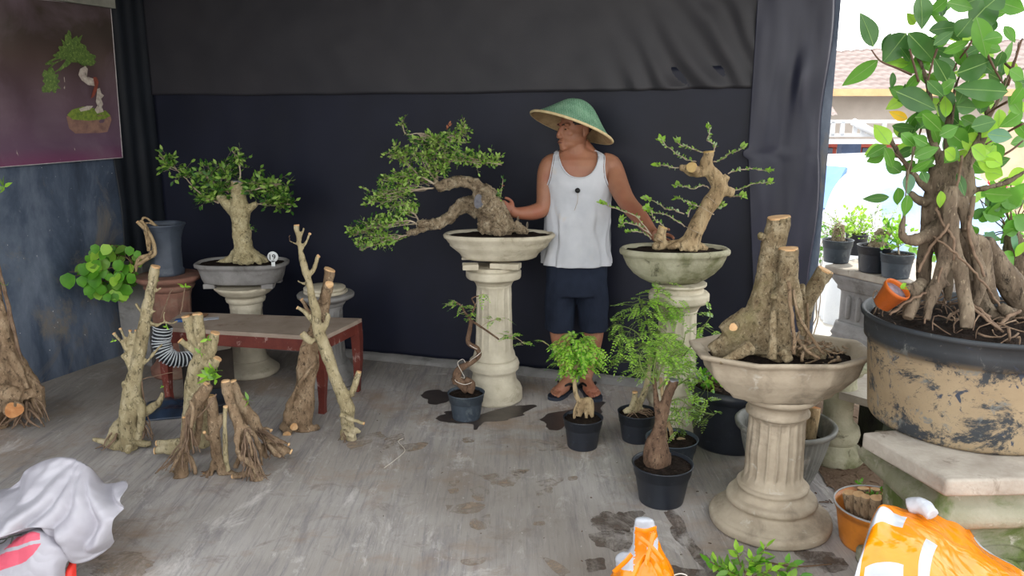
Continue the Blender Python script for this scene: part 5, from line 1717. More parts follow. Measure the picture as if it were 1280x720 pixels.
tr = trunk([
    [(340, 640, 70), (335, 560, 76), (345, 480, 66), (360, 420, 56), (375, 340, 51), (385, 260, 48), (400, 190, 52), (412, 140, 51), (422, 95, 50), (422, 74, 50)],
    [(330, 570, 60), (250, 585, 52), (190, 612, 40), (135, 650, 30)], [(330, 630, 40), (250, 645, 34), (190, 660, 26)], [(330, 600, 52), (250, 622, 48), (180, 645, 34), (140, 665, 22)], [(300, 500, 50), (240, 540, 50), (190, 575, 40)],
    [(430, 690, 52, -.06), (425, 600, 50, -.06), (430, 500, 46, -.07), (450, 400, 42, -.08), (465, 300, 42, -.08), (466, 240, 42, -.08), (466, 208, 42, -.08)],
    [(380, 660, 50, -.02), (370, 560, 46, -.02)], [(395, 680, 20, -.14), (395, 560, 16, -.13), (400, 470, 14, -.12)],
    [(490, 350, 22, -.1), (505, 430, 20, -.12), (515, 520, 18, -.12), (530, 580, 14, -.12)],
    [(540, 520, 18, .04), (550, 440, 30, .06), (575, 380, 34, .08), (610, 320, 36, .1), (622, 300, 36, .1)], [(520, 360, 14, .02), (530, 450, 14, .02), (545, 560, 14, .0), (550, 640, 14, -.02)],
    [(500, 640, 40, -.04), (560, 660, 34, -.04), (620, 670, 24, -.04)], [(240, 535, 20, -.1), (228, 545, 18, -.16)], [(300, 630, 34, -.1), (235, 668, 20, -.13), (170, 695, 12, -.13)],
    [(350, 160, 20, -.02), (344, 150, 12, -.06)], [(410, 400, 16, -.06), (400, 415, 14, -.1)], [(440, 650, 30, -.12), (470, 690, 20, -.16)]
], Yo, .005, .0045, 30, .6, (0, 5, 9, 12), sm=2, **O7)
build('trunk', tr, [M_BARK_BIG, M_CUT], t)
mb = MB()
rl = [[(465, 350, 8, -.14), (470, 430, 8, -.15), (485, 540, 8, -.17), (490, 660, 8, -.18)], [(485, 380, 6, -.12), (500, 470, 6, -.14), (545, 560, 7, -.14), (615, 660, 7, -.12)], [(545, 440, 6, 0), (548, 560, 6, -.05), (520, 690, 7, -.14)],
      [(500, 590, 8, -.1), (540, 640, 8, -.12), (600, 680, 6, -.14)], [(515, 560, 6, -.12), (480, 640, 6, -.16)]]
for sp_ in rl:
    p_, r_ = pxpath(sp_, Yo, 3.427, 850, 250); p_, r_ = smooth_path(p_, r_, 5); mb.tube([a + jit(.002) for a in p_], r_, 8)
for i in range(50):
    x, y = R(480, 700), R(610, 690)
    p0 = P(x / 3.427 + 850, y / 3.427 + 250, Yo + R(-.14, .05)); p0.z = max(p0.z, z1 - .03); 
    twig(mb, p0, p0 + V((R(-.06, .06), R(-.04, .04), R(-.01, .02))), R(.003, .007), .002, .2, 4, 6)
build('roots', mb, M_BARK_ROOT, t)
# wood chips left side
mt, ml = MB(), MB()
for i in range(3): 
    b = P(1040 + i * 6, 335 - i * 2, Yo + .12)
fin(t, mt, ml, M_TWIG, [L_MID])

# ================================================================== ribbed grey pot with firewood behind the front pedestal
Yg = 3.30
cg = P(977, 590, Yg); cg.z = 0
t = thing('ribbed_pot', 'grey ribbed plastic pot behind the front pedestal, holding cut wood', 'plant pot', (cg.x, Yg, 0))
def ribs(th, r, z): 
    return r * (1 + .018 * math.cos(44 * th)) if .03 < z < .24 else r
mb = MB()
mb.lathe((cg.x, Yg, 0), dense([(.115, 0), (.125, .01), (.150, .08), (.175, .17), (.188, .235), (.192, .25), (.212, .255), (.216, .272), (.210, .278), (.196, .274), (.180, .25), (.165, .17)]), 176, 1, 1, 0, ribs)
build('pot', mb, simple('grey_ribbed_plastic', (118, 118, 112), (96, 96, 92), 8, .55, .1, .003, [((150, 148, 140), 10, .55, .7)]), t)
mb = MB(); mb.lathe((cg.x, Yg, 0), [(.17, .17), (.17, .19), (.02, .2)], 40); build('soil', mb, M_SOIL, t)
for i, (x, y, x2, y2, r, lab) in enumerate(((1014, 552, 1018, 512, 8, 'pale cut stick standing in the ribbed grey pot, right one'), (1003, 556, 1008, 520, 4, 'thin dark stick standing in the ribbed grey pot beside the pale one'))):
    mb = MB()
    a, b = P(x, y, Yg - .02), P(x2, y2, Yg + .02); b.z += 0.01
    a = V((a.x, Yg, .195)); rr = r * .0034
    mb.tube([a, a.lerp(b, .5), b], [rr] * 3, 14, 0, 1, 4, .06, 30)
    build('cut_stick', mb, [M_BARK_TAN, M_CUT_OR], None, lab, 'stick')
# urn column behind
Yu = 3.52
cu = P(1043, 560, Yu); cu.z = 0
pedestal('pedestal', cu, [
    ('base', [(.125, 0), (.13, .01), (.13, .04), (.12, .06), (.098, .08), (.09, .095)], None),
    ('shaft', [(.088, .09), (.10, .11), (.105, .14), (.098, .17), (.075, .195), (.066, .22), (.066, .28), (.075, .36), (.07, .42)], None),
    ('capital', [(.07, .415), (.095, .43), (.10, .45), (.13, .46), (.13, .48), (.05, .482)], None)], M_CONC_MOSS2, 'mossy vase-shaped pedestal on the soil, right of the ribbed pot', seg=80, amp=.004)
# ================================================================== square pedestal with nursery pots in the back right
Yb = 4.35
zb = 0.66
cb = P(1105, 400, Yb); cb.z = 0
ang = -0.30
def sq_lathe(mb, c, prof, rz, flute=None, n=4.5, seg=128, mat=0):
    """square-section mouldings; prof (half width, z)"""
    def fn(th, r, z):
        c_, s_ = abs(math.cos(th)), abs(math.sin(th))
        k = max(c_, s_)
        rr = r / k
        cap = r * 1.36
        rr = min(rr, cap)
        if flute and flute[0] < z < flute[1]:
            loc = (math.tan(min(math.asin(min(s_, c_) / 1.0), .78)))
            w = (math.sin(loc * 0) if False else 0)
            x = (s_ if c_ > s_ else c_) / k * r
            e = min(1, (z - flute[0]) / .02, (flute[1] - z) / .02)
            g = abs(math.sin(x / r * PI * 2.5))
            if x < r * .85: rr -= .012 * e * g
        return rr
    mb.lathe(c, dense(prof), seg, 1, 1, mat, fn, rz)
E0 = G(1031, 331, zb); E1 = E0 + V((.46, -.888, 0)) * .60
ed = (E1 - E0).normalized(); en = V((-ed.y, ed.x, 0)); en = en if en.x > 0 else -en
sq = [E0, E1, E1 + en * .70, E0 + en * .70 - ed * .12]
cb = (E0 + E1) / 2 + en * .30; cb.z = 0
ang = math.atan2(ed.y, ed.x)
t = thing('pedestal', 'square fluted concrete pedestal in the back right with four nursery pots on its top', 'pedestal', cb)
def soft_hexa(name, base, h, mat, parent, bev=.012):
    bm = bmesh.new()
    vs = [bm.verts.new(p - V((0, 0, h))) for p in base] + [bm.verts.new(p) for p in base]
    for f in [(0, 3, 2, 1), (4, 5, 6, 7), (0, 1, 5, 4), (1, 2, 6, 5), (2, 3, 7, 6), (3, 0, 4, 7)]: bm.faces.new([vs[i] for i in f])
    bmesh.ops.recalc_face_normals(bm, faces=bm.faces)
    bmesh.ops.bevel(bm, geom=bm.edges[:], offset=bev, segments=3, profile=.6, affect='EDGES')
    bmesh.ops.triangulate(bm, faces=bm.faces)
    bmesh.ops.subdivide_edges(bm, edges=[e for e in bm.edges if e.calc_length() > .05], cuts=5, use_grid_fill=True)
    mb = MB(); bm.verts.ensure_lookup_table()
    mb.add([v.co.copy() for v in bm.verts], [[v.index for v in f.verts] for f in bm.faces], 0, True)
    bm.free(); rough(mb, .004, 12)
    return build(name, mb, mat, parent)
soft_hexa('slab', sq, .045, M_SLAB, t)
mb = MB()
sq_lathe(mb, cb, [(.27, 0), (.275, .01), (.275, .19), (.262, .20), (.255, .215), (.265, .235), (.255, .26), (.25, .29), (.245, .31)], ang); rough(mb, .004, 9)
build('base', mb, M_CONC_GREY, t)
mb = MB()
sq_lathe(mb, cb, [(.24, .305), (.232, .32), (.232, .50), (.24, .52)], ang); rough(mb, .002, 9)
for k in range(5):
    q_ = cb - en * .232 + ed * (-.15 + .075 * k)
    mb.tube([q_ + V((0, 0, .335)), q_ + V((0, 0, .35)), q_ + V((0, 0, .47)), q_ + V((0, 0, .485))], [.008, .017, .017, .008], 10)
build('shaft', mb, M_CONC_GREY, t)
mb = MB()
sq_lathe(mb, cb, [(.235, .51), (.25, .52), (.25, .54), (.26, .555), (.275, .58), (.285, .60), (.285, .617), (.05, .618)], ang); rough(mb, .004, 9)
build('capital', mb, M_CONC_GREY, t)
# wide slab over the pedestal
mb = MB()
def corner4(pxs, z): return [G(a, b, z) for a, b in pxs]
# nursery pots
def bpot(px, py, w, h, lab, mat=M_BPLASTIC2):
    c = G(px, py, zb + .003)
    s = mpp(c)
    t = thing('potted_plant', lab, 'potted plant', c)
    nursery_pot(t, V((c.x, c.y, 0)), w * .5 * s / 1.03, h * s, mat, c.z, .8)
    return t, c, s
t, c, s = bpot(1045, 327, 38, 28, 'nursery pot with a sawn grey stub and wiry shoots, leftmost on the square pedestal')
def stub(t, c, w, h, dx=0, dz0=0, Yd=0):
    mb = MB()
    hh = dz0
    mb.tube([c + V((0, 0, hh)), c + V((dx * .3, 0, hh + h * .4)), c + V((dx, 0, hh + h))], [w * .62, w * .5, w * .45], 14)
    r = remesh(mb, .006, 2); displace(r, .006, 22)
    mb2 = MB(); 
    build('trunk', r, [M_BARK_GREY], t)
stub(t, c, .075, .14, .0, .10)
mt, ml = MB(), MB()
for i in range(22):
    o = c + V((R(-.05, .05), R(-.04, .04), R(.14, .25)))
    e = o + V((R(-.16, .10), R(-.12, .1), R(-.10, .12)))
    pts = twig(mt, o, e, .0022, .0012, .3, 6)
    leaves_on(ml, pts, .5, 6, .016, [0, 1, 2], .6)
fin(t, mt, ml, M_TWIG, [L_PALE, L_LIGHT, L_BRIGHT])
t, c, s = bpot(1069, 318, 28, 26, 'dark nursery pot behind, second row on the square pedestal', M_BPLASTIC)
mt, ml = MB(), MB()
for i in range(24):
    o = c + V((0, 0, .10)); e = o + V((R(-.1, .08), R(-.08, .08), R(.04, .22))); pts = twig(mt, o, e, .002, .001, .2)
    leaves_on(ml, pts, .35, 7, .03, [0, 1], .7)
fin(t, mt, ml, M_TWIG_BR, [L_BRIGHT, L_LIGHT])
t, c, s = bpot(1091, 339, 43, 33, 'larger black nursery pot with a thick sawn stump, in the middle of the square pedestal', M_BPLASTIC)
stub(t, c, .09, .13, .05, .12)
mt, ml = MB(), MB()
for i in range(26):
    o = c + V((R(-.03, .08), R(-.04, .04), R(.16, .28)))
    e = o + V((R(-.12, .16), R(-.1, .1), R(-.05, .16)))
    pts = twig(mt, o, e, .002, .001, .3, 6)
    leaves_on(ml, pts, .4, 6, .016, [0, 1, 2], .6)
fin(t, mt, ml, M_TWIG, [L_PALE, L_LIGHT, L_BRIGHT])
t, c, s = bpot(1119, 346, 41, 30, 'blue-grey nursery pot with a leafy bright green seedling, rightmost on the square pedestal')
mt, ml = MB(), MB()
pts0 = twig(mt, c + V((.01, 0, .11)), c + V((-.03, 0, .24)), .006, .004, .1)
for i in range(26):
    e = c + V((-.05 + R(-.11, .10), R(-.1, .1), .23 + R(-.06, .12))); pts = twig(mt, rnd.choice(pts0[2:]), e, .0018, .001, .15)
    leaves_on(ml, pts, .3, 7, .032, [0, 0, 1], .6)
fin(t, mt, ml, M_TWIG, [L_BRIGHT, L_HEART])
# wooden plank between the pedestal and the big pot
mb = MB()
q = [G(1052, 490, .17), G(1064, 464, .17), G(1180, 505, .17), G(1150, 545, .17)]
q = [P(1050, 482, 3.45), P(1062, 462, 3.75), P(1160, 478, 3.6), P(1140, 520, 3.2)]
for p in q: p.z = .36
mb.hexa([p - V((0, 0, .035)) for p in q] + q, 0)
rough(mb, .003)
build('wooden_plank', mb, M_SLAB, None, 'pale plank lying between the mossy urn pedestal and the big mud-stained pot', 'plank')
# plank support: dark old crate under it
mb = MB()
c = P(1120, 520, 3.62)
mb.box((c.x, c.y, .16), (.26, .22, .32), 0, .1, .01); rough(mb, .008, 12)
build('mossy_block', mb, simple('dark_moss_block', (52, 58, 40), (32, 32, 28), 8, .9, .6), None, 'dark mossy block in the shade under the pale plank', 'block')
mb = MB(); c = G(1095, 500, .06); mb.tube([c, c + V((.1, -.02, 0))], [.04, .04], 20)
mb = MB(); c = P(1092, 503, 3.3)
mb.lathe((c.x, c.y, .0), [(.05, .0), (.055, .1), (.06, .14), (.056, .14), (.05, .05), (.01, .05)], 30)

# ================================================================== big mossy pedestal with slab, right foreground
Ybp = 2.55
zs = .56                      # top of the slab
slab = [G(1078, 540, zs), G(1184, 600, zs), G(1420, 596, zs), G(1330, 520, zs)]
t = thing('pedestal', 'large mossy concrete pedestal with a thick stone slab top at the right edge', 'pedestal', V((1.5, Ybp, 0)))
soft_hexa('slab', slab, .055, M_SLAB, t)
cs = sum(slab, V((0, 0, 0))) / 4
ax = (slab[2] - slab[1]).normalized(); rzp = math.atan2(ax.y, ax.x)
cpz = V((slab[1].x, slab[1].y, 0)) + ax * .245 + V((-ax.y, ax.x, 0)) * .27; cpz.z = 0
hz = zs - .055
mb = MB()
sq_lathe(mb, cpz, [(.185, hz - .27), (.19, hz - .16), (.20, hz - .14), (.235, hz - .125), (.255, hz - .11), (.262, hz - .085), (.25, hz - .06), (.225, hz - .04), (.22, hz - .02), (.225, hz), (.05, hz + .002)], rzp, seg=160); rough(mb, .005, 9)
build('capital', mb, M_CONC_MOSS, t)
mb = MB()
sq_lathe(mb, cpz, [(.235, 0), (.24, .01), (.24, .05), (.20, .08), (.185, .10), (.175, .12), (.175, hz - .24), (.187, hz - .26)], rzp, seg=160); rough(mb, .005, 9)
# carved arch moulding on the front face
build('shaft', mb, M_CONC_MOSS, t)
fy = V((ax.y, -ax.x, 0))     # outward from the front face
mb = MB()
for k, (wd, tp) in enumerate(((.125, .0), (.085, -.035))):
    pts = []
    for i in range(25):
        a = PI * i / 24
        pts.append(cpz + fy * .182 + ax * (wd * math.cos(a)) + V((0, 0, hz - .20 + tp - .09 + .09 * math.sin(a) * (wd / .125))))
    pts = [pts[0] - V((0, 0, .2))] + pts + [pts[-1] - V((0, 0, .2))]
    mb.tube(pts, [.011] * len(pts), 8)
rough(mb, .003)
build('arch_moulding', mb, M_CONC_MOSS, t)

# ================================================================== BIG POT WITH THE FICUS
Yf = 2.62
cf = P(1208, 500, Yf); cf.z = 0
zr_ = P(1078, 392, Yf).z
rf = (P(1208, 390, Yf).x - P(1078, 390, Yf).x)
hp_ = zr_ - (zs + .008)
t = thing('ficus_bonsai', 'large ficus with aerial roots and glossy leaves in a mud-stained black tub, right foreground', 'ficus tree', (cf.x, Yf, zs))
def mudpot():
    tt = NT('mud_stained_tub')
    sx = tt.n('ShaderNodeSeparateXYZ'); tt.l(tt.tc.outputs['Object'], sx.inputs[0])
    base = tt.ramp(tt.noise(8, 5), [(.3, (44, 48, 52)), (.7, (60, 64, 68))])
    n = tt.noise(5.5, 9, .8, tt.coords((1, 1, 1.3)), .35)
    hgt = tt.mask(sx.outputs['Z'], hp_ * .80, hp_ * .70)      # mud stops under the rim band
    m1 = tt.mask(n, .43, .49)
    mm_ = tt.n('ShaderNodeMath', operation='MULTIPLY'); tt.l(m1, mm_.inputs[0]); tt.l(hgt, mm_.inputs[1])
    mud = tt.ramp(tt.noise(3.5, 6, .7), [(.3, (138, 120, 94)), (.6, (156, 138, 110)), (.8, (118, 104, 86))])
    col = tt.mix(mm_.outputs[0], base, mud)
    nb_ = tt.noise(13, 6, .75, tt.coords((1, 1, 1)), 1.2)
    col = tt.mix(tt.mask(nb_, .60, .64), col, (54, 62, 76))
    n3 = tt.noise(16, 5, .7, None, .6)
    m3 = tt.mask(n3, .58, .68)
    col = tt.mix(m3, col, (110, 112, 108))
    return tt.finish(col, .6, n, .2, .004, .4)
mb = MB()
prof = [(rf * .865, 0), (rf * .88, .01), (rf * .89, .03), (rf * .95, hp_ * .72), (rf * .955, hp_ * .74), (rf * .985, hp_ * .75), (rf * 1.0, hp_ * .95), (rf * 1.03, hp_ * .955), (rf * 1.035, hp_ * .985), (rf * 1.02, hp_), (rf * .99, hp_ * .99), (rf * .96, hp_ * .9), (rf * .95, hp_ * .8)]
mb.lathe((cf.x, Yf, zs + .004), dense(prof, .03), 96)
build('pot', mb, mudpot(), t)
zt_ = zs + hp_ - .035
mb = MB()
def sf(u, v):
    th = 2 * PI * u; r = rf * .97 * v
    x, y = r * math.cos(th), r * math.sin(th)
    return V((cf.x + x, Yf + y, zt_ + .04 * (1 - v * v) + .012 * noise.noise(V((x * 18, y * 18, 3))) + .005 * noise.noise(V((x * 60, y * 60, 3)))))
mb.grid(sf, 80, 26)
build('soil', mb, M_SOIL, t)
O8 = dict(sc=2.768, ox=1000, oy=180)
tubes = [
    [(512, 540, 12), (508, 450, 22), (502, 360, 36), (500, 280, 46), (505, 200, 50), (515, 130, 46), (525, 90, 38), (530, 60, 24)],
    [(425, 540, 18, .05), (430, 400, 24, .05), (445, 300, 30, .04), (455, 220, 32, .02), (470, 140, 30), (470, 80, 22)],
    [(560, 200, 32), (575, 150, 30), (575, 110, 28), (572, 85, 24)], [(585, 540, 16, .05), (570, 400, 26, .05), (545, 300, 36, .05)],
    [(480, 290, 34, -.04), (450, 310, 28, -.07), (410, 330, 20, -.09), (375, 332, 15, -.10), (355, 315, 12, -.10), (352, 285, 9, -.10), (362, 240, 6, -.10), (366, 170, 5, -.10), (372, 100, 4.5, -.1), (388, 50, 4, -.1), (395, 0, 3.5, -.1)],
    # big legs
    [(520, 150, 30, -.08), (520, 250, 26, -.11), (530, 350, 24, -.13), (552, 420, 22, -.15), (565, 500, 24, -.17), (578, 570, 24, -.20), (575, 640, 22, -.22)],
    [(500, 260, 26, -.08), (505, 350, 24, -.12), (495, 430, 24, -.14), (470, 500, 20, -.16), (445, 560, 16, -.18), (435, 610, 13, -.19)],
    [(560, 180, 22, -.08), (575, 280, 18, -.1), (600, 350, 18, -.12), (615, 420, 22, -.12), (625, 480, 24, -.13), (610, 530, 18, -.14), (600, 560, 14, -.15)],
    [(600, 320, 14, -.10), (635, 350, 22, -.10), (645, 430, 20, -.1), (660, 500, 16, -.12), (680, 550, 12, -.14)],
    [(640, 330, 24, -.02), (680, 400, 34, -.02), (720, 470, 44, -.02), (770, 540, 50, -.02), (800, 600, 44, -.02)],
    [(430, 480, 24, -.10), (400, 510, 26, -.12), (385, 560, 24, -.14), (370, 605, 20, -.16)], [(440, 490, 16, -.1), (390, 490, 14, -.12), (340, 530, 12, -.14), (300, 580, 10, -.15)],
    [(520, 485, 12, -.16), (470, 490, 14, -.16), (440, 520, 12, -.16)], [(620, 470, 26, -.02), (640, 560, 24, -.05), (700, 600, 18, -.1), (740, 580, 16, -.12)],
    [(690, 560, 16, -.1), (720, 580, 18, -.12), (745, 580, 14, -.1)],
    # branches
    [(490, 170, 20), (440, 150, 16), (400, 110, 12), (360, 60, 10), (325, 5, 8), (310, -25, 7)], [(440, 205, 18), (405, 190, 14), (380, 165, 10)],
    [(500, 100, 22), (480, 40, 16), (455, -20, 13), (440, -80, 10), (450, -160, 9), (425, -260, 8), (400, -320, 7), (390, -370, 7)],
    [(540, 100, 20), (570, 60, 12), (600, 10, 9), (640, -70, 8), (690, -160, 6), (730, -260, 4), (760, -360, 3)], [(600, 160, 14), (650, 150, 9), (720, 130, 9), (780, 95, 8), (830, 60, 7)],
    [(560, 90, 20), (610, 30, 12), (650, -60, 10), (640, -160, 8), (600, -260, 7), (560, -330, 6)], [(575, 300, 12, -.12), (590, 240, 8, -.12), (600, 180, 7, -.12)],
    [(530, 70, 20), (510, 0, 14), (520, -100, 9), (540, -200, 8), (580, -300, 6)],
]
tr = trunk(tubes, Yf, .005, .005, 26, .35, (), sm=2, **O8)
build('trunk', tr, [M_BARK_FICUS], t)
mb = MB()
rl = [[(460, 320, 4, -.12), (540, 380, 4, -.18), (600, 440, 4, -.19), (650, 500, 4, -.18), (690, 560, 4, -.16)], [(470, 220, 5, -.08), (500, 280, 5, -.12), (530, 330, 5, -.16), (535, 400, 4, -.17)], [(540, 230, 6, -.1), (500, 300, 5, -.14), (450, 360, 5, -.12), (410, 440, 5, -.12)],
      [(600, 560, 6, -.17), (640, 590, 6, -.19), (690, 640, 5, -.22)], [(600, 570, 5, -.19), (650, 610, 5, -.21), (700, 650, 4, -.23)], [(680, 640, 7, -.2), (720, 600, 7, -.17), (760, 580, 6, -.15)], [(440, 510, 5, -.16), (380, 540, 5, -.17), (310, 590, 4, -.18)],
      [(490, 430, 4, -.16), (460, 540, 4, -.18), (430, 620, 3, -.2)], [(585, 250, 5, -.13), (590, 340, 5, -.14), (640, 460, 5, -.17)], [(560, 40, 5, -.06), (545, 140, 5, -.1), (500, 190, 5, -.1)]]
for sp_ in rl:
    p_, r_ = pxpath(sp_, Yf, 2.768, 1000, 180); p_, r_ = smooth_path(p_, r_, 6); mb.tube([a + jit(.003) for a in p_], r_, 7)
for i in range(140):
    a = R(0, 2 * PI); q = rf * math.sqrt(R(.05, .85))
    p0 = V((cf.x + q * math.cos(a), Yf + q * math.sin(a) * 1.0, zt_ + R(.01, .09)))
    d = V((R(-.12, .12), R(-.08, .08), R(-.07, .02)))
    p1 = p0 + d
    if (V((p1.x - cf.x, p1.y - Yf, 0))).length > rf * .93: continue
    p1.z = max(p1.z, zt_ + .005)
    twig(mb, p0, p1, R(.002, .005), .0015, .3, 5, 5)
build('aerial_roots', mb, M_ROOTLET, t)
# leaves
ml, mt = MB(), MB()
def fleaf(x0, y0, x1, y1, w, mat, sc=3.271, ox=1000, oy=0, dy=None, tilt=None, fold=.18, droop=.12):
    dy = R(-.22, .05) if dy is None else dy
    x1 += (x1 - x0) * .10; y1 += (y1 - y0) * .10
    a = P(x0 / sc + ox, y0 / sc + oy, Yf + dy); b = P(x1 / sc + ox, y1 / sc + oy, Yf + dy + (R(-.03, .03)))
    d = b - a
    L = d.length; s = mpp(a)
    sd = d.cross(V((0, 1, 0))).normalized()
    sd = (sd + V((0, R(-.35, .35) if tilt is None else tilt, 0))).normalized()
    ml.leaf(a, d, sd, L, w / sc * s * .98, mat, 8, fold, droop, 'oval', rib=5)
    return a
D, M, B_ = 0, 1, 2
lv = [(300, 192, 262, 62, 95, D), (320, 245, 188, 345, 68, M), (335, 210, 375, 140, 50, D), (435, 135, 350, 245, 105, D), (440, 135, 552, 245, 95, D), (490, -20, 508, 105, 105, D), (545, 45, 600, 0, 50, M),
      (600, 10, 710, 30, 62, M), (690, 100, 810, -20, 150, D), (720, 68, 768, 222, 88, M), (820, 10, 915, 40, 75, M), (525, 125, 655, 105, 62, D), (545, 185, 625, 130, 45, D), (585, 215, 690, 172, 48, M), (630, 250, 742, 190, 62, D),
      (400, 268, 515, 275, 62, M), (380, 295, 378, 358, 36, D), (393, 375, 552, 440, 100, D), (640, 300, 775, 255, 115, D), (852, 375, 662, 362, 92, D), (562, 425, 655, 500, 90, D), (640, 435, 716, 442, 62, D), (855, 285, 915, 320, 60, M),
      (850, 395, 912, 460, 70, M), (912, 355, 868, 425, 62, M), (912, 455, 832, 515, 68, M), (440, 488, 372, 460, 40, 3), (470, 480, 555, 478, 62, M), (500, 465, 580, 535, 62, M), (365, 592, 312, 512, 72, 4), (345, 600, 272, 630, 55, 4), (345, 605, 385, 680, 60, M),
      (412, 545, 470, 592, 56, M), (465, 645, 565, 605, 52, M), (452, 702, 535, 662, 36, M), (570, 555, 640, 520, 60, M), (600, 535, 690, 600, 92, M), (700, 520, 795, 495, 72, D), (765, 548, 868, 562, 62, B_), (788, 585, 822, 655, 62, M), (725, 650, 825, 700, 62, 4), (700, 600, 765, 645, 70, 4),
      (345, 628, 282, 660, 52, M), (560, 380, 640, 330, 60, M), (600, 330, 560, 250, 70, D), (700, 230, 790, 290, 80, D), (640, 150, 700, 80, 90, D), (520, 330, 585, 390, 50, D), (770, 300, 830, 330, 50, D), (655, 480, 740, 520, 60, M), (700, 400, 790, 420, 70, M),
      (740, 470, 790, 560, 70, M), (640, 600, 600, 660, 70, M), (660, 560, 740, 600, 80, 4), (520, 590, 470, 560, 50, M), (800, 500, 750, 560, 60, 4), (560, 470, 500, 520, 60, D), (620, 440, 580, 360, 64, D), (690, 330, 650, 420, 64, D), (790, 130, 770, 60, 60, D), (640, 380, 730, 350, 66, M),
      (450, 250, 420, 200, 40, D), (575, 310, 640, 330, 70, D), (830, 150, 760, 160, 60, M), (470, 100, 445, 60, 40, 4), (760, 30, 830, -30, 100, D), (660, 20, 740, -10, 80, D)]
for a in lv:
    fleaf(*a)
lv2 = [(310, 183, 225, 192, 34, D), (375, 100, 377, 168, 46, B_), (338, 150, 342, 208, 46, M), (372, 175, 366, 245, 44, M), (487, 162, 488, 218, 34, 4), (300, 5, 235, 42, 40, M), (640, 170, 735, 182, 60, M), (430, 20, 460, 60, 50, M), (380, 30, 430, 10, 46, M),
       (405, 70, 470, 40, 50, M), (500, 20, 540, 50, 50, 4), (610, 60, 660, 30, 60, 4), (640, 90, 700, 110, 60, 4), (590, 60, 640, 100, 50, M), (420, 95, 440, 130, 40, D), (640, 40, 700, 70, 60, 4), (540, 60, 580, 20, 40, 4), (350, 100, 300, 60, 50, M), (400, 60, 350, 90, 40, M)]
for a in lv2:
    fleaf(*a, sc=2.768, ox=1000, oy=180)
cen2 = [(1188, 100, 66, 92), (1195, 175, 62, 42), (1215, 50, 55, 60), (1150, 150, 36, 36), (1250, 130, 36, 60)]
for i in range(95):
    cx, cy, rx, ry = rnd.choice(cen2)
    while True:
        x, y = R(-1, 1), R(-1, 1)
        if x * x + y * y < 1: break
    x = cx + x * rx; y = cy + y * ry
    a = R(0, 2 * PI); l = R(24, 38)
    fleaf(x, y, x + l * math.cos(a), y + l * math.sin(a) * .8, R(12, 18), rnd.choice([D, D, M, M, 4]), 1, 0, 0, dy=R(-.08, .35), fold=R(.15, .4), droop=R(.05, .35))
build('foliage', ml, [L_FDARK, L_FMID, L_FBLUE, L_YEL, L_BRIGHT, leafmat('leaf_midrib', (150, 186, 110), (130, 170, 94), .3)], t)
# petioles / small twigs
for sp_ in ([(455, 305), (400, 280), (330, 250), (292, 203)], [(485, 335), (455, 225), (450, 200)], [(470, 420), (500, 500), (465, 620), (450, 710)], [(715, 140), (690, 190), (640, 260), (600, 370), (560, 430)], [(850, 350), (900, 180), (912, 160)], [(765, 220), (800, 290), (830, 340)], [(560, 200), (530, 300), (520, 360)],
           [(820, 640), (870, 610), (912, 575)], [(850, 415), (790, 450), (740, 500)], [(340, 600), (400, 640), (440, 690)], [(912, 505), (830, 550), (760, 590)], [(840, 260), (880, 290), (915, 280)]):
    p_ = [P(x / 3.271 + 1000, y / 3.271, Yf + R(-.1, .0)) for x, y in sp_]
    p2, r2 = smooth_path(p_, [.0042 - .0008 * i for i in range(len(p_))], 5); mt.tube(p2, r2, 6)
build('twigs', mt, simple('dark_twig', (104, 78, 60), (84, 62, 48), 20, .7), t)

# small tilted orange pot lying on the tub's soil
co_ = P(1111, 372, 2.46)
t = thing('flower_pot', 'small orange plastic pot tipped over on the rim of the ficus tub', 'plant pot', co_)
axd = V((.34, -.50, .80)).normalized()
q_ = V((0, 0, 1)).rotation_difference(axd).to_matrix()
mb = MB()
mb.lathe(co_ - axd * .036, [(.025, 0), (.029, .003), (.040, .068), (.043, .070), (.043, .080), (.040, .082), (.038, .072), (.027, .01), (.01, .008)], 48, 1, 1, 0, None, 0, q_)
build('pot', mb, simple('orange_plastic', (190, 96, 30), (164, 80, 24), 12, .45, .05), t)
mb = MB(); mb.lathe(co_ - axd * .036, [(.038, .060), (.037, .066), (.01, .068)], 40, 1, 1, 0, None, 0, q_)
build('soil', mb, simple('lilac_pot_fill', (140, 128, 140), (96, 84, 92), 40, .8, .4), t)
ml = MB()
for i in range(6): ml.leaf(co_ + axd * .04 + V((.012, 0, 0)), V((R(-.6, 1), R(-.6, 0), R(.1, 1))), jit(1), .025, .011, 0, 2)
build('sprout', ml, [L_BRIGHT], t)

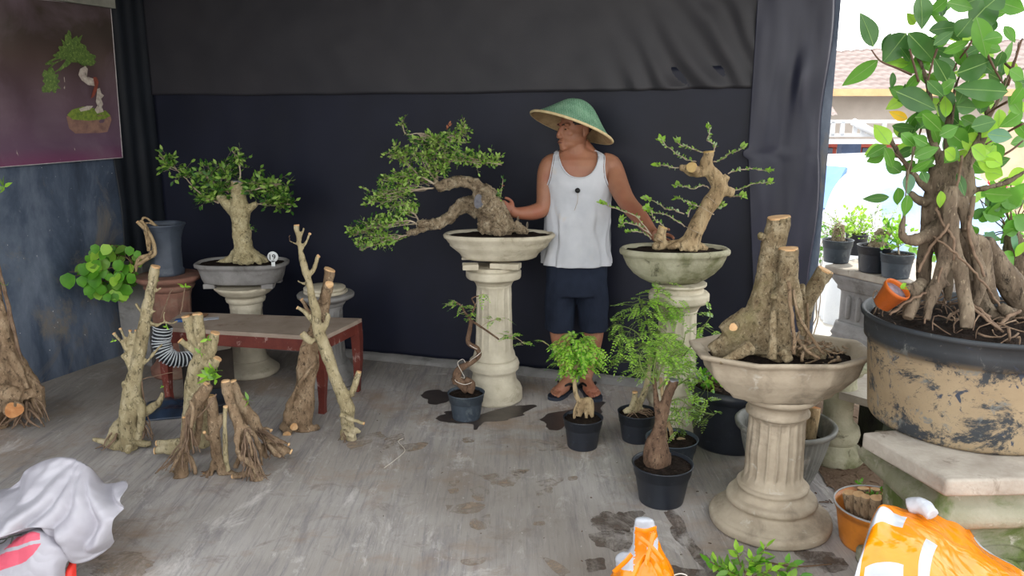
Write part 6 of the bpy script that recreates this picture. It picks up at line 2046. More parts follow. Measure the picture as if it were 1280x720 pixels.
# ================================================================== leafy shrub behind the ficus at the right edge
Ys = 3.3
c = P(1275, 420, Ys)
t = thing('potted_shrub', 'broad-leaved bright green shrub behind the ficus at the right edge', 'shrub', (c.x, Ys, 0))
h0 = P(1268, 350, Ys).z
mb = MB(); mb.lathe((c.x, Ys, 0), [(.14, 0), (.15, .01), (.19, .30), (.2, .31), (.2, .36), (.18, .36), (.17, .3), (.02, .3)], 48); build('pot', mb, M_BPLASTIC, t)
tb = MB()
tb.tube(*smooth_path([V((c.x, Ys, .30)), V((c.x + .02, Ys, .5)), P(1270, 330, Ys), P(1262, 280, Ys)], [.05, .045, .05, .02], 5), 12)
tr = remesh(tb, .007, 2); displace(tr, .006, 20); build('trunk', tr, [M_BARK_FICUS], t)
ml = MB()
for (x0, y0, x1, y1, w, m) in ((640, 250, 745, 200, 62, 1), (690, 170, 775, 210, 80, 1), (700, 240, 775, 130, 70, 1), (650, 340, 668, 300, 42, 2), (735, 300, 752, 380, 26, 2), (700, 375, 745, 425, 62, 1), (690, 370, 702, 425, 40, 4), (630, 230, 700, 260, 60, 1), (700, 300, 770, 280, 60, 1), (745, 390, 790, 330, 50, 4), (660, 220, 700, 200, 50, 0), (740, 250, 790, 300, 70, 1), (600, 260, 640, 220, 50, 0), (715, 130, 790, 90, 70, 4)):
    sc, ox, oy = 2.768, 1000, 180
    a = P(x0 / sc + ox, y0 / sc + oy, Ys - .1); b = P(x1 / sc + ox, y1 / sc + oy, Ys - .1)
    ml.leaf(a, b - a, V((1, R(-.4, .4), .2)) if abs((b - a).z) > abs((b - a).x) else V((0, R(-.4, .4), 1)), (b - a).length, w / sc * mpp(a), m, 6, .15, .1)
mt = MB()
for i in range(60):
    b = P(R(1215, 1310), R(215, 330), Ys + R(-.1, .25))
    ml.leaf(b, jit(1), jit(1), R(.07, .11), R(.04, .06), rnd.choice([0, 1, 1, 4]), 5, .15, .15)
    if i % 3 == 0: twig(mt, P(1265, 290, Ys), b, .003, .002)
build('foliage', ml, [L_FDARK, L_FMID, L_FBLUE, L_YEL, L_BRIGHT], t)
build('twigs', mt, M_TWIG_BR, t)

# ================================================================== bucket with cut logs
Yk = basey(700) + .12
ck = P(1092, 690, Yk); ck.z = 0
zk = P(1050, 632, Yk).z
rk = .155
t = thing('bucket', 'rusty orange bucket full of cut log pieces beside the striped parcel', 'bucket', (ck.x, Yk, 0))
mb = MB()
mb.lathe((ck.x, Yk, 0), dense([(rk * .80, 0), (rk * .82, .008), (rk * .96, zk * .86), (rk * .985, zk * .87), (rk * 1.0, zk * .97), (rk * 1.03, zk), (rk * 1.0, zk + .002), (rk * .95, zk * .9), (rk * .8, .03), (rk * .05, .025)]), 72)
build('pail', mb, simple('stained_orange_plastic', (196, 120, 40), (150, 84, 30), 6, .4, .1, .003, [((120, 84, 50), 9, .52, .68)], .5), t)
mb = MB()
mb.lathe((ck.x, Yk, 0), [(rk * 1.0, zk), (rk * 1.035, zk + .001), (rk * 1.035, zk + .006), (rk * 1.0, zk + .007)], 72, closed=True)
build('rim', mb, simple('pale_rim', (176, 176, 176), (150, 150, 152), 12, .4), t)
logs = [(66, 185, 70, 250, 42), (150, 200, 165, 380, 40), (200, 155, 200, 200, 40), (210, 213, 220, 330, 34), (280, 160, 280, 200, 34), (312, 210, 315, 240, 38), (270, 250, 285, 300, 42), (288, 280, 270, 360, 34), (400, 250, 400, 280, 46), (420, 190, 420, 240, 34), (105, 185, 110, 300, 42), (350, 195, 350, 240, 30)]
for i, (x, y, x2, y2, r) in enumerate(logs):
    px, py = x / 5.14 + 1040, y / 5.14 + 580
    top = G(px, py, zk + .062 + .026 * math.sin(i * 2.4))
    rr = r / 5.14 * mpp(top) * .88
    off = V((top.x - ck.x, top.y - Yk, 0))
    if off.length > rk * .93 - rr: off = off.normalized() * (rk * .93 - rr)
    top = V((ck.x + off.x, Yk + off.y, top.z))
    bot = V((ck.x + off.x * .7, Yk + off.y * .7, .035))
    mb = MB()
    mb.tube([bot, bot.lerp(top, .5) + jit(.004), top], [rr * .95, rr, rr], 18, 0, 1, 5, .08, 25)
    build('cut_log', mb, [M_BARK_ROOT, M_CUT], None, 'short cut log standing in the rusty orange bucket', 'log', 'cut logs in the orange bucket')
ml = MB()
for (x, y) in ((330, 180), (180, 120), (260, 250), (260, 200), (420, 130)):
    for k in range(9):
        b = P(x / 5.14 + 1040 + R(-4, 4), y / 5.14 + 580 + R(-3, 3), Yk - .02)
        ml.leaf(b, jit(1) + V((0, 0, .5)), jit(1), .02, .01, rnd.choice([0, 1]), 2)
build('leaf_sprigs', ml, [L_HEART, L_MID], t)
# ================================================================== soft bags
def bagmat():
    t = NT('orange_tape')
    col = t.ramp(t.noise(4, 4), [(.3, (226, 124, 0)), (.7, (236, 140, 6))])
    return t.finish(col, .2, t.noise(5, 3, .5, t.coords((1, 2.4, 1), (0.4, 0.3, .5)), .6), .55, .03, .5)
M_TAPE = bagmat()
def wovenm(name, c1, c2, r=.55):
    t = NT(name)
    n = t.noise(5, 5)
    col = t.ramp(n, [(.3, c1), (.7, c2)])
    w = t.n('ShaderNodeTexWave', wave_type='BANDS'); w.inputs['Scale'].default_value = 420
    w.inputs['Distortion'].default_value = 1.5
    t.l(t.tc.outputs['Object'], w.inputs['Vector'])
    mx = t.n('ShaderNodeMath', operation='ADD'); t.l(w.outputs['Fac'], mx.inputs[0]); t.l(t.noise(7, 6, .75, None, 1.0), mx.inputs[1])
    return t.finish(col, r, mx.outputs[0], .25, .003, .5)
M_WOVEN = wovenm('white_woven_sack', (178, 176, 183), (158, 154, 163))
M_WOVEN_P = wovenm('pink_woven_print', (214, 92, 112), (200, 74, 96))
M_FOIL = wovenm('white_plastic_sheet', (196, 199, 206), (172, 177, 186), .35)

def surf(px_quad, nu, nv, fn, mat=0, matfn=None):
    pass
# --- right parcel: ridge-shaped parcel, tape stripes.  control net in picture pixels + depth
def net(rows, nu, nv, wr=0.006, f=14, seed=0):
    """bicubic-ish surface through rows of (px,py,Y)"""
    R_ = []
    for r in rows:
        pts = [P(*q) for q in r]
        R_.append(smooth_path(pts, [0] * len(pts), nu)[0])
    m = len(R_[0])
    cols = []
    for j in range(m):
        cols.append(smooth_path([r[j] for r in R_], [0] * len(R_), nv)[0])
    return cols   # cols[j][i]
def netmb(mb, cols, matfn=None, wr=.006, f=14, seed=0, wdir=V((0, -.5, .8))):
    m, n = len(cols), len(cols[0])
    o = len(mb.v)
    for j in range(m):
        for i in range(n):
            p = cols[j][i]
            q = p * f
            w = noise.noise(q + V((seed, 0, 0))) + .5 * abs(noise.noise(q * 2.3)) 
            mb.v.append(p + wdir * (w * wr))
    for j in range(m - 1):
        for i in range(n - 1):
            a = o + j * n + i
            mb.f.append([a, a + 1, a + n + 1, a + n]); mb.sm.append(True)
            mb.m.append(matfn((j + .5) / (m - 1), (i + .5) / (n - 1), (cols[j][i])) if matfn else 0)
YP = 1.98
x5 = lambda x, y, d=0: (x / 5.142 + 1040, y / 5.142 + 580, YP + d)
# a wrapped parcel: boxy body with a sloping top.  rows from the back edge over the ridge and down the near side to the floor
rows = [
    [x5(150, 900, .10), x5(280, 420, .22), x5(500, 330, .30), x5(820, 400, .32), x5(1000, 560, .30), x5(1280, 760, .26), x5(1500, 1000, .2)],
    [x5(130, 850, .02), x5(270, 330, .10), x5(480, 290, .20), x5(800, 370, .22), x5(980, 560, .20), x5(1260, 720, .16), x5(1480, 950, .1)],
    [x5(120, 850, -.02), x5(285, 300, .05), x5(450, 320, .10), x5(720, 430, .10), x5(960, 600, .08), x5(1200, 760, .05), x5(1440, 960, .0)],
    [x5(110, 900, -.06), x5(250, 420, .0), x5(420, 400, .02), x5(640, 500, .02), x5(860, 680, .0), x5(1100, 860, -.04), x5(1350, 1050, -.08)],
    [x5(80, 1000, -.12), x5(190, 620, -.06), x5(380, 560, -.06), x5(600, 640, -.08), x5(800, 860, -.10), x5(1050, 1000, -.12), x5(1300, 1150, -.15)],
    [x5(60, 1250, -.14), x5(150, 1050, -.10), x5(350, 950, -.12), x5(580, 1000, -.14), x5(780, 1150, -.15), x5(1000, 1250, -.16), x5(1250, 1400, -.18)]]
t = thing('wrapped_parcel', 'big white parcel wrapped in shiny orange tape at the bottom right corner', 'parcel', P(1150, 800, YP).to_2d().to_3d())
cols = net(rows, 24, 20)
def stripes(j, i, p):
    # white gaps between the tape bands
    s = (j * 1.0 - i * .35)
    if i < .20 and j > .60: return 1
    if .44 < i < .60 and .16 < j < .36: return 1
    if .44 < i < .85 and j < .17: return 1
    if i > .84 and .2 < j < .40: return 1
    if .47 < j < .53 and i > .62: return 1
    return 0
mb = MB(); netmb(mb, cols, stripes, .013, 10)
# close the back down to the floor
o = build('parcel_wrap', mb, [M_TAPE, M_FOIL], t)
s_ = o.modifiers.new('s', 'SOLIDIFY'); s_.thickness = .004
# the bulging white roll end on top
mb = MB()
pts = [P(*x5(490, 270, .14)), P(*x5(570, 265, .12)), P(*x5(650, 330, .08))]
mb.tube(pts, [.022, .024, .02], 20, res=6); 
r_ = remesh(mb, .005, 2); displace(r_, .003, 40)
build('white_fold', r_, M_FOIL, t)
# creased tape strips lying over the parcel
mb = MB()
def strip(a, b, w, lift=.006, n=14):
    A, B = P(*a), P(*b)
    d = (B - A).normalized(); sd = d.cross(V((0, -.6, .8))).normalized()
    vs = []
    for i in range(n + 1):
        p = A.lerp(B, i / n) + V((0, -lift, lift)) + V((0, -.3, 1)) * (.012 * math.sin(PI * i / n) + .003 * noise.noise(A.lerp(B, i / n) * 40))
        vs += [p - sd * w, p + V((0, -.003, .006)), p + sd * w]
    fs = []
    for i in range(n):
        for k in range(2):
            fs.append((i * 3 + k, i * 3 + k + 1, i * 3 + k + 4, i * 3 + k + 3))
    mb.add(vs, fs, 0, True)

# --- centre bag: white bag neck wrapped in orange tape, standing
Yb2 = 2.30
x4 = lambda x, y, d=0: (x / 4 + 740, y / 4 + 620, Yb2 + d)
t = thing('wrapped_parcel', 'small upright parcel with a pointed white tip wrapped in orange tape, bottom centre', 'parcel', P(805, 800, Yb2).to_2d().to_3d())
mb = MB()
def bagring(cx, cy, rx, ry, d=0):
    c = P(*x4(cx, cy, d)); s = mpp(c) / 4
    return c, rx * s, ry * s
secs = [(262, 110, 48, 22), (265, 150, 56, 30), (268, 185, 58, 34), (272, 230, 66, 44), (275, 270, 84, 60), (265, 310, 110, 80), (262, 360, 135, 100), (255, 430, 165, 120), (250, 520, 185, 140), (250, 640, 190, 150), (250, 720, 180, 140)]
n = 56
vs = []; rings = []
for k, (cx, cy, rx, ry) in enumerate(secs):
    c, a, b = bagring(cx, cy, rx, ry)
    for i in range(n):
        th = 2 * PI * i / n
        w = 1 + (.10 * noise.noise(V((math.cos(th) * 2.5, math.sin(th) * 2.5, k * .35))) + .05 * math.sin(th * 9 + k)) * min(1, k / 4)
        vs.append(c + V((a * math.cos(th) * w, b * math.sin(th) * w, .0)))
m2 = MB()
fs = []
for k in range(len(secs) - 1):
    for i in range(n): fs.append((k * n + i, (k + 1) * n + i, (k + 1) * n + (i + 1) % n, k * n + (i + 1) % n))
fs.append(tuple(range(n)))
fs.append(tuple((len(secs) - 1) * n + i for i in range(n))[::-1])
m2.add(vs, fs)
bot = min(v.z for v in m2.v)
for i, v in enumerate(m2.v): m2.v[i] = V((v.x, v.y, max(v.z, .002)))
# side lobe (second folded corner at the left)
lobe = MB()
lobe.tube([P(*x4(150, 305, -.02)), P(*x4(165, 340, -.01)), P(*x4(200, 420, 0)), P(*x4(230, 520, 0))], [.022, .030, .045, .06], 24, res=5)
r_ = m2; allm = MB(); allm.merge(m2); allm.merge(lobe)
r_ = remesh(allm, .006, 2); displace(r_, .004, 30, 1.0)
ptop = P(*x4(262, 160)).z; pl_ = P(*x4(150, 335)); pw = P(*x4(300, 225))
for i, f in enumerate(r_.f):
    c = r_.v[f[0]]
    white = c.z > ptop or (c.x < pl_.x + .035 and c.z > pl_.z) 
    white = white or (abs(c.x - pw.x) < .018 and abs(c.z - pw.z) < .016 and c.y < Yb2)
    r_.m[i] = 1 if white else 0
build('parcel_wrap', r_, [M_TAPE, M_FOIL], t)
mb = MB()
def ribbon(pix, w, d0):
    pts = [P(*x4(x, y, d)) for x, y, d in pix]
    pts, _ = smooth_path(pts, [0] * len(pts), 5)
    vs = []
    for i, p in enumerate(pts):
        d = (pts[min(i + 1, len(pts) - 1)] - pts[max(i - 1, 0)]).normalized(); sd = d.cross(V((0, 1, 0))).normalized()
        vs += [p - sd * w, p + V((0, -.004, 0)), p + sd * w]
    fs = []
    for i in range(len(pts) - 1):
        for k in range(2): fs.append((i * 3 + k, i * 3 + k + 1, i * 3 + k + 4, i * 3 + k + 3))
    mb.add(vs, fs)
for pix in ([(270, 300, -.10), (230, 350, -.13), (200, 420, -.15)], [(285, 310, -.10), (320, 350, -.13), (350, 420, -.14)], [(215, 165, -.05), (265, 175, -.065), (322, 160, -.05)], [(240, 210, -.06), (300, 260, -.085), (350, 320, -.1)], [(200, 290, -.06), (165, 330, -.07), (110, 380, -.06)], [(310, 180, -.05), (290, 260, -.085), (270, 340, -.13)]):
    ribbon(pix, .008, 0)
build('tape_folds', mb, M_TAPE, t)
mb = MB()
p_ = [P(*x4(410, 396, -.1)), P(*x4(440, 388, -.1)), P(*x4(470, 395, -.1)), P(*x4(480, 410, -.1))]
p2, r2 = smooth_path(p_, [.002] * 4, 6); mb.tube(p2, r2, 6); build('string', mb, M_WIRE, t)

# --- weed sprigs at the bottom
Yw = basey(735)
t = thing('cut_leafy_branch', 'leafy green cut branch lying on the floor at the bottom edge, before the front pedestal', 'cut branch', G(935, 725))
mt, ml = MB(), MB()
for (x, y, x2, y2) in ((930, 722, 888, 702), (935, 722, 922, 690), (930, 725, 955, 700), (940, 722, 985, 715), (935, 725, 958, 684), (925, 725, 895, 712), (940, 725, 940, 700), (950, 725, 990, 705), (945, 728, 1000, 720), (930, 730, 910, 712)):
    a = G(x, y, .01); b = P(x2, y2, a.y + .02)
    b.z = max(b.z, .015)
    pts = twig(mt, a, b, .003, .0015, .15)
    leaves_on(ml, pts, .15, 9, .045, [0, 1, 2], .45, .5, n=3)
mt.tube([G(950, 700, .006), G(990, 708, .01), G(1040, 705, .006)], [.003, .003, .002], 6, res=5)
fin(t, mt, ml, M_TWIG_BR, [L_BRIGHT, L_HEART, L_MID])
# fallen bits of white string on the floor
mb = MB()
p2, r2 = smooth_path([G(480, 585, .003), G(500, 570, .003), G(506, 562, .004), G(498, 552, .004), G(504, 548, .003)], [.0022] * 5, 6); mb.tube(p2, r2, 5)
build('string_scrap', mb, M_WIRE, None, 'thin white string scrap curling on the concrete left of the mud stains', 'string')

# --- white sack at the bottom left, draped over a lump
YS = 2.45
x6 = lambda x, y, d=0: (x / 4.5, y / 4.5 + 560, YS + d)
t = thing('woven_sack', 'crumpled white woven sack with pink print in the bottom left corner', 'sack', P(60, 800, YS).to_2d().to_3d())
rows = [
    [x6(-250, 330, .25), x6(60, 240, .28), x6(200, 130, .28), x6(350, 70, .26), x6(480, 120, .24), x6(600, 250, .2), x6(680, 200, .22)],
    [x6(-260, 300, .15), x6(40, 240, .18), x6(180, 120, .20), x6(350, 52, .18), x6(490, 92, .16), x6(580, 195, .16), x6(692, 186, .14)],
    [x6(-260, 370, .05), x6(10, 330, .06), x6(170, 240, .08), x6(330, 150, .10), x6(480, 170, .10), x6(600, 250, .10), x6(700, 235, .08)],
    [x6(-270, 440, -.02), x6(-10, 410, .0), x6(160, 340, .02), x6(320, 280, .03), x6(490, 290, .04), x6(600, 320, .04), x6(682, 330, .04)],
    [x6(-280, 520, -.06), x6(0, 500, -.05), x6(160, 440, -.03), x6(310, 420, -.02), x6(480, 430, -.0), x6(590, 430, .0), x6(650, 430, .02)],
    [x6(-290, 560, -.05), x6(-10, 500, -.02), x6(210, 436, -.01), x6(330, 500, -.03), x6(450, 580, -.03), x6(550, 560, -.02), x6(625, 520, .02)],
    [x6(-290, 600, .02), x6(0, 520, .04), x6(215, 460, .04), x6(330, 540, .02), x6(430, 632, .02), x6(530, 625, .04), x6(615, 560, .06)]]
cols = net(rows, 14, 12)
mb = MB()
m, n = len(cols), len(cols[0])
for j in range(m):
    for i in range(n):
        p = cols[j][i]
        u = j / (m - 1); v = i / (n - 1)
        # radiating creases from the peak
        cxp = P(*x6(440, 110, .1))
        a = math.atan2(p.z - cxp.z - .02, p.x - cxp.x)
        dist = (p - cxp).length
        cr = (abs(math.sin(a * 7 + 3 * noise.noise(p * 5))) - .5) * min(.065, dist * .2) * (0 if v < .12 else 1)
        p2 = p + V((0, -1, .4)) * (cr + .008 * noise.noise(p * 30) + .02 * noise.noise(p * 9))
        mb.v.append(p2)
for j in range(m - 1):
    for i in range(n - 1):
        a = j * n + i
        mb.f.append([a, a + 1, a + n + 1, a + n]); mb.sm.append(True); mb.m.append(0)
o = build('sack_cloth', mb, [M_WOVEN], t)
s_ = o.modifiers.new('s', 'SOLIDIFY'); s_.thickness = .003
# lower layer with the pink print
rows = [
    [x6(-280, 560, .10), x6(-40, 560, .1), x6(120, 470, .08), x6(220, 440, .06), x6(330, 470, .05), x6(420, 560, .04)],
    [x6(-280, 640, .0), x6(-40, 620, .0), x6(100, 520, -.02), x6(215, 480, -.03), x6(330, 540, -.03), x6(410, 600, -.01)],
    [x6(-280, 740, -.04), x6(-40, 720, -.04), x6(80, 660, -.05), x6(190, 600, -.06), x6(290, 600, -.06), x6(400, 620, -.02)],
    [x6(-280, 850, -.08), x6(-40, 840, -.08), x6(100, 780, -.08), x6(200, 720, -.08), x6(300, 700, -.07), x6(370, 690, -.02)],
    [x6(-280, 1100, -.1), x6(-40, 1080, -.1), x6(100, 1050, -.1), x6(200, 1000, -.1), x6(300, 960, -.08), x6(360, 900, -.02)]]
cols = net(rows, 40, 40)
mb = MB()
def pm(j, i, p):
    x = 640 + 0; 
    # convert to crop coordinates through the known projection
    d = p - CAM
    k = F / d.dot(V((0, cp, -sp)))
    qx = (640 + d.x * k) * 4.5; qy = (360 - d.dot(V((0, sp, cp))) * k - 560) * 4.5
    poly = [(-400, 620), (0, 590), (100, 500), (170, 470), (222, 478), (226, 540), (190, 600), (150, 640), (60, 670), (0, 690), (-400, 700)]
    ins = False
    for a in range(len(poly)):
        x1, y1 = poly[a]; x2, y2 = poly[(a + 1) % len(poly)]
        if (y1 > qy) != (y2 > qy) and qx < (x2 - x1) * (qy - y1) / (y2 - y1) + x1: ins = not ins
    white_band = abs(qy - (590 - .30 * qx)) < 10 
    return 1 if ins and not white_band else 0
netmb(mb, cols, pm, .012, 12, 3)
o = build('sack_underside', mb, [M_WOVEN, M_WOVEN_P], t)
s_ = o.modifiers.new('s', 'SOLIDIFY'); s_.thickness = .003
# hidden lump that the sack covers (its lower body down to the floor)
mb = MB()
c = P(*x6(150, 560, .18))
mb.ell((c.x - .05, c.y + .12, .115), (.26, .15, .115), 0, None, 40, 24); displaced = MB()
for i, v in enumerate(mb.v): mb.v[i] = v + jit(0) + V((0, 0, .01)) * noise.noise(v * 9)
build('sack_body', mb, M_WOVEN, t)
mb = MB()
rows = [[x6(395, 640, .03), x6(415, 632, .03), x6(432, 632, .03)], [x6(375, 680, .0), x6(400, 690, .0), x6(430, 690, .02)], [x6(355, 760, -.02), x6(400, 780, -.02), x6(430, 770, .0)], [x6(340, 1000, -.02), x6(390, 1010, -.02), x6(425, 1000, .0)]]
netmb(mb, net(rows, 6, 6), None, .006, 20)
o = build('red_bag', mb, simple('red_plastic', (232, 62, 50), (212, 46, 40), 8, .4, .1), None, 'bright red plastic bag corner poking out from under the white sack', 'plastic bag')
s_ = o.modifiers.new('s', 'SOLIDIFY'); s_.thickness = .003
mb = MB()
p2, r2 = smooth_path([P(*x6(-20, 545, .0)), P(*x6(20, 530, -.02)), P(*x6(50, 500, -.03)), P(*x6(90, 492, -.02)), P(*x6(120, 488, .0))], [.0022] * 5, 5); mb.tube(p2, r2, 6)
p2, r2 = smooth_path([P(*x6(-20, 520, .0)), P(*x6(30, 510, -.02)), P(*x6(70, 500, -.02)), P(*x6(60, 540, -.03))], [.0022] * 4, 5); mb.tube(p2, r2, 6)
build('cord', mb, simple('dark_green_cord', (60, 72, 62), (46, 56, 48), 20, .5), t)
# ================================================================== THE MAN
YM = 4.45
def Mx(px, py, dy=0.0): return P(px, py, YM + dy)
SM = .00452
def tb(mb, spec, seg=20, res=5, flat=None):
    pts = [Mx(a, b, d) for a, b, r, d in spec]; rad = [r * SM for a, b, r, d in spec]
    pts, rad = smooth_path(pts, rad, res)
    mb.tube(pts, rad, seg)
SECT = [(720, 180, 12.5, .058, .01), (720, 186, 14, .062, .01), (720.5, 190, 24, .068, .01), (721, 194, 33, .075, .01), (722, 200, 39, .088, .0), (723, 208, 42, .10, .0), (723.5, 220, 41.5, .108, .0), (724, 235, 38.5, .112, .0), (723, 252, 36.5, .112, -.0),
        (722, 275, 35.5, .118, -.01), (721, 300, 35.5, .122, -.01), (720, 325, 37, .120, 0), (720, 345, 37, .115, 0), (720, 362, 34, .10, 0)]
def sect(s):
    """interpolate torso sections at picture row s"""
    for a, b in zip(SECT, SECT[1:]):
        if a[1] <= s <= b[1]:
            t = (s - a[1]) / (b[1] - a[1]); t = t * t * (3 - 2 * t) * .4 + t * .6
            return [x + (y - x) * t for x, y in zip(a, b)]
    return list(SECT[-1] if s > SECT[-1][1] else SECT[0])
def torso_pt(th, row, off=0.0):
    c, _, hw, hd, dy = sect(row)
    o = Mx(c, row, dy)
    x = (hw * SM + off) * math.copysign(abs(math.cos(th)) ** .88, math.cos(th))
    y = (hd + off) * math.copysign(abs(math.sin(th)) ** .88, math.sin(th))
    return o + V((x, y, 0))
body = MB()
NS, NR = 40, 48
vs = []
for i in range(NR + 1):
    row = 180 + (362 - 180) * i / NR
    for k in range(NS): vs.append(torso_pt(2 * PI * k / NS, row, -.004))
fs = [(i * NS + k, (i + 1) * NS + k, (i + 1) * NS + (k + 1) % NS, i * NS + (k + 1) % NS) for i in range(NR) for k in range(NS)]
fs.append(tuple(range(NS))); fs.append(tuple(NR * NS + k for k in range(NS))[::-1])
body.add(vs, fs)
# chest muscles, belly
body.ell(Mx(706, 226, -.062), (.075, .038, .055), seg=18, rings=12); body.ell(Mx(740, 226, -.062), (.075, .038, .055), seg=18, rings=12)
# neck and traps
tb(body, [(721, 198, 15, .01), (719, 186, 13.2, .0), (717, 172, 12.5, -.0)])
tb(body, [(744, 199, 9, .03), (734, 190, 10, .03), (727, 178, 8.5, .03)]); tb(body, [(700, 199, 8, .02), (708, 191, 9, .02), (714, 182, 8, .02)])
# collar bones

# arm on the picture's left (reaching to the central bonsai)
tb(body, [(697, 203, 12, .0), (689, 207, 13.5, -.0), (685, 218, 13.5, -.0), (683, 236, 12.2, -.01), (681.5, 250, 10.8, -.03), (679, 260, 10.2, -.04), (668, 265, 9.8, -.055), (656, 266.5, 8.2, -.07), (646, 266, 6.6, -.085), (641, 265, 6.4, -.09)])
# arm on the picture's right (reaching to the right bonsai)
tb(body, [(752, 203, 12, .0), (762, 207, 14, -.0), (767.5, 218, 13.8, -.02), (774, 234, 12.4, -.09), (781, 248, 11, -.15), (788, 258, 10.6, -.20), (797, 268, 10.2, -.27), (806, 279, 8.4, -.35), (813, 288, 6.8, -.41), (817, 292, 6.6, -.44)])
# legs
tb(body, [(704, 345, 18, .0), (702, 375, 17, .0), (700, 405, 13.5, -.0), (700, 418, 12.6, -.01), (702, 432, 11.5, .01), (705, 445, 11.4, .015), (708, 462, 8.2, .01), (710, 473, 7.2, .0), (710, 479, 8, .0)])
tb(body, [(737, 345, 18, .0), (741, 375, 17, .0), (742, 405, 13.5, -.0), (742, 418, 12.6, -.01), (740, 432, 11.5, .01), (738, 445, 11.4, .015), (735, 462, 8.2, .01), (733, 473, 7.2, .0), (733, 479, 8, .0)])
# feet
def foot_(mb, ax_, dirv, side):
    """ax_: point under the ankle on the ground; dirv: toe direction; side: +1 when the big toe is on the s side"""
    d = V(dirv).normalized(); s = V((-d.y, d.x, 0)) * side
    g = V((ax_.x, ax_.y, .022))
    f = lambda a, b, c: g + d * a + s * b + V((0, 0, c))
    mb.tube(*smooth_path([f(-.055, 0, .028), f(-.02, 0, .038), f(.04, .004, .036), (f(.10, .006, .026)), f(.14, .006, .018)], [.026, .036, .034, .032, .022], 4), 18)
    mb.tube(*smooth_path([f(.06, -.02, .018), f(.12, -.024, .014)], [.022, .018], 3), 14)
    mb.tube(*smooth_path([f(.06, .022, .02), f(.13, .028, .015)], [.022, .018], 3), 14)
    for b, a0, L, r in ((.030, .135, .042, .0125), (.010, .14, .036, .0095), (-.007, .135, .033, .009), (-.022, .125, .03, .0085), (-.036, .112, .026, .008)):
        mb.tube(*smooth_path([f(a0 - .03, b * .9, .014), f(a0 + L * .5, b, .013), f(a0 + L, b, .008)], [r * 1.05, r, r * .85], 4), 10)
        mb.ell(f(a0 + L, b, .008), (r * .9,) * 3, seg=8, rings=6)
aL = Mx(710, 480); aL.z = 0; aR = Mx(733, 480); aR.z = 0
dL, dR = (-.52, -.85, 0), (.22, -.97, 0)
foot_(body, aL, dL, -1 if False else 1); foot_(body, aR, dR, -1)
# head
Hc = Mx(719, 161, .0)
hf = V((-.87, -.49, -.07)).normalized(); hs = V((0, 0, 1)).cross(hf).normalized(); hu = hf.cross(hs)
if hs.y > 0: hs = -hs
HL = lambda a, b, c: Hc + hf * a + hs * b + V((0, 0, 1)) * c + V((0, 0, 0))
Rh = Matrix((hf, hs, V((0, 0, 1)))).transposed()
def he(a, b, c, r, seg=18): body.ell(HL(a, b, c), r, 0, Rh, seg, 12)
he(-.012, 0, .030, (.098, .076, .088), 28)      # skull
he(.030, 0, -.025, (.066, .062, .080), 24)      # face
he(.045, 0, -.072, (.046, .046, .036))          # jaw
he(.076, 0, -.096, (.019, .024, .017))          # chin
he(.012, 0, -.042, (.078, .070, .066), 26); he(.030, 0, -.070, (.056, .058, .040), 22)   # jaw angles
for sgn in (1, -1):
    he(.050, .034 * sgn, -.018, (.032, .026, .024))     # cheekbone
    he(.078, .030 * sgn, .029, (.015, .028, .009))      # brow ridge
    he(-.012, .084 * sgn, -.004, (.021, .009, .034)); he(-.016, .090 * sgn, .008, (.014, .006, .022))    # ear
    he(-.004, .084 * sgn, -.032, (.011, .008, .013))
    he(.100, .013 * sgn, -.034, (.012, .010, .009))     # nostril
    he(.074, .031 * sgn, .004, (.014, .015, .010))      # eye lid mass
body.tube([HL(.088, 0, .020), HL(.096, 0, .0), HL(.106, 0, -.022), HL(.108, 0, -.030)], [.009, .011, .013, .014], 12)
he(.103, 0, -.036, (.013, .014, .009))
he(.093, 0, -.059, (.013, .024, .0065)); he(.090, 0, -.071, (.013, .021, .0075)); he(.084, 0, -.083, (.014, .02, .010))
# hands
def finger(pts, r=.0088):
    q = [Mx(*p) for p in pts]
    n_ = len(q)
    body.tube(*smooth_path(q, [r * (1.08 - .28 * i / (n_ - 1)) for i in range(n_)], 4), 10)
    body.ell(q[-1], (r * .8,) * 3, seg=8, rings=6)
# left-picture hand: palm behind the trunk edge, fingers curling over it
body.ell(Mx(636, 262.5, -.10), (.036, .020, .040), 0, Matrix.Rotation(.35, 3, 'Y'), 18, 12)
body.tube([Mx(646, 266, -.085), Mx(638, 263, -.10)], [.028, .026], 16)
finger([(636, 257, -.10), (631, 252.5, -.11), (626.5, 252, -.135), (623.5, 254.5, -.16)], .0088)
finger([(635, 260, -.10), (629, 256, -.12), (625, 257, -.15), (622.5, 260, -.175)], .0090)
finger([(635, 263, -.10), (630, 262, -.13), (626.5, 264, -.16), (625, 267, -.185)], .0088)
finger([(636, 267, -.10), (633, 268.5, -.13), (630, 271, -.16), (629.5, 274, -.18)], .0080)
finger([(641, 259, -.10), (640, 253, -.09), (636, 249, -.085), (632, 247.5, -.09)], .0100)
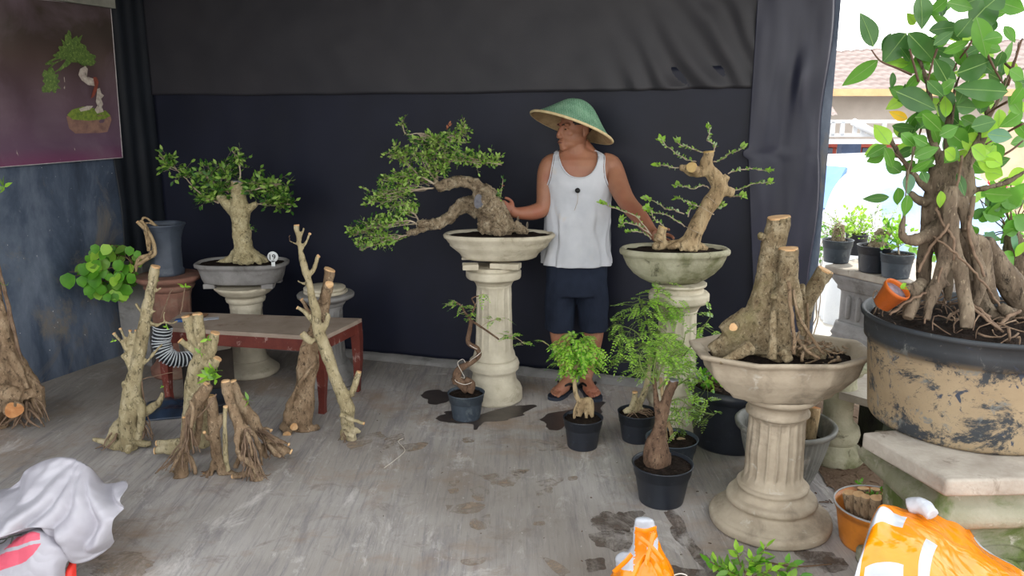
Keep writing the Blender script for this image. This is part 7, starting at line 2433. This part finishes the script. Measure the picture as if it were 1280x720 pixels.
# right-picture hand: palm behind the low side trunk, fingers round it
body.ell(Mx(822, 295, -.47), (.040, .020, .034), 0, Matrix.Rotation(.7, 3, 'Y'), 18, 12)
body.tube([Mx(815, 290, -.43), Mx(821, 294, -.465)], [.027, .026], 16)
finger([(826, 293, -.48), (833, 293, -.50), (839, 295, -.525), (842, 298, -.55)], .0092)
finger([(825, 297, -.48), (832, 299, -.505), (837, 301, -.535), (838, 304, -.56)], .0090)
finger([(823, 299, -.48), (828, 303, -.51), (831, 306, -.54)], .0086)
finger([(820, 300, -.475), (822, 304, -.50), (823, 308, -.53)], .0080)
finger([(824, 290, -.46), (830, 286, -.47), (836, 287, -.50)], .0100)
def skinmat():
    t = NT('tanned_skin')
    n = t.noise(9, 5, .6)
    col = t.ramp(n, [(.3, (142, 98, 76)), (.7, (164, 116, 90))])
    n2 = t.noise(3, 3)
    col = t.mix(t.mask(n2, .5, .7), col, (152, 92, 72))
    return t.finish(col, .5, t.noise(120, 3), .12, .002, .4, sss=.08)
r_ = remesh(body, .0036, 5, .5)
man = thing('person', 'person in green conical hat, white tank top and dark shorts, hands on two bonsai', 'person', V((Mx(721, 485).x, YM, 0)))
build('body', r_, skinmat(), man)

# tank top
def proj(p):
    d = p - CAM; k = F / d.dot(V((0, cp, -sp)))
    return 640 + d.x * k, 360 - d.dot(V((0, sp, cp))) * k
def lerp_tab(tab, y):
    if y <= tab[0][0]: return tab[0][1]
    for (a, b), (c, d) in zip(tab, tab[1:]):
        if a <= y <= c: return b + (d - b) * (y - a) / (c - a)
    return tab[-1][1]
XL = [(186, 694), (195, 692.5), (205, 690.5), (220, 688), (234, 684), (244, 676)]
XR = [(186, 756), (195, 753.5), (206, 752), (220, 753), (230, 757), (238, 762), (246, 770)]
def shirt_fn(u, v):
    th = 2 * PI * u; row = 187.0 + (329 - 187.0) * v
    off = .013 + .016 * v ** 2
    p = torso_pt(th, row, 0)
    c = torso_pt(th, row, off)
    if v > .3:
        w = (v - .3)
        c0 = Mx(sect(row)[0], row)
        wr = .016 * math.sin(th * 9 + 4 * noise.noise(V((th * 2, row * .025, 0)))) * w * (.6 + noise.noise(V((th * 3, row * .04, 5)))) + .014 * noise.noise(V((p.x * 14, p.y * 14, p.z * 5))) * min(1, w * 3)
        c = c + (c - c0).normalized() * wr
    c += V((noise.noise(c * 16), noise.noise(c * 16 + V((7, 7, 7))), 0)) * .004
    if v > .97: c.z = c.z + .003 * noise.noise(V((th * 3, 0, 0)))
    return c
def shirt_keep(u, v):
    p = shirt_fn(u, v)
    row = 187.0 + (329 - 187.0) * v
    c = sect(row)[0]; o = Mx(c, row); x = 640 + (p.x - 0) / SM * 1.0
    x = proj(V((p.x, YM, p.z)))[0]
    if x < lerp_tab(XL, row) - .2 or x > lerp_tab(XR, row) + .2: return False
    front = math.sin(2 * PI * u) < 0
    bot = 220 if front else 203
    e = abs((x - 722) / 24.5) ** 2.3 + abs(max(0, row - 186) / (bot - 186)) ** 2.0
    return e > .985
mb = MB(); mb.grid(shirt_fn, 300, 210, 0, shirt_keep)
M_SHIRT = simple('white_cotton', (198, 200, 205), (184, 187, 193), 6, .85, .1, .003, [((196, 190, 184), 9, .62, .8)], .2, 260)
o = build('tank_top', mb, M_SHIRT, man)
s_ = o.modifiers.new('s', 'SOLIDIFY'); s_.thickness = .003; s_.offset = 1
sm_ = o.modifiers.new('m', 'SMOOTH'); sm_.factor = .5; sm_.iterations = 4
# bound edges of neckline and armholes
def on_shirt(px, row):
    c, _, hw, hd, dy = sect(row); v = max(0, (row - 187) / (329 - 187.0))
    r = max(-.999, min(.999, (px - c) / (hw + .013 / SM)))
    ct_ = math.copysign(abs(r) ** (1 / .88), r)
    th = -math.acos(ct_)
    return torso_pt(th, row, .0155 + .009 * v * v)
mb = MB()
path = []
for i in range(49):
    a = (-1 + 2 * i / 48) * .97
    x = 24.5 * math.copysign(abs(a) ** .8, a)
    row = 187 + 33 * max(0, 1 - abs(x / 24.5) ** 2.3) ** .5
    path.append(on_shirt(722 + x, row))
mb.tube(path, [.0035] * len(path), 8)
for tab, lo_, hi_ in ((XL, 188, 240), (XR, 188, 240)):
    path = [on_shirt(lerp_tab(tab, lo_ + (hi_ - lo_) * i / 30), lo_ + (hi_ - lo_) * i / 30) for i in range(31)]
    for _ in range(3): path = [path[0]] + [(path[i - 1] + path[i] * 2 + path[i + 1]) / 4 for i in range(1, 30)] + [path[-1]]
    mb.tube(path, [.0035] * len(path), 8)
build('edge_binding', mb, M_SHIRT, o)
# shorts
sh = MB()
vs = []
rows_ = [322 + (366 - 322) * i / 14 for i in range(15)]
for row in rows_:
    for k in range(NS):
        c, _, hw, hd, dy = sect(min(row, 345)); o_ = Mx(720.5, row, 0); th = 2 * PI * k / NS
        vs.append(o_ + V((.174 * math.copysign(abs(math.cos(th)) ** .85, math.cos(th)), (.128) * math.copysign(abs(math.sin(th)) ** .85, math.sin(th)), 0)))
fs = [(i * NS + k, (i + 1) * NS + k, (i + 1) * NS + (k + 1) % NS, i * NS + (k + 1) % NS) for i in range(14) for k in range(NS)]
fs.append(tuple(range(NS))); fs.append(tuple(14 * NS + k for k in range(NS))[::-1])
sh.add(vs, fs)
for cx0, cx1 in ((701, 699.5), (740, 742.5)):
    ell_ = []
    N2 = 28
    for i in range(13):
        row = 350 + (412 - 350) * i / 12; cx = cx0 + (cx1 - cx0) * i / 12
        for k in range(N2):
            th = 2 * PI * k / N2; o_ = Mx(cx, row, 0)
            w = 1 + .03 * math.sin(th * 5 + row * .06)
            ell_.append(o_ + V((.0865 * w * math.cos(th), .105 * w * math.sin(th), 0)))
    f2 = [(i * N2 + k, (i + 1) * N2 + k, (i + 1) * N2 + (k + 1) % N2, i * N2 + (k + 1) % N2) for i in range(12) for k in range(N2)]
    f2.append(tuple(range(N2))); f2.append(tuple(12 * N2 + k for k in range(N2))[::-1])
    sh.add(ell_, f2)
r_ = remesh(sh, .006, 4); displace(r_, .007, 11, .6)
build('shorts', r_, simple('dark_navy_denim', (36, 44, 60), (26, 32, 46), 6, .85, .3, .004, None, .2, 200), man)
# flip-flops
def sandal(a0, dirv, side):
    d = V(dirv).normalized(); s = V((-d.y, d.x, 0)) * side
    out = []
    prof_ = [(-.075, .018), (-.06, .032), (-.02, .035), (.04, .037), (.10, .047), (.15, .047), (.18, .036), (.195, .016)]
    L_ = [(a, w) for a, w in prof_]
    ring = [(a, w) for a, w in L_] + [(a, -w) for a, w in reversed(L_)]
    P2, _ = smooth_path([V((a, b, 0)) for a, b in ring + [ring[0]]], [0] * (len(ring) + 1), 4)
    P2 = P2[:-1]
    m = len(P2)
    f = lambda a, b, c: V((a0.x, a0.y, 0)) + d * a + s * b + V((0, 0, c))
    mb = MB()
    vs = [f(p.x, p.y, .001) for p in P2] + [f(p.x * 1.0, p.y, .020) for p in P2]
    fs = [tuple(range(m))[::-1], tuple(range(m, 2 * m))] + [(i, (i + 1) % m, m + (i + 1) % m, m + i) for i in range(m)]
    mb.add(vs, fs, 0, False)
    o = build('flip_flop', mb, simple('blue_black_rubber', (44, 52, 66), (34, 40, 52), 10, .6, .1), man)
    mb = MB()
    for b in (.045, -.045):
        mb.tube(*smooth_path([f(.128, .018, .022), f(.125, .018, .050), f(.085, .012 + b * .45, .066), f(.04, b * .95, .062), f(.0, b * .98, .022)], [.005, .006, .007, .007, .006], 5), 8)
    build('strap', mb, M_BLACK, o)
sandal(aL, dL, 1); sandal(aR, dR, -1)
# hat: tilted cone, slightly domed
mb = MB()
hc = P(714.5, 159.5, YM)
up_ = V((.345, .17, .93)).normalized()
qh = V((0, 0, 1)).rotation_difference(up_).to_matrix()
Rb = .236
pr_ = [(Rb, 0), (Rb * .84, .026), (Rb * .66, .062), (Rb * .48, .104), (Rb * .32, .136), (Rb * .16, .153), (Rb * .02, .158)]
pr_, _ = smooth_path([V((a, 0, b)) for a, b in pr_], [0] * len(pr_), 5); pr_ = [(p.x, p.z) for p in pr_]
inn = [(max(.002, a - .006), b - .006) for a, b in reversed(pr_)]
def weave(th, r, z): return r
mb.lathe(hc, pr_, 96, 1, 1, 0, None, 0, qh)
mb.f = mb.f[:-2]; mb.m = mb.m[:-2]; mb.sm = mb.sm[:-2]
def hatmat():
    t = NT('green_woven_hat')
    w = t.n('ShaderNodeTexWave', wave_type='BANDS'); w.inputs['Scale'].default_value = 26; w.inputs['Distortion'].default_value = 6; w.inputs['Detail Scale'].default_value = 3
    t.l(t.tc.outputs['Object'], w.inputs['Vector'])
    n = t.noise(12, 5, .7)
    col = t.ramp(n, [(.3, (84, 132, 104)), (.55, (120, 168, 136)), (.75, (150, 190, 158))])
    col = t.mix(t.mask(w.outputs['Fac'], .6, 1.4), col, (176, 206, 180))
    return t.finish(col, .7, w.outputs['Fac'], .4, .003, .3)
hat = build('conical_hat', mb, hatmat(), man)
mb = MB(); mb.lathe(hc, inn[::-1], 96, 1, 1, 0, None, 0, qh); mb.f = mb.f[:-2]; mb.m = mb.m[:-2]; mb.sm = mb.sm[:-2]
M_STRAW = simple('pale_bamboo', (196, 168, 128), (170, 142, 104), 24, .75, .3, .003)
build('hat_lining', mb, M_STRAW, hat)
mb = MB()
ring = [hc + qh @ V((Rb * math.cos(2 * PI * i / 72), Rb * math.sin(2 * PI * i / 72), 0)) for i in range(73)]
mb.tube(ring, [.0075] * 73, 8)
build('hat_rim', mb, simple('straw_rim', (226, 206, 160), (206, 184, 138), 30, .7), hat)
# hair, brows, eye, mouth line
hr = MB(); hr.ell(HL(-.016, 0, .036), (.098, .079, .088), 0, Rh, 40, 24)
rr_ = MB()
keep = [i for i, f in enumerate(hr.f) if all((lambda q: q.z > .02 and q.x < .055 or (q.x < -.035 and q.z > -.06))(Rh.transposed() @ (hr.v[k] - Hc)) for k in f)]
rr_.v = hr.v; rr_.f = [hr.f[i] for i in keep]; rr_.m = [0] * len(keep); rr_.sm = [True] * len(keep)
build('hair', rr_, simple('cropped_dark_hair', (46, 40, 38), (70, 64, 60), 60, .9, .5), man)
mb = MB()
for sgn in (1, -1):
    mb.tube([HL(.0955, .014 * sgn, .028), HL(.0945, .028 * sgn, .031), HL(.082, .046 * sgn, .026)], [.0022, .0028, .0018], 8, res=4)
build('eyebrows', mb, simple('dark_brow', (44, 34, 30), (36, 28, 26), 40, .9), man)
mb = MB()
for sgn in (1, -1): 
    mb.ell(HL(.0825, .031 * sgn, .0045), (.0065, .010, .0042), 0, Rh, 14, 8)
build('eyes', mb, simple('dark_eye', (30, 22, 20), (24, 18, 16), 40, .2), man)
mb = MB(); mb.tube([HL(.1035, -.016, -.065), HL(.1055, 0, -.0645), HL(.0995, .018, -.066)], [.0022, .0028, .0018], 8, res=4)
build('mouth_line', mb, simple('lip', (112, 62, 54), (96, 52, 46), 40, .5), man)
# clip microphone with its thin cord
mt_ = MB(); cm = torso_pt(-PI / 2 - .06, 236, .02); cm = V((Mx(719.5, 235).x, cm.y - .006, Mx(719.5, 235).z))
mt_.ell(cm, (.014, .012, .014), 0, None, 20, 14)
o = build('clip_microphone', mt_, M_BLACK, man, 'small black clip microphone')
mb = MB()
p2, r2 = smooth_path([cm + V((0, 0, -.01)), cm + V((.0, .002, -.06)), cm + V((-.018, .006, -.12)), cm + V((-.02, .006, -.15))], [.0012] * 4, 5)
mb.tube(p2, r2, 5); build('microphone_cord', mb, M_TWIG, o)
# ================================================================== OUTSIDE: house, cars
M_WHITEWALL = simple('whitewashed_wall', (186, 178, 170), (176, 168, 160), 3, .9)
M_TANWALL = simple('tan_wall', (214, 188, 160), (200, 172, 146), 3, .9)
M_FASCIA = simple('orange_fascia', (222, 176, 130), (206, 160, 116), 4, .7)
M_REDWOOD = simple('red_brown_frame', (150, 62, 46), (126, 50, 40), 6, .6)
M_GLASSD = simple('dark_window_glass', (72, 84, 100), (56, 66, 82), 3, .15, 0, .001, None, .6)
M_WPAINT = simple('white_paint', (206, 208, 210), (196, 198, 202), 4, .5)
M_PILLAR = simple('slate_pillar', (64, 78, 104), (52, 64, 88), 6, .7)
def qbox(mb, x0, y0, x1, y1, Y, dep, mat=0, bev=0.0):
    a, b = P(x0, y0, Y), P(x1, y1, Y)
    c = (a + b) / 2
    mb.box((c.x, Y + dep / 2, c.z), (abs(b.x - a.x), dep, abs(a.z - b.z)), mat, 0, bev)
YH = 18.0
gz = -1.0
hs_ = thing('house', 'pale house with a clay tile roof and white carport across the street', 'house', V((7.5, YH, gz)))
mb = MB()
a, b = P(985, 100, YH), P(1330, 100, YH)
ztop = P(1100, 118, YH).z
mb.box(((a.x + b.x + 6) / 2, YH + 2.5, (ztop + gz) / 2), (b.x - a.x + 6, 5, ztop - gz))
build('wall', mb, M_WHITEWALL, hs_)
mb = MB()
e0, e1 = P(960, 122, YH - .7), P(1330, 110, YH - .7)
rz0, rz1 = P(960, 78, YH + 2.2), P(1330, 40, YH + 2.2)
e0.x, rz0.x = e0.x - 1, e0.x - 1
e1.x += 4; rz1.x = e1.x
def tiles(u, v):
    p = e0.lerp(e1, u).lerp(rz0.lerp(rz1, u), v)
    L = (e1 - e0).length; S_ = (rz0 - e0).length
    x = u * L; y = v * S_
    h = .03 * abs(math.sin(x * PI / .24)) + .035 * (1 - (y / .30) % 1)
    return p + V((0, -.3, .9)) * h
mb.grid(tiles, 420, 66)
build('roof', mb, tile_mat(), hs_)
mb = MB(); qbox(mb, 1038, 111, 1330, 120, YH - .8, .15); build('fascia', mb, M_FASCIA, hs_)
# lower porch roof
mb = MB()
c0, c1, c2, c3 = P(1000, 148, YH - 2.0), P(1048, 146, YH - 2.0), P(1036, 127, YH - .4), P(1000, 130, YH - .4)
def t2(u, v):
    p = c0.lerp(c1, u).lerp(c3.lerp(c2, u), v)
    return p + V((0, 0, .02 * abs(math.sin(u * 22)) + .025 * (1 - (v * 6) % 1)))
mb.grid(t2, 60, 36); build('porch_roof', mb, M_TERRA if False else tile_mat(), hs_)
mb = MB()
for y0, y1 in ((150, 154), (167, 171), (174, 180)): qbox(mb, 1000, y0, 1330, y1, YH - 2.2, .12)
for x in (1012, 1040, 1052, 1068, 1078, 1104, 1140): qbox(mb, x, 152, x + 3, 170, YH - 2.2, .06)
build('carport_frame', mb, M_WPAINT, hs_)
mb = MB()
p0, p1 = P(1066, 152, YH - 2.3), P(1096, 168, YH - 2.3)
mb.tube([p0, p1], [.07, .07], 8); 
build('brace', mb, M_WPAINT, hs_)
for x in (1014, 1180):
    mb = MB(); pt = P(x, 168, YH - 2.2); mb.box((pt.x, YH - 2.1, (pt.z + gz) / 2), (.12, .12, pt.z - gz)); build('post', mb, M_WPAINT, hs_)
for i, (x0, x1) in enumerate(((1017, 1030), (1031, 1043), (1076, 1090), (1091, 1104))):
    mb = MB(); qbox(mb, x0, 182, x1, 215, YH - .12, .12)
    w_ = build('window', mb, M_REDWOOD, hs_)
    mb = MB(); qbox(mb, x0 + 2.5, 185, x1 - 2.5, 192, YH - .15, .05); build('pane', mb, M_GLASSD, w_)
mb = MB(); qbox(mb, 1053, 178, 1072, 230, YH - 1.2, .25); build('pillar', mb, M_PILLAR, hs_)
mb = MB(); qbox(mb, 1000, 180, 1130, 184, YH - .2, .3); build('lintel', mb, M_REDWOOD, hs_)
# neighbour's tan wall
mb = MB(); qbox(mb, 1250, 158, 1400, 330, 10.5, .3); build('garden_wall', mb, M_TANWALL, None, 'tan garden wall at the far right behind the ficus', 'wall')
# red flowers
mb = MB(); ml = MB()
for i in range(90):
    p = P(R(1222, 1262), R(232, 252), 9.5 + R(-.3, .3)); ml.leaf(p, jit(1), jit(1), .1, .09, rnd.choice([0, 0, 1]), 2)
for i in range(160):
    p = P(R(1215, 1272), R(236, 300), 9.6 + R(-.3, .4)); ml.leaf(p, jit(1), jit(1), .14, .08, 2, 2)
zz_ = min(v.z for v in ml.v)
mb.tube([V((P(1240, 240, 9.6).x, 9.6, -.75)), P(1240, 270, 9.6)], [.04, .03], 8)
t = thing('flowering_bush', 'bush with bright red flowers beyond the ficus trunk', 'bush', V((P(1240, 240, 9.6).x, 9.6, -.75)))
build('stem', mb, M_TWIG_BR, t); build('foliage', ml, [simple('red_petals', (214, 40, 60), (190, 30, 50), 20, .6), L_HEART, L_HEART], t)

# ---- vehicles
def vehicle(name, label, cat, origin, yaw, side_prof, width, mat, win, wheels, extra=None, scale=1.0):
    """side profile in metres, x along the length (front at -x), z up"""
    t = thing(name, label, cat, origin)
    Mt = Matrix.Translation(origin) @ Matrix.Rotation(yaw, 4, 'Z') @ Matrix.Scale(scale, 4)
    bm = bmesh.new()
    n = len(side_prof)
    L_, R_ = [], []
    for (x, z) in side_prof:
        tuck = .0 if z < .95 else min(.14, (z - .95) * .22)
        L_.append(bm.verts.new((x, -width / 2 + tuck, z))); R_.append(bm.verts.new((x, width / 2 - tuck, z)))
    bm.faces.new(L_[::-1]); bm.faces.new(R_)
    for i in range(n): bm.faces.new((L_[i], L_[(i + 1) % n], R_[(i + 1) % n], R_[i]))
    bmesh.ops.recalc_face_normals(bm, faces=bm.faces)
    bmesh.ops.bevel(bm, geom=bm.edges[:], offset=.05, segments=3, profile=.6, affect='EDGES')
    bm.transform(Mt); bm.verts.ensure_lookup_table()
    mb = MB(); mb.add([v.co.copy() for v in bm.verts], [[v.index for v in f.verts] for f in bm.faces], 0, True); bm.free()
    build('body', mb, mat, t)
    for w in win:
        for sgn in (-1, 1):
            mb = MB()
            tk = lambda z: (.0 if z < .95 else min(.14, (z - .95) * .22))
            vs = [V((x, sgn * (width / 2 - tk(z) + .006), z)) for x, z in w] + [V((x, sgn * (width / 2 - tk(z) - .02), z)) for x, z in w]
            m = len(w)
            mb.add([Mt @ v for v in vs], [tuple(range(m)), tuple(range(m, 2 * m))[::-1]] + [(i, m + i, m + (i + 1) % m, (i + 1) % m) for i in range(m)], 0, False)
            build('window', mb, M_CARGLASS, t, recalc=True)
    for x in wheels:
        for sgn in (-1, 1):
            mb = MB(); rot = Matrix.Rotation(PI / 2, 3, 'X')
            c = Mt @ V((x, sgn * (width / 2 - .08), .32))
            rm = (Matrix.Rotation(yaw, 3, 'Z') @ rot)
            mb.lathe(c, [(.15, -.1), (.30, -.1), (.32, -.07), (.32, .07), (.30, .1), (.15, .1)], 32, scale, scale, 0, None, 0, rm)
            wh = build('wheel', mb, M_BLACK, t)
            mb = MB(); mb.lathe(c, [(.02, -.108), (.17, -.108), (.19, -.10), (.19, .10), (.17, .108), (.02, .108)], 24, scale, scale, 0, None, 0, rm)
            build('hubcap', mb, simple('hub_silver', (170, 174, 180), (150, 154, 160), 9, .35), wh)
    if extra: extra(t, Mt)
    return t
M_CARGLASS = simple('blue_car_glass', (110, 150, 200), (92, 132, 186), 2, .12, 0, .001, None, .8)
M_CARWHITE = simple('white_car_paint', (190, 194, 200), (182, 187, 194), 2, .3, 0, .001, None, .6, coat=.5)
pv = [(-2.05, .25), (-2.1, .55), (-2.02, .82), (-1.25, .98), (-.75, 1.50), (-.55, 1.56), (1.55, 1.56), (1.85, 1.45), (2.0, .9), (2.02, .3)]
wv = [[(-1.0, 1.12), (-.68, 1.42), (-.15, 1.45), (-.15, 1.12)], [(-.05, 1.12), (-.05, 1.45), (.75, 1.45), (.75, 1.12)], [(.85, 1.12), (.85, 1.45), (1.5, 1.43), (1.66, 1.12)]]
def vx(t, Mt):
    for sgn in (-1, 1):
        mb = MB(); mb.ell(Mt @ V((-2.02, sgn * .58, .70)), (.10, .14, .10), 0, None, 16, 10); build('headlight', mb, simple('lamp_glass', (170, 180, 190), (120, 130, 140), 9, .15), t)
    mb = MB(); c = Mt @ V((-2.09, 0, .5)); mb.box(c, (.06, .9, .16), 0, VY); build('grille', mb, M_BLACK, t)
    mb = MB()
    vs = [V((-1.22, -.70, 1.0)), V((-1.22, .70, 1.0)), V((-.80, .60, 1.47)), V((-.80, -.60, 1.47))]
    vs = [v + V((-.035, 0, .02)) for v in vs] + vs
    mb.add([Mt @ v for v in vs], [(0, 1, 2, 3), (7, 6, 5, 4), (0, 4, 5, 1), (1, 5, 6, 2), (2, 6, 7, 3), (3, 7, 4, 0)], 0, False)
    build('windscreen', mb, M_CARGLASS, t, recalc=True)
VY = math.radians(28)
vo = P(1050, 196, 12.9); vo = V((vo.x + .2, 12.9, -1.0)); 
zt_v = P(1040, 196, 12.9).z
sv = (zt_v + 1.0) / 1.56
vehicle('van', 'white minivan with blue windows parked on the street, partly hidden by the covered car', 'van', vo, VY, pv, 1.62, M_CARWHITE, wv, (-1.3, 1.25), vx, sv)
# covered car: cloth over a car shape
YW2 = 1.25
co2 = V((P(1140, 240, 8.4).x, 8.4, -.56))
t = thing('covered_car', 'car under a pale protective cover with a blue-grey tail, parked nearer than the van', 'car', co2)
mb = MB()
hh = P(1090, 207, 8.3).z + .56
def cc(u, v):
    x = -1.55 + 3.1 * u
    prof = .60 + .40 * (1 / (1 + math.exp(-(x + .85) * 6))) * (1 / (1 + math.exp((x - 1.15) * 5)))
    H = hh * prof
    a = PI * v
    y = -.82 * math.copysign(abs(math.cos(a)) ** .5, math.cos(a)); z = H * abs(math.sin(a)) ** .42
    endt = min(1, max(0, 1 - abs(x) / 1.55) * 5) ** .4
    w = .012 * math.sin(x * 17 + 3 * noise.noise(V((x * 2, y, z)))) * (1 - z / hh * .6)
    return co2 + Matrix.Rotation(YW2, 3, 'Z') @ V((x, (y - w) * (.75 + .25 * endt), z * (.4 + .6 * endt) if endt < 1 else z))
mb.grid(cc, 120, 60, matfn=lambda u, v: 1 if v > .5 else 0)
mb.m = [1 if proj(sum((mb.v[i] for i in f), V((0, 0, 0))) / len(f))[0] > 1103 else 0 for f in mb.f]
build('car_cover', mb, [simple('white_cover', (190, 193, 196), (178, 182, 187), 4, .6), simple('blue_grey_cover', (148, 172, 204), (128, 152, 186), 5, .55)], t)
for x in (-1.0, 1.0):
    for sgn in (-1, 1):
        mb = MB(); c = co2 + Matrix.Rotation(YW2, 3, 'Z') @ V((x, sgn * .66, .28)); mb.lathe(c, [(.1, -.08), (.26, -.08), (.28, -.05), (.28, .05), (.26, .08), (.1, .08)], 28, 1, 1, 0, None, 0, Matrix.Rotation(YW2, 3, 'Z') @ Matrix.Rotation(PI / 2, 3, 'X'))
        build('wheel', mb, M_BLACK, t)
# low plants on the verge beyond the pots
for i, (x, y, Y, w, h, lab) in enumerate(((1014, 300, 5.6, .16, .35, 'small sunlit bush by the wall end beyond the pots'), (1160, 318, 5.6, .30, .35, 'bright green bush between the ficus trunk and the seedling pots'))):
    c = P(x, y, Y); base = V((c.x, Y, -.03 - max(0, (Y - 5) * .16)))
    t = thing('bush', lab, 'bush', base)
    mt, ml = MB(), MB()
    for k in range(28):
        e = c + V((R(-w, w) * .7, R(-w, w) * .6, R(-.8, .6) * h * .5))
        if k % 2 == 0: twig(mt, base + V((R(-.03, .03), 0, 0)), e, .006, .002, .12)
        for j in range(5): ml.leaf(e + jit(.05), jit(1), jit(1), .055, .032, rnd.choice([0, 1]), 2)
    fin(t, mt, ml, M_TWIG, [L_HEART, L_MID])
# kerb wall the pots' light comes over
# ================================================================== CAMERA, LIGHT, WORLD
cam = bpy.data.cameras.new('camera'); co = bpy.data.objects.new('camera', cam); COL.objects.link(co)
co.location = CAM; co.rotation_euler = (PI / 2 - PITCH, 0, 0)
cam.sensor_width = 36; cam.lens = F / 1280 * 36; cam.clip_end = 200
SC.camera = co
w = bpy.data.worlds.new('world'); SC.world = w; w.use_nodes = True
nt = w.node_tree; nt.nodes.clear()
o = nt.nodes.new('ShaderNodeOutputWorld'); bg = nt.nodes.new('ShaderNodeBackground')
tc = nt.nodes.new('ShaderNodeTexCoord'); sx = nt.nodes.new('ShaderNodeSeparateXYZ')
nt.links.new(tc.outputs['Generated'], sx.inputs[0])
rp = nt.nodes.new('ShaderNodeValToRGB')
rp.color_ramp.elements[0].position = 0.0; rp.color_ramp.elements[0].color = (.30, .28, .26, 1)
rp.color_ramp.elements[1].position = 0.55; rp.color_ramp.elements[1].color = (.92, .96, 1.0, 1)
e = rp.color_ramp.elements.new(0.03); e.color = (1.0, .98, .95, 1)
nt.links.new(sx.outputs['Z'], rp.inputs['Fac']); nt.links.new(rp.outputs['Color'], bg.inputs['Color'])
bg.inputs['Strength'].default_value = 1.9
nt.links.new(bg.outputs[0], o.inputs['Surface'])
sun = bpy.data.lights.new('sun', 'SUN'); so = bpy.data.objects.new('sun', sun); COL.objects.link(so)
sun.energy = 3.0; sun.angle = .02; sun.color = (1, .95, .87)
so.rotation_euler = (math.radians(-32), math.radians(14), 0)
so.location = (6, -2, 8)
SC.view_settings.view_transform = 'Standard'; SC.view_settings.look = 'None'; SC.view_settings.gamma = 1
SC.view_settings.use_curve_mapping = False
SC.view_settings.exposure = 0.88
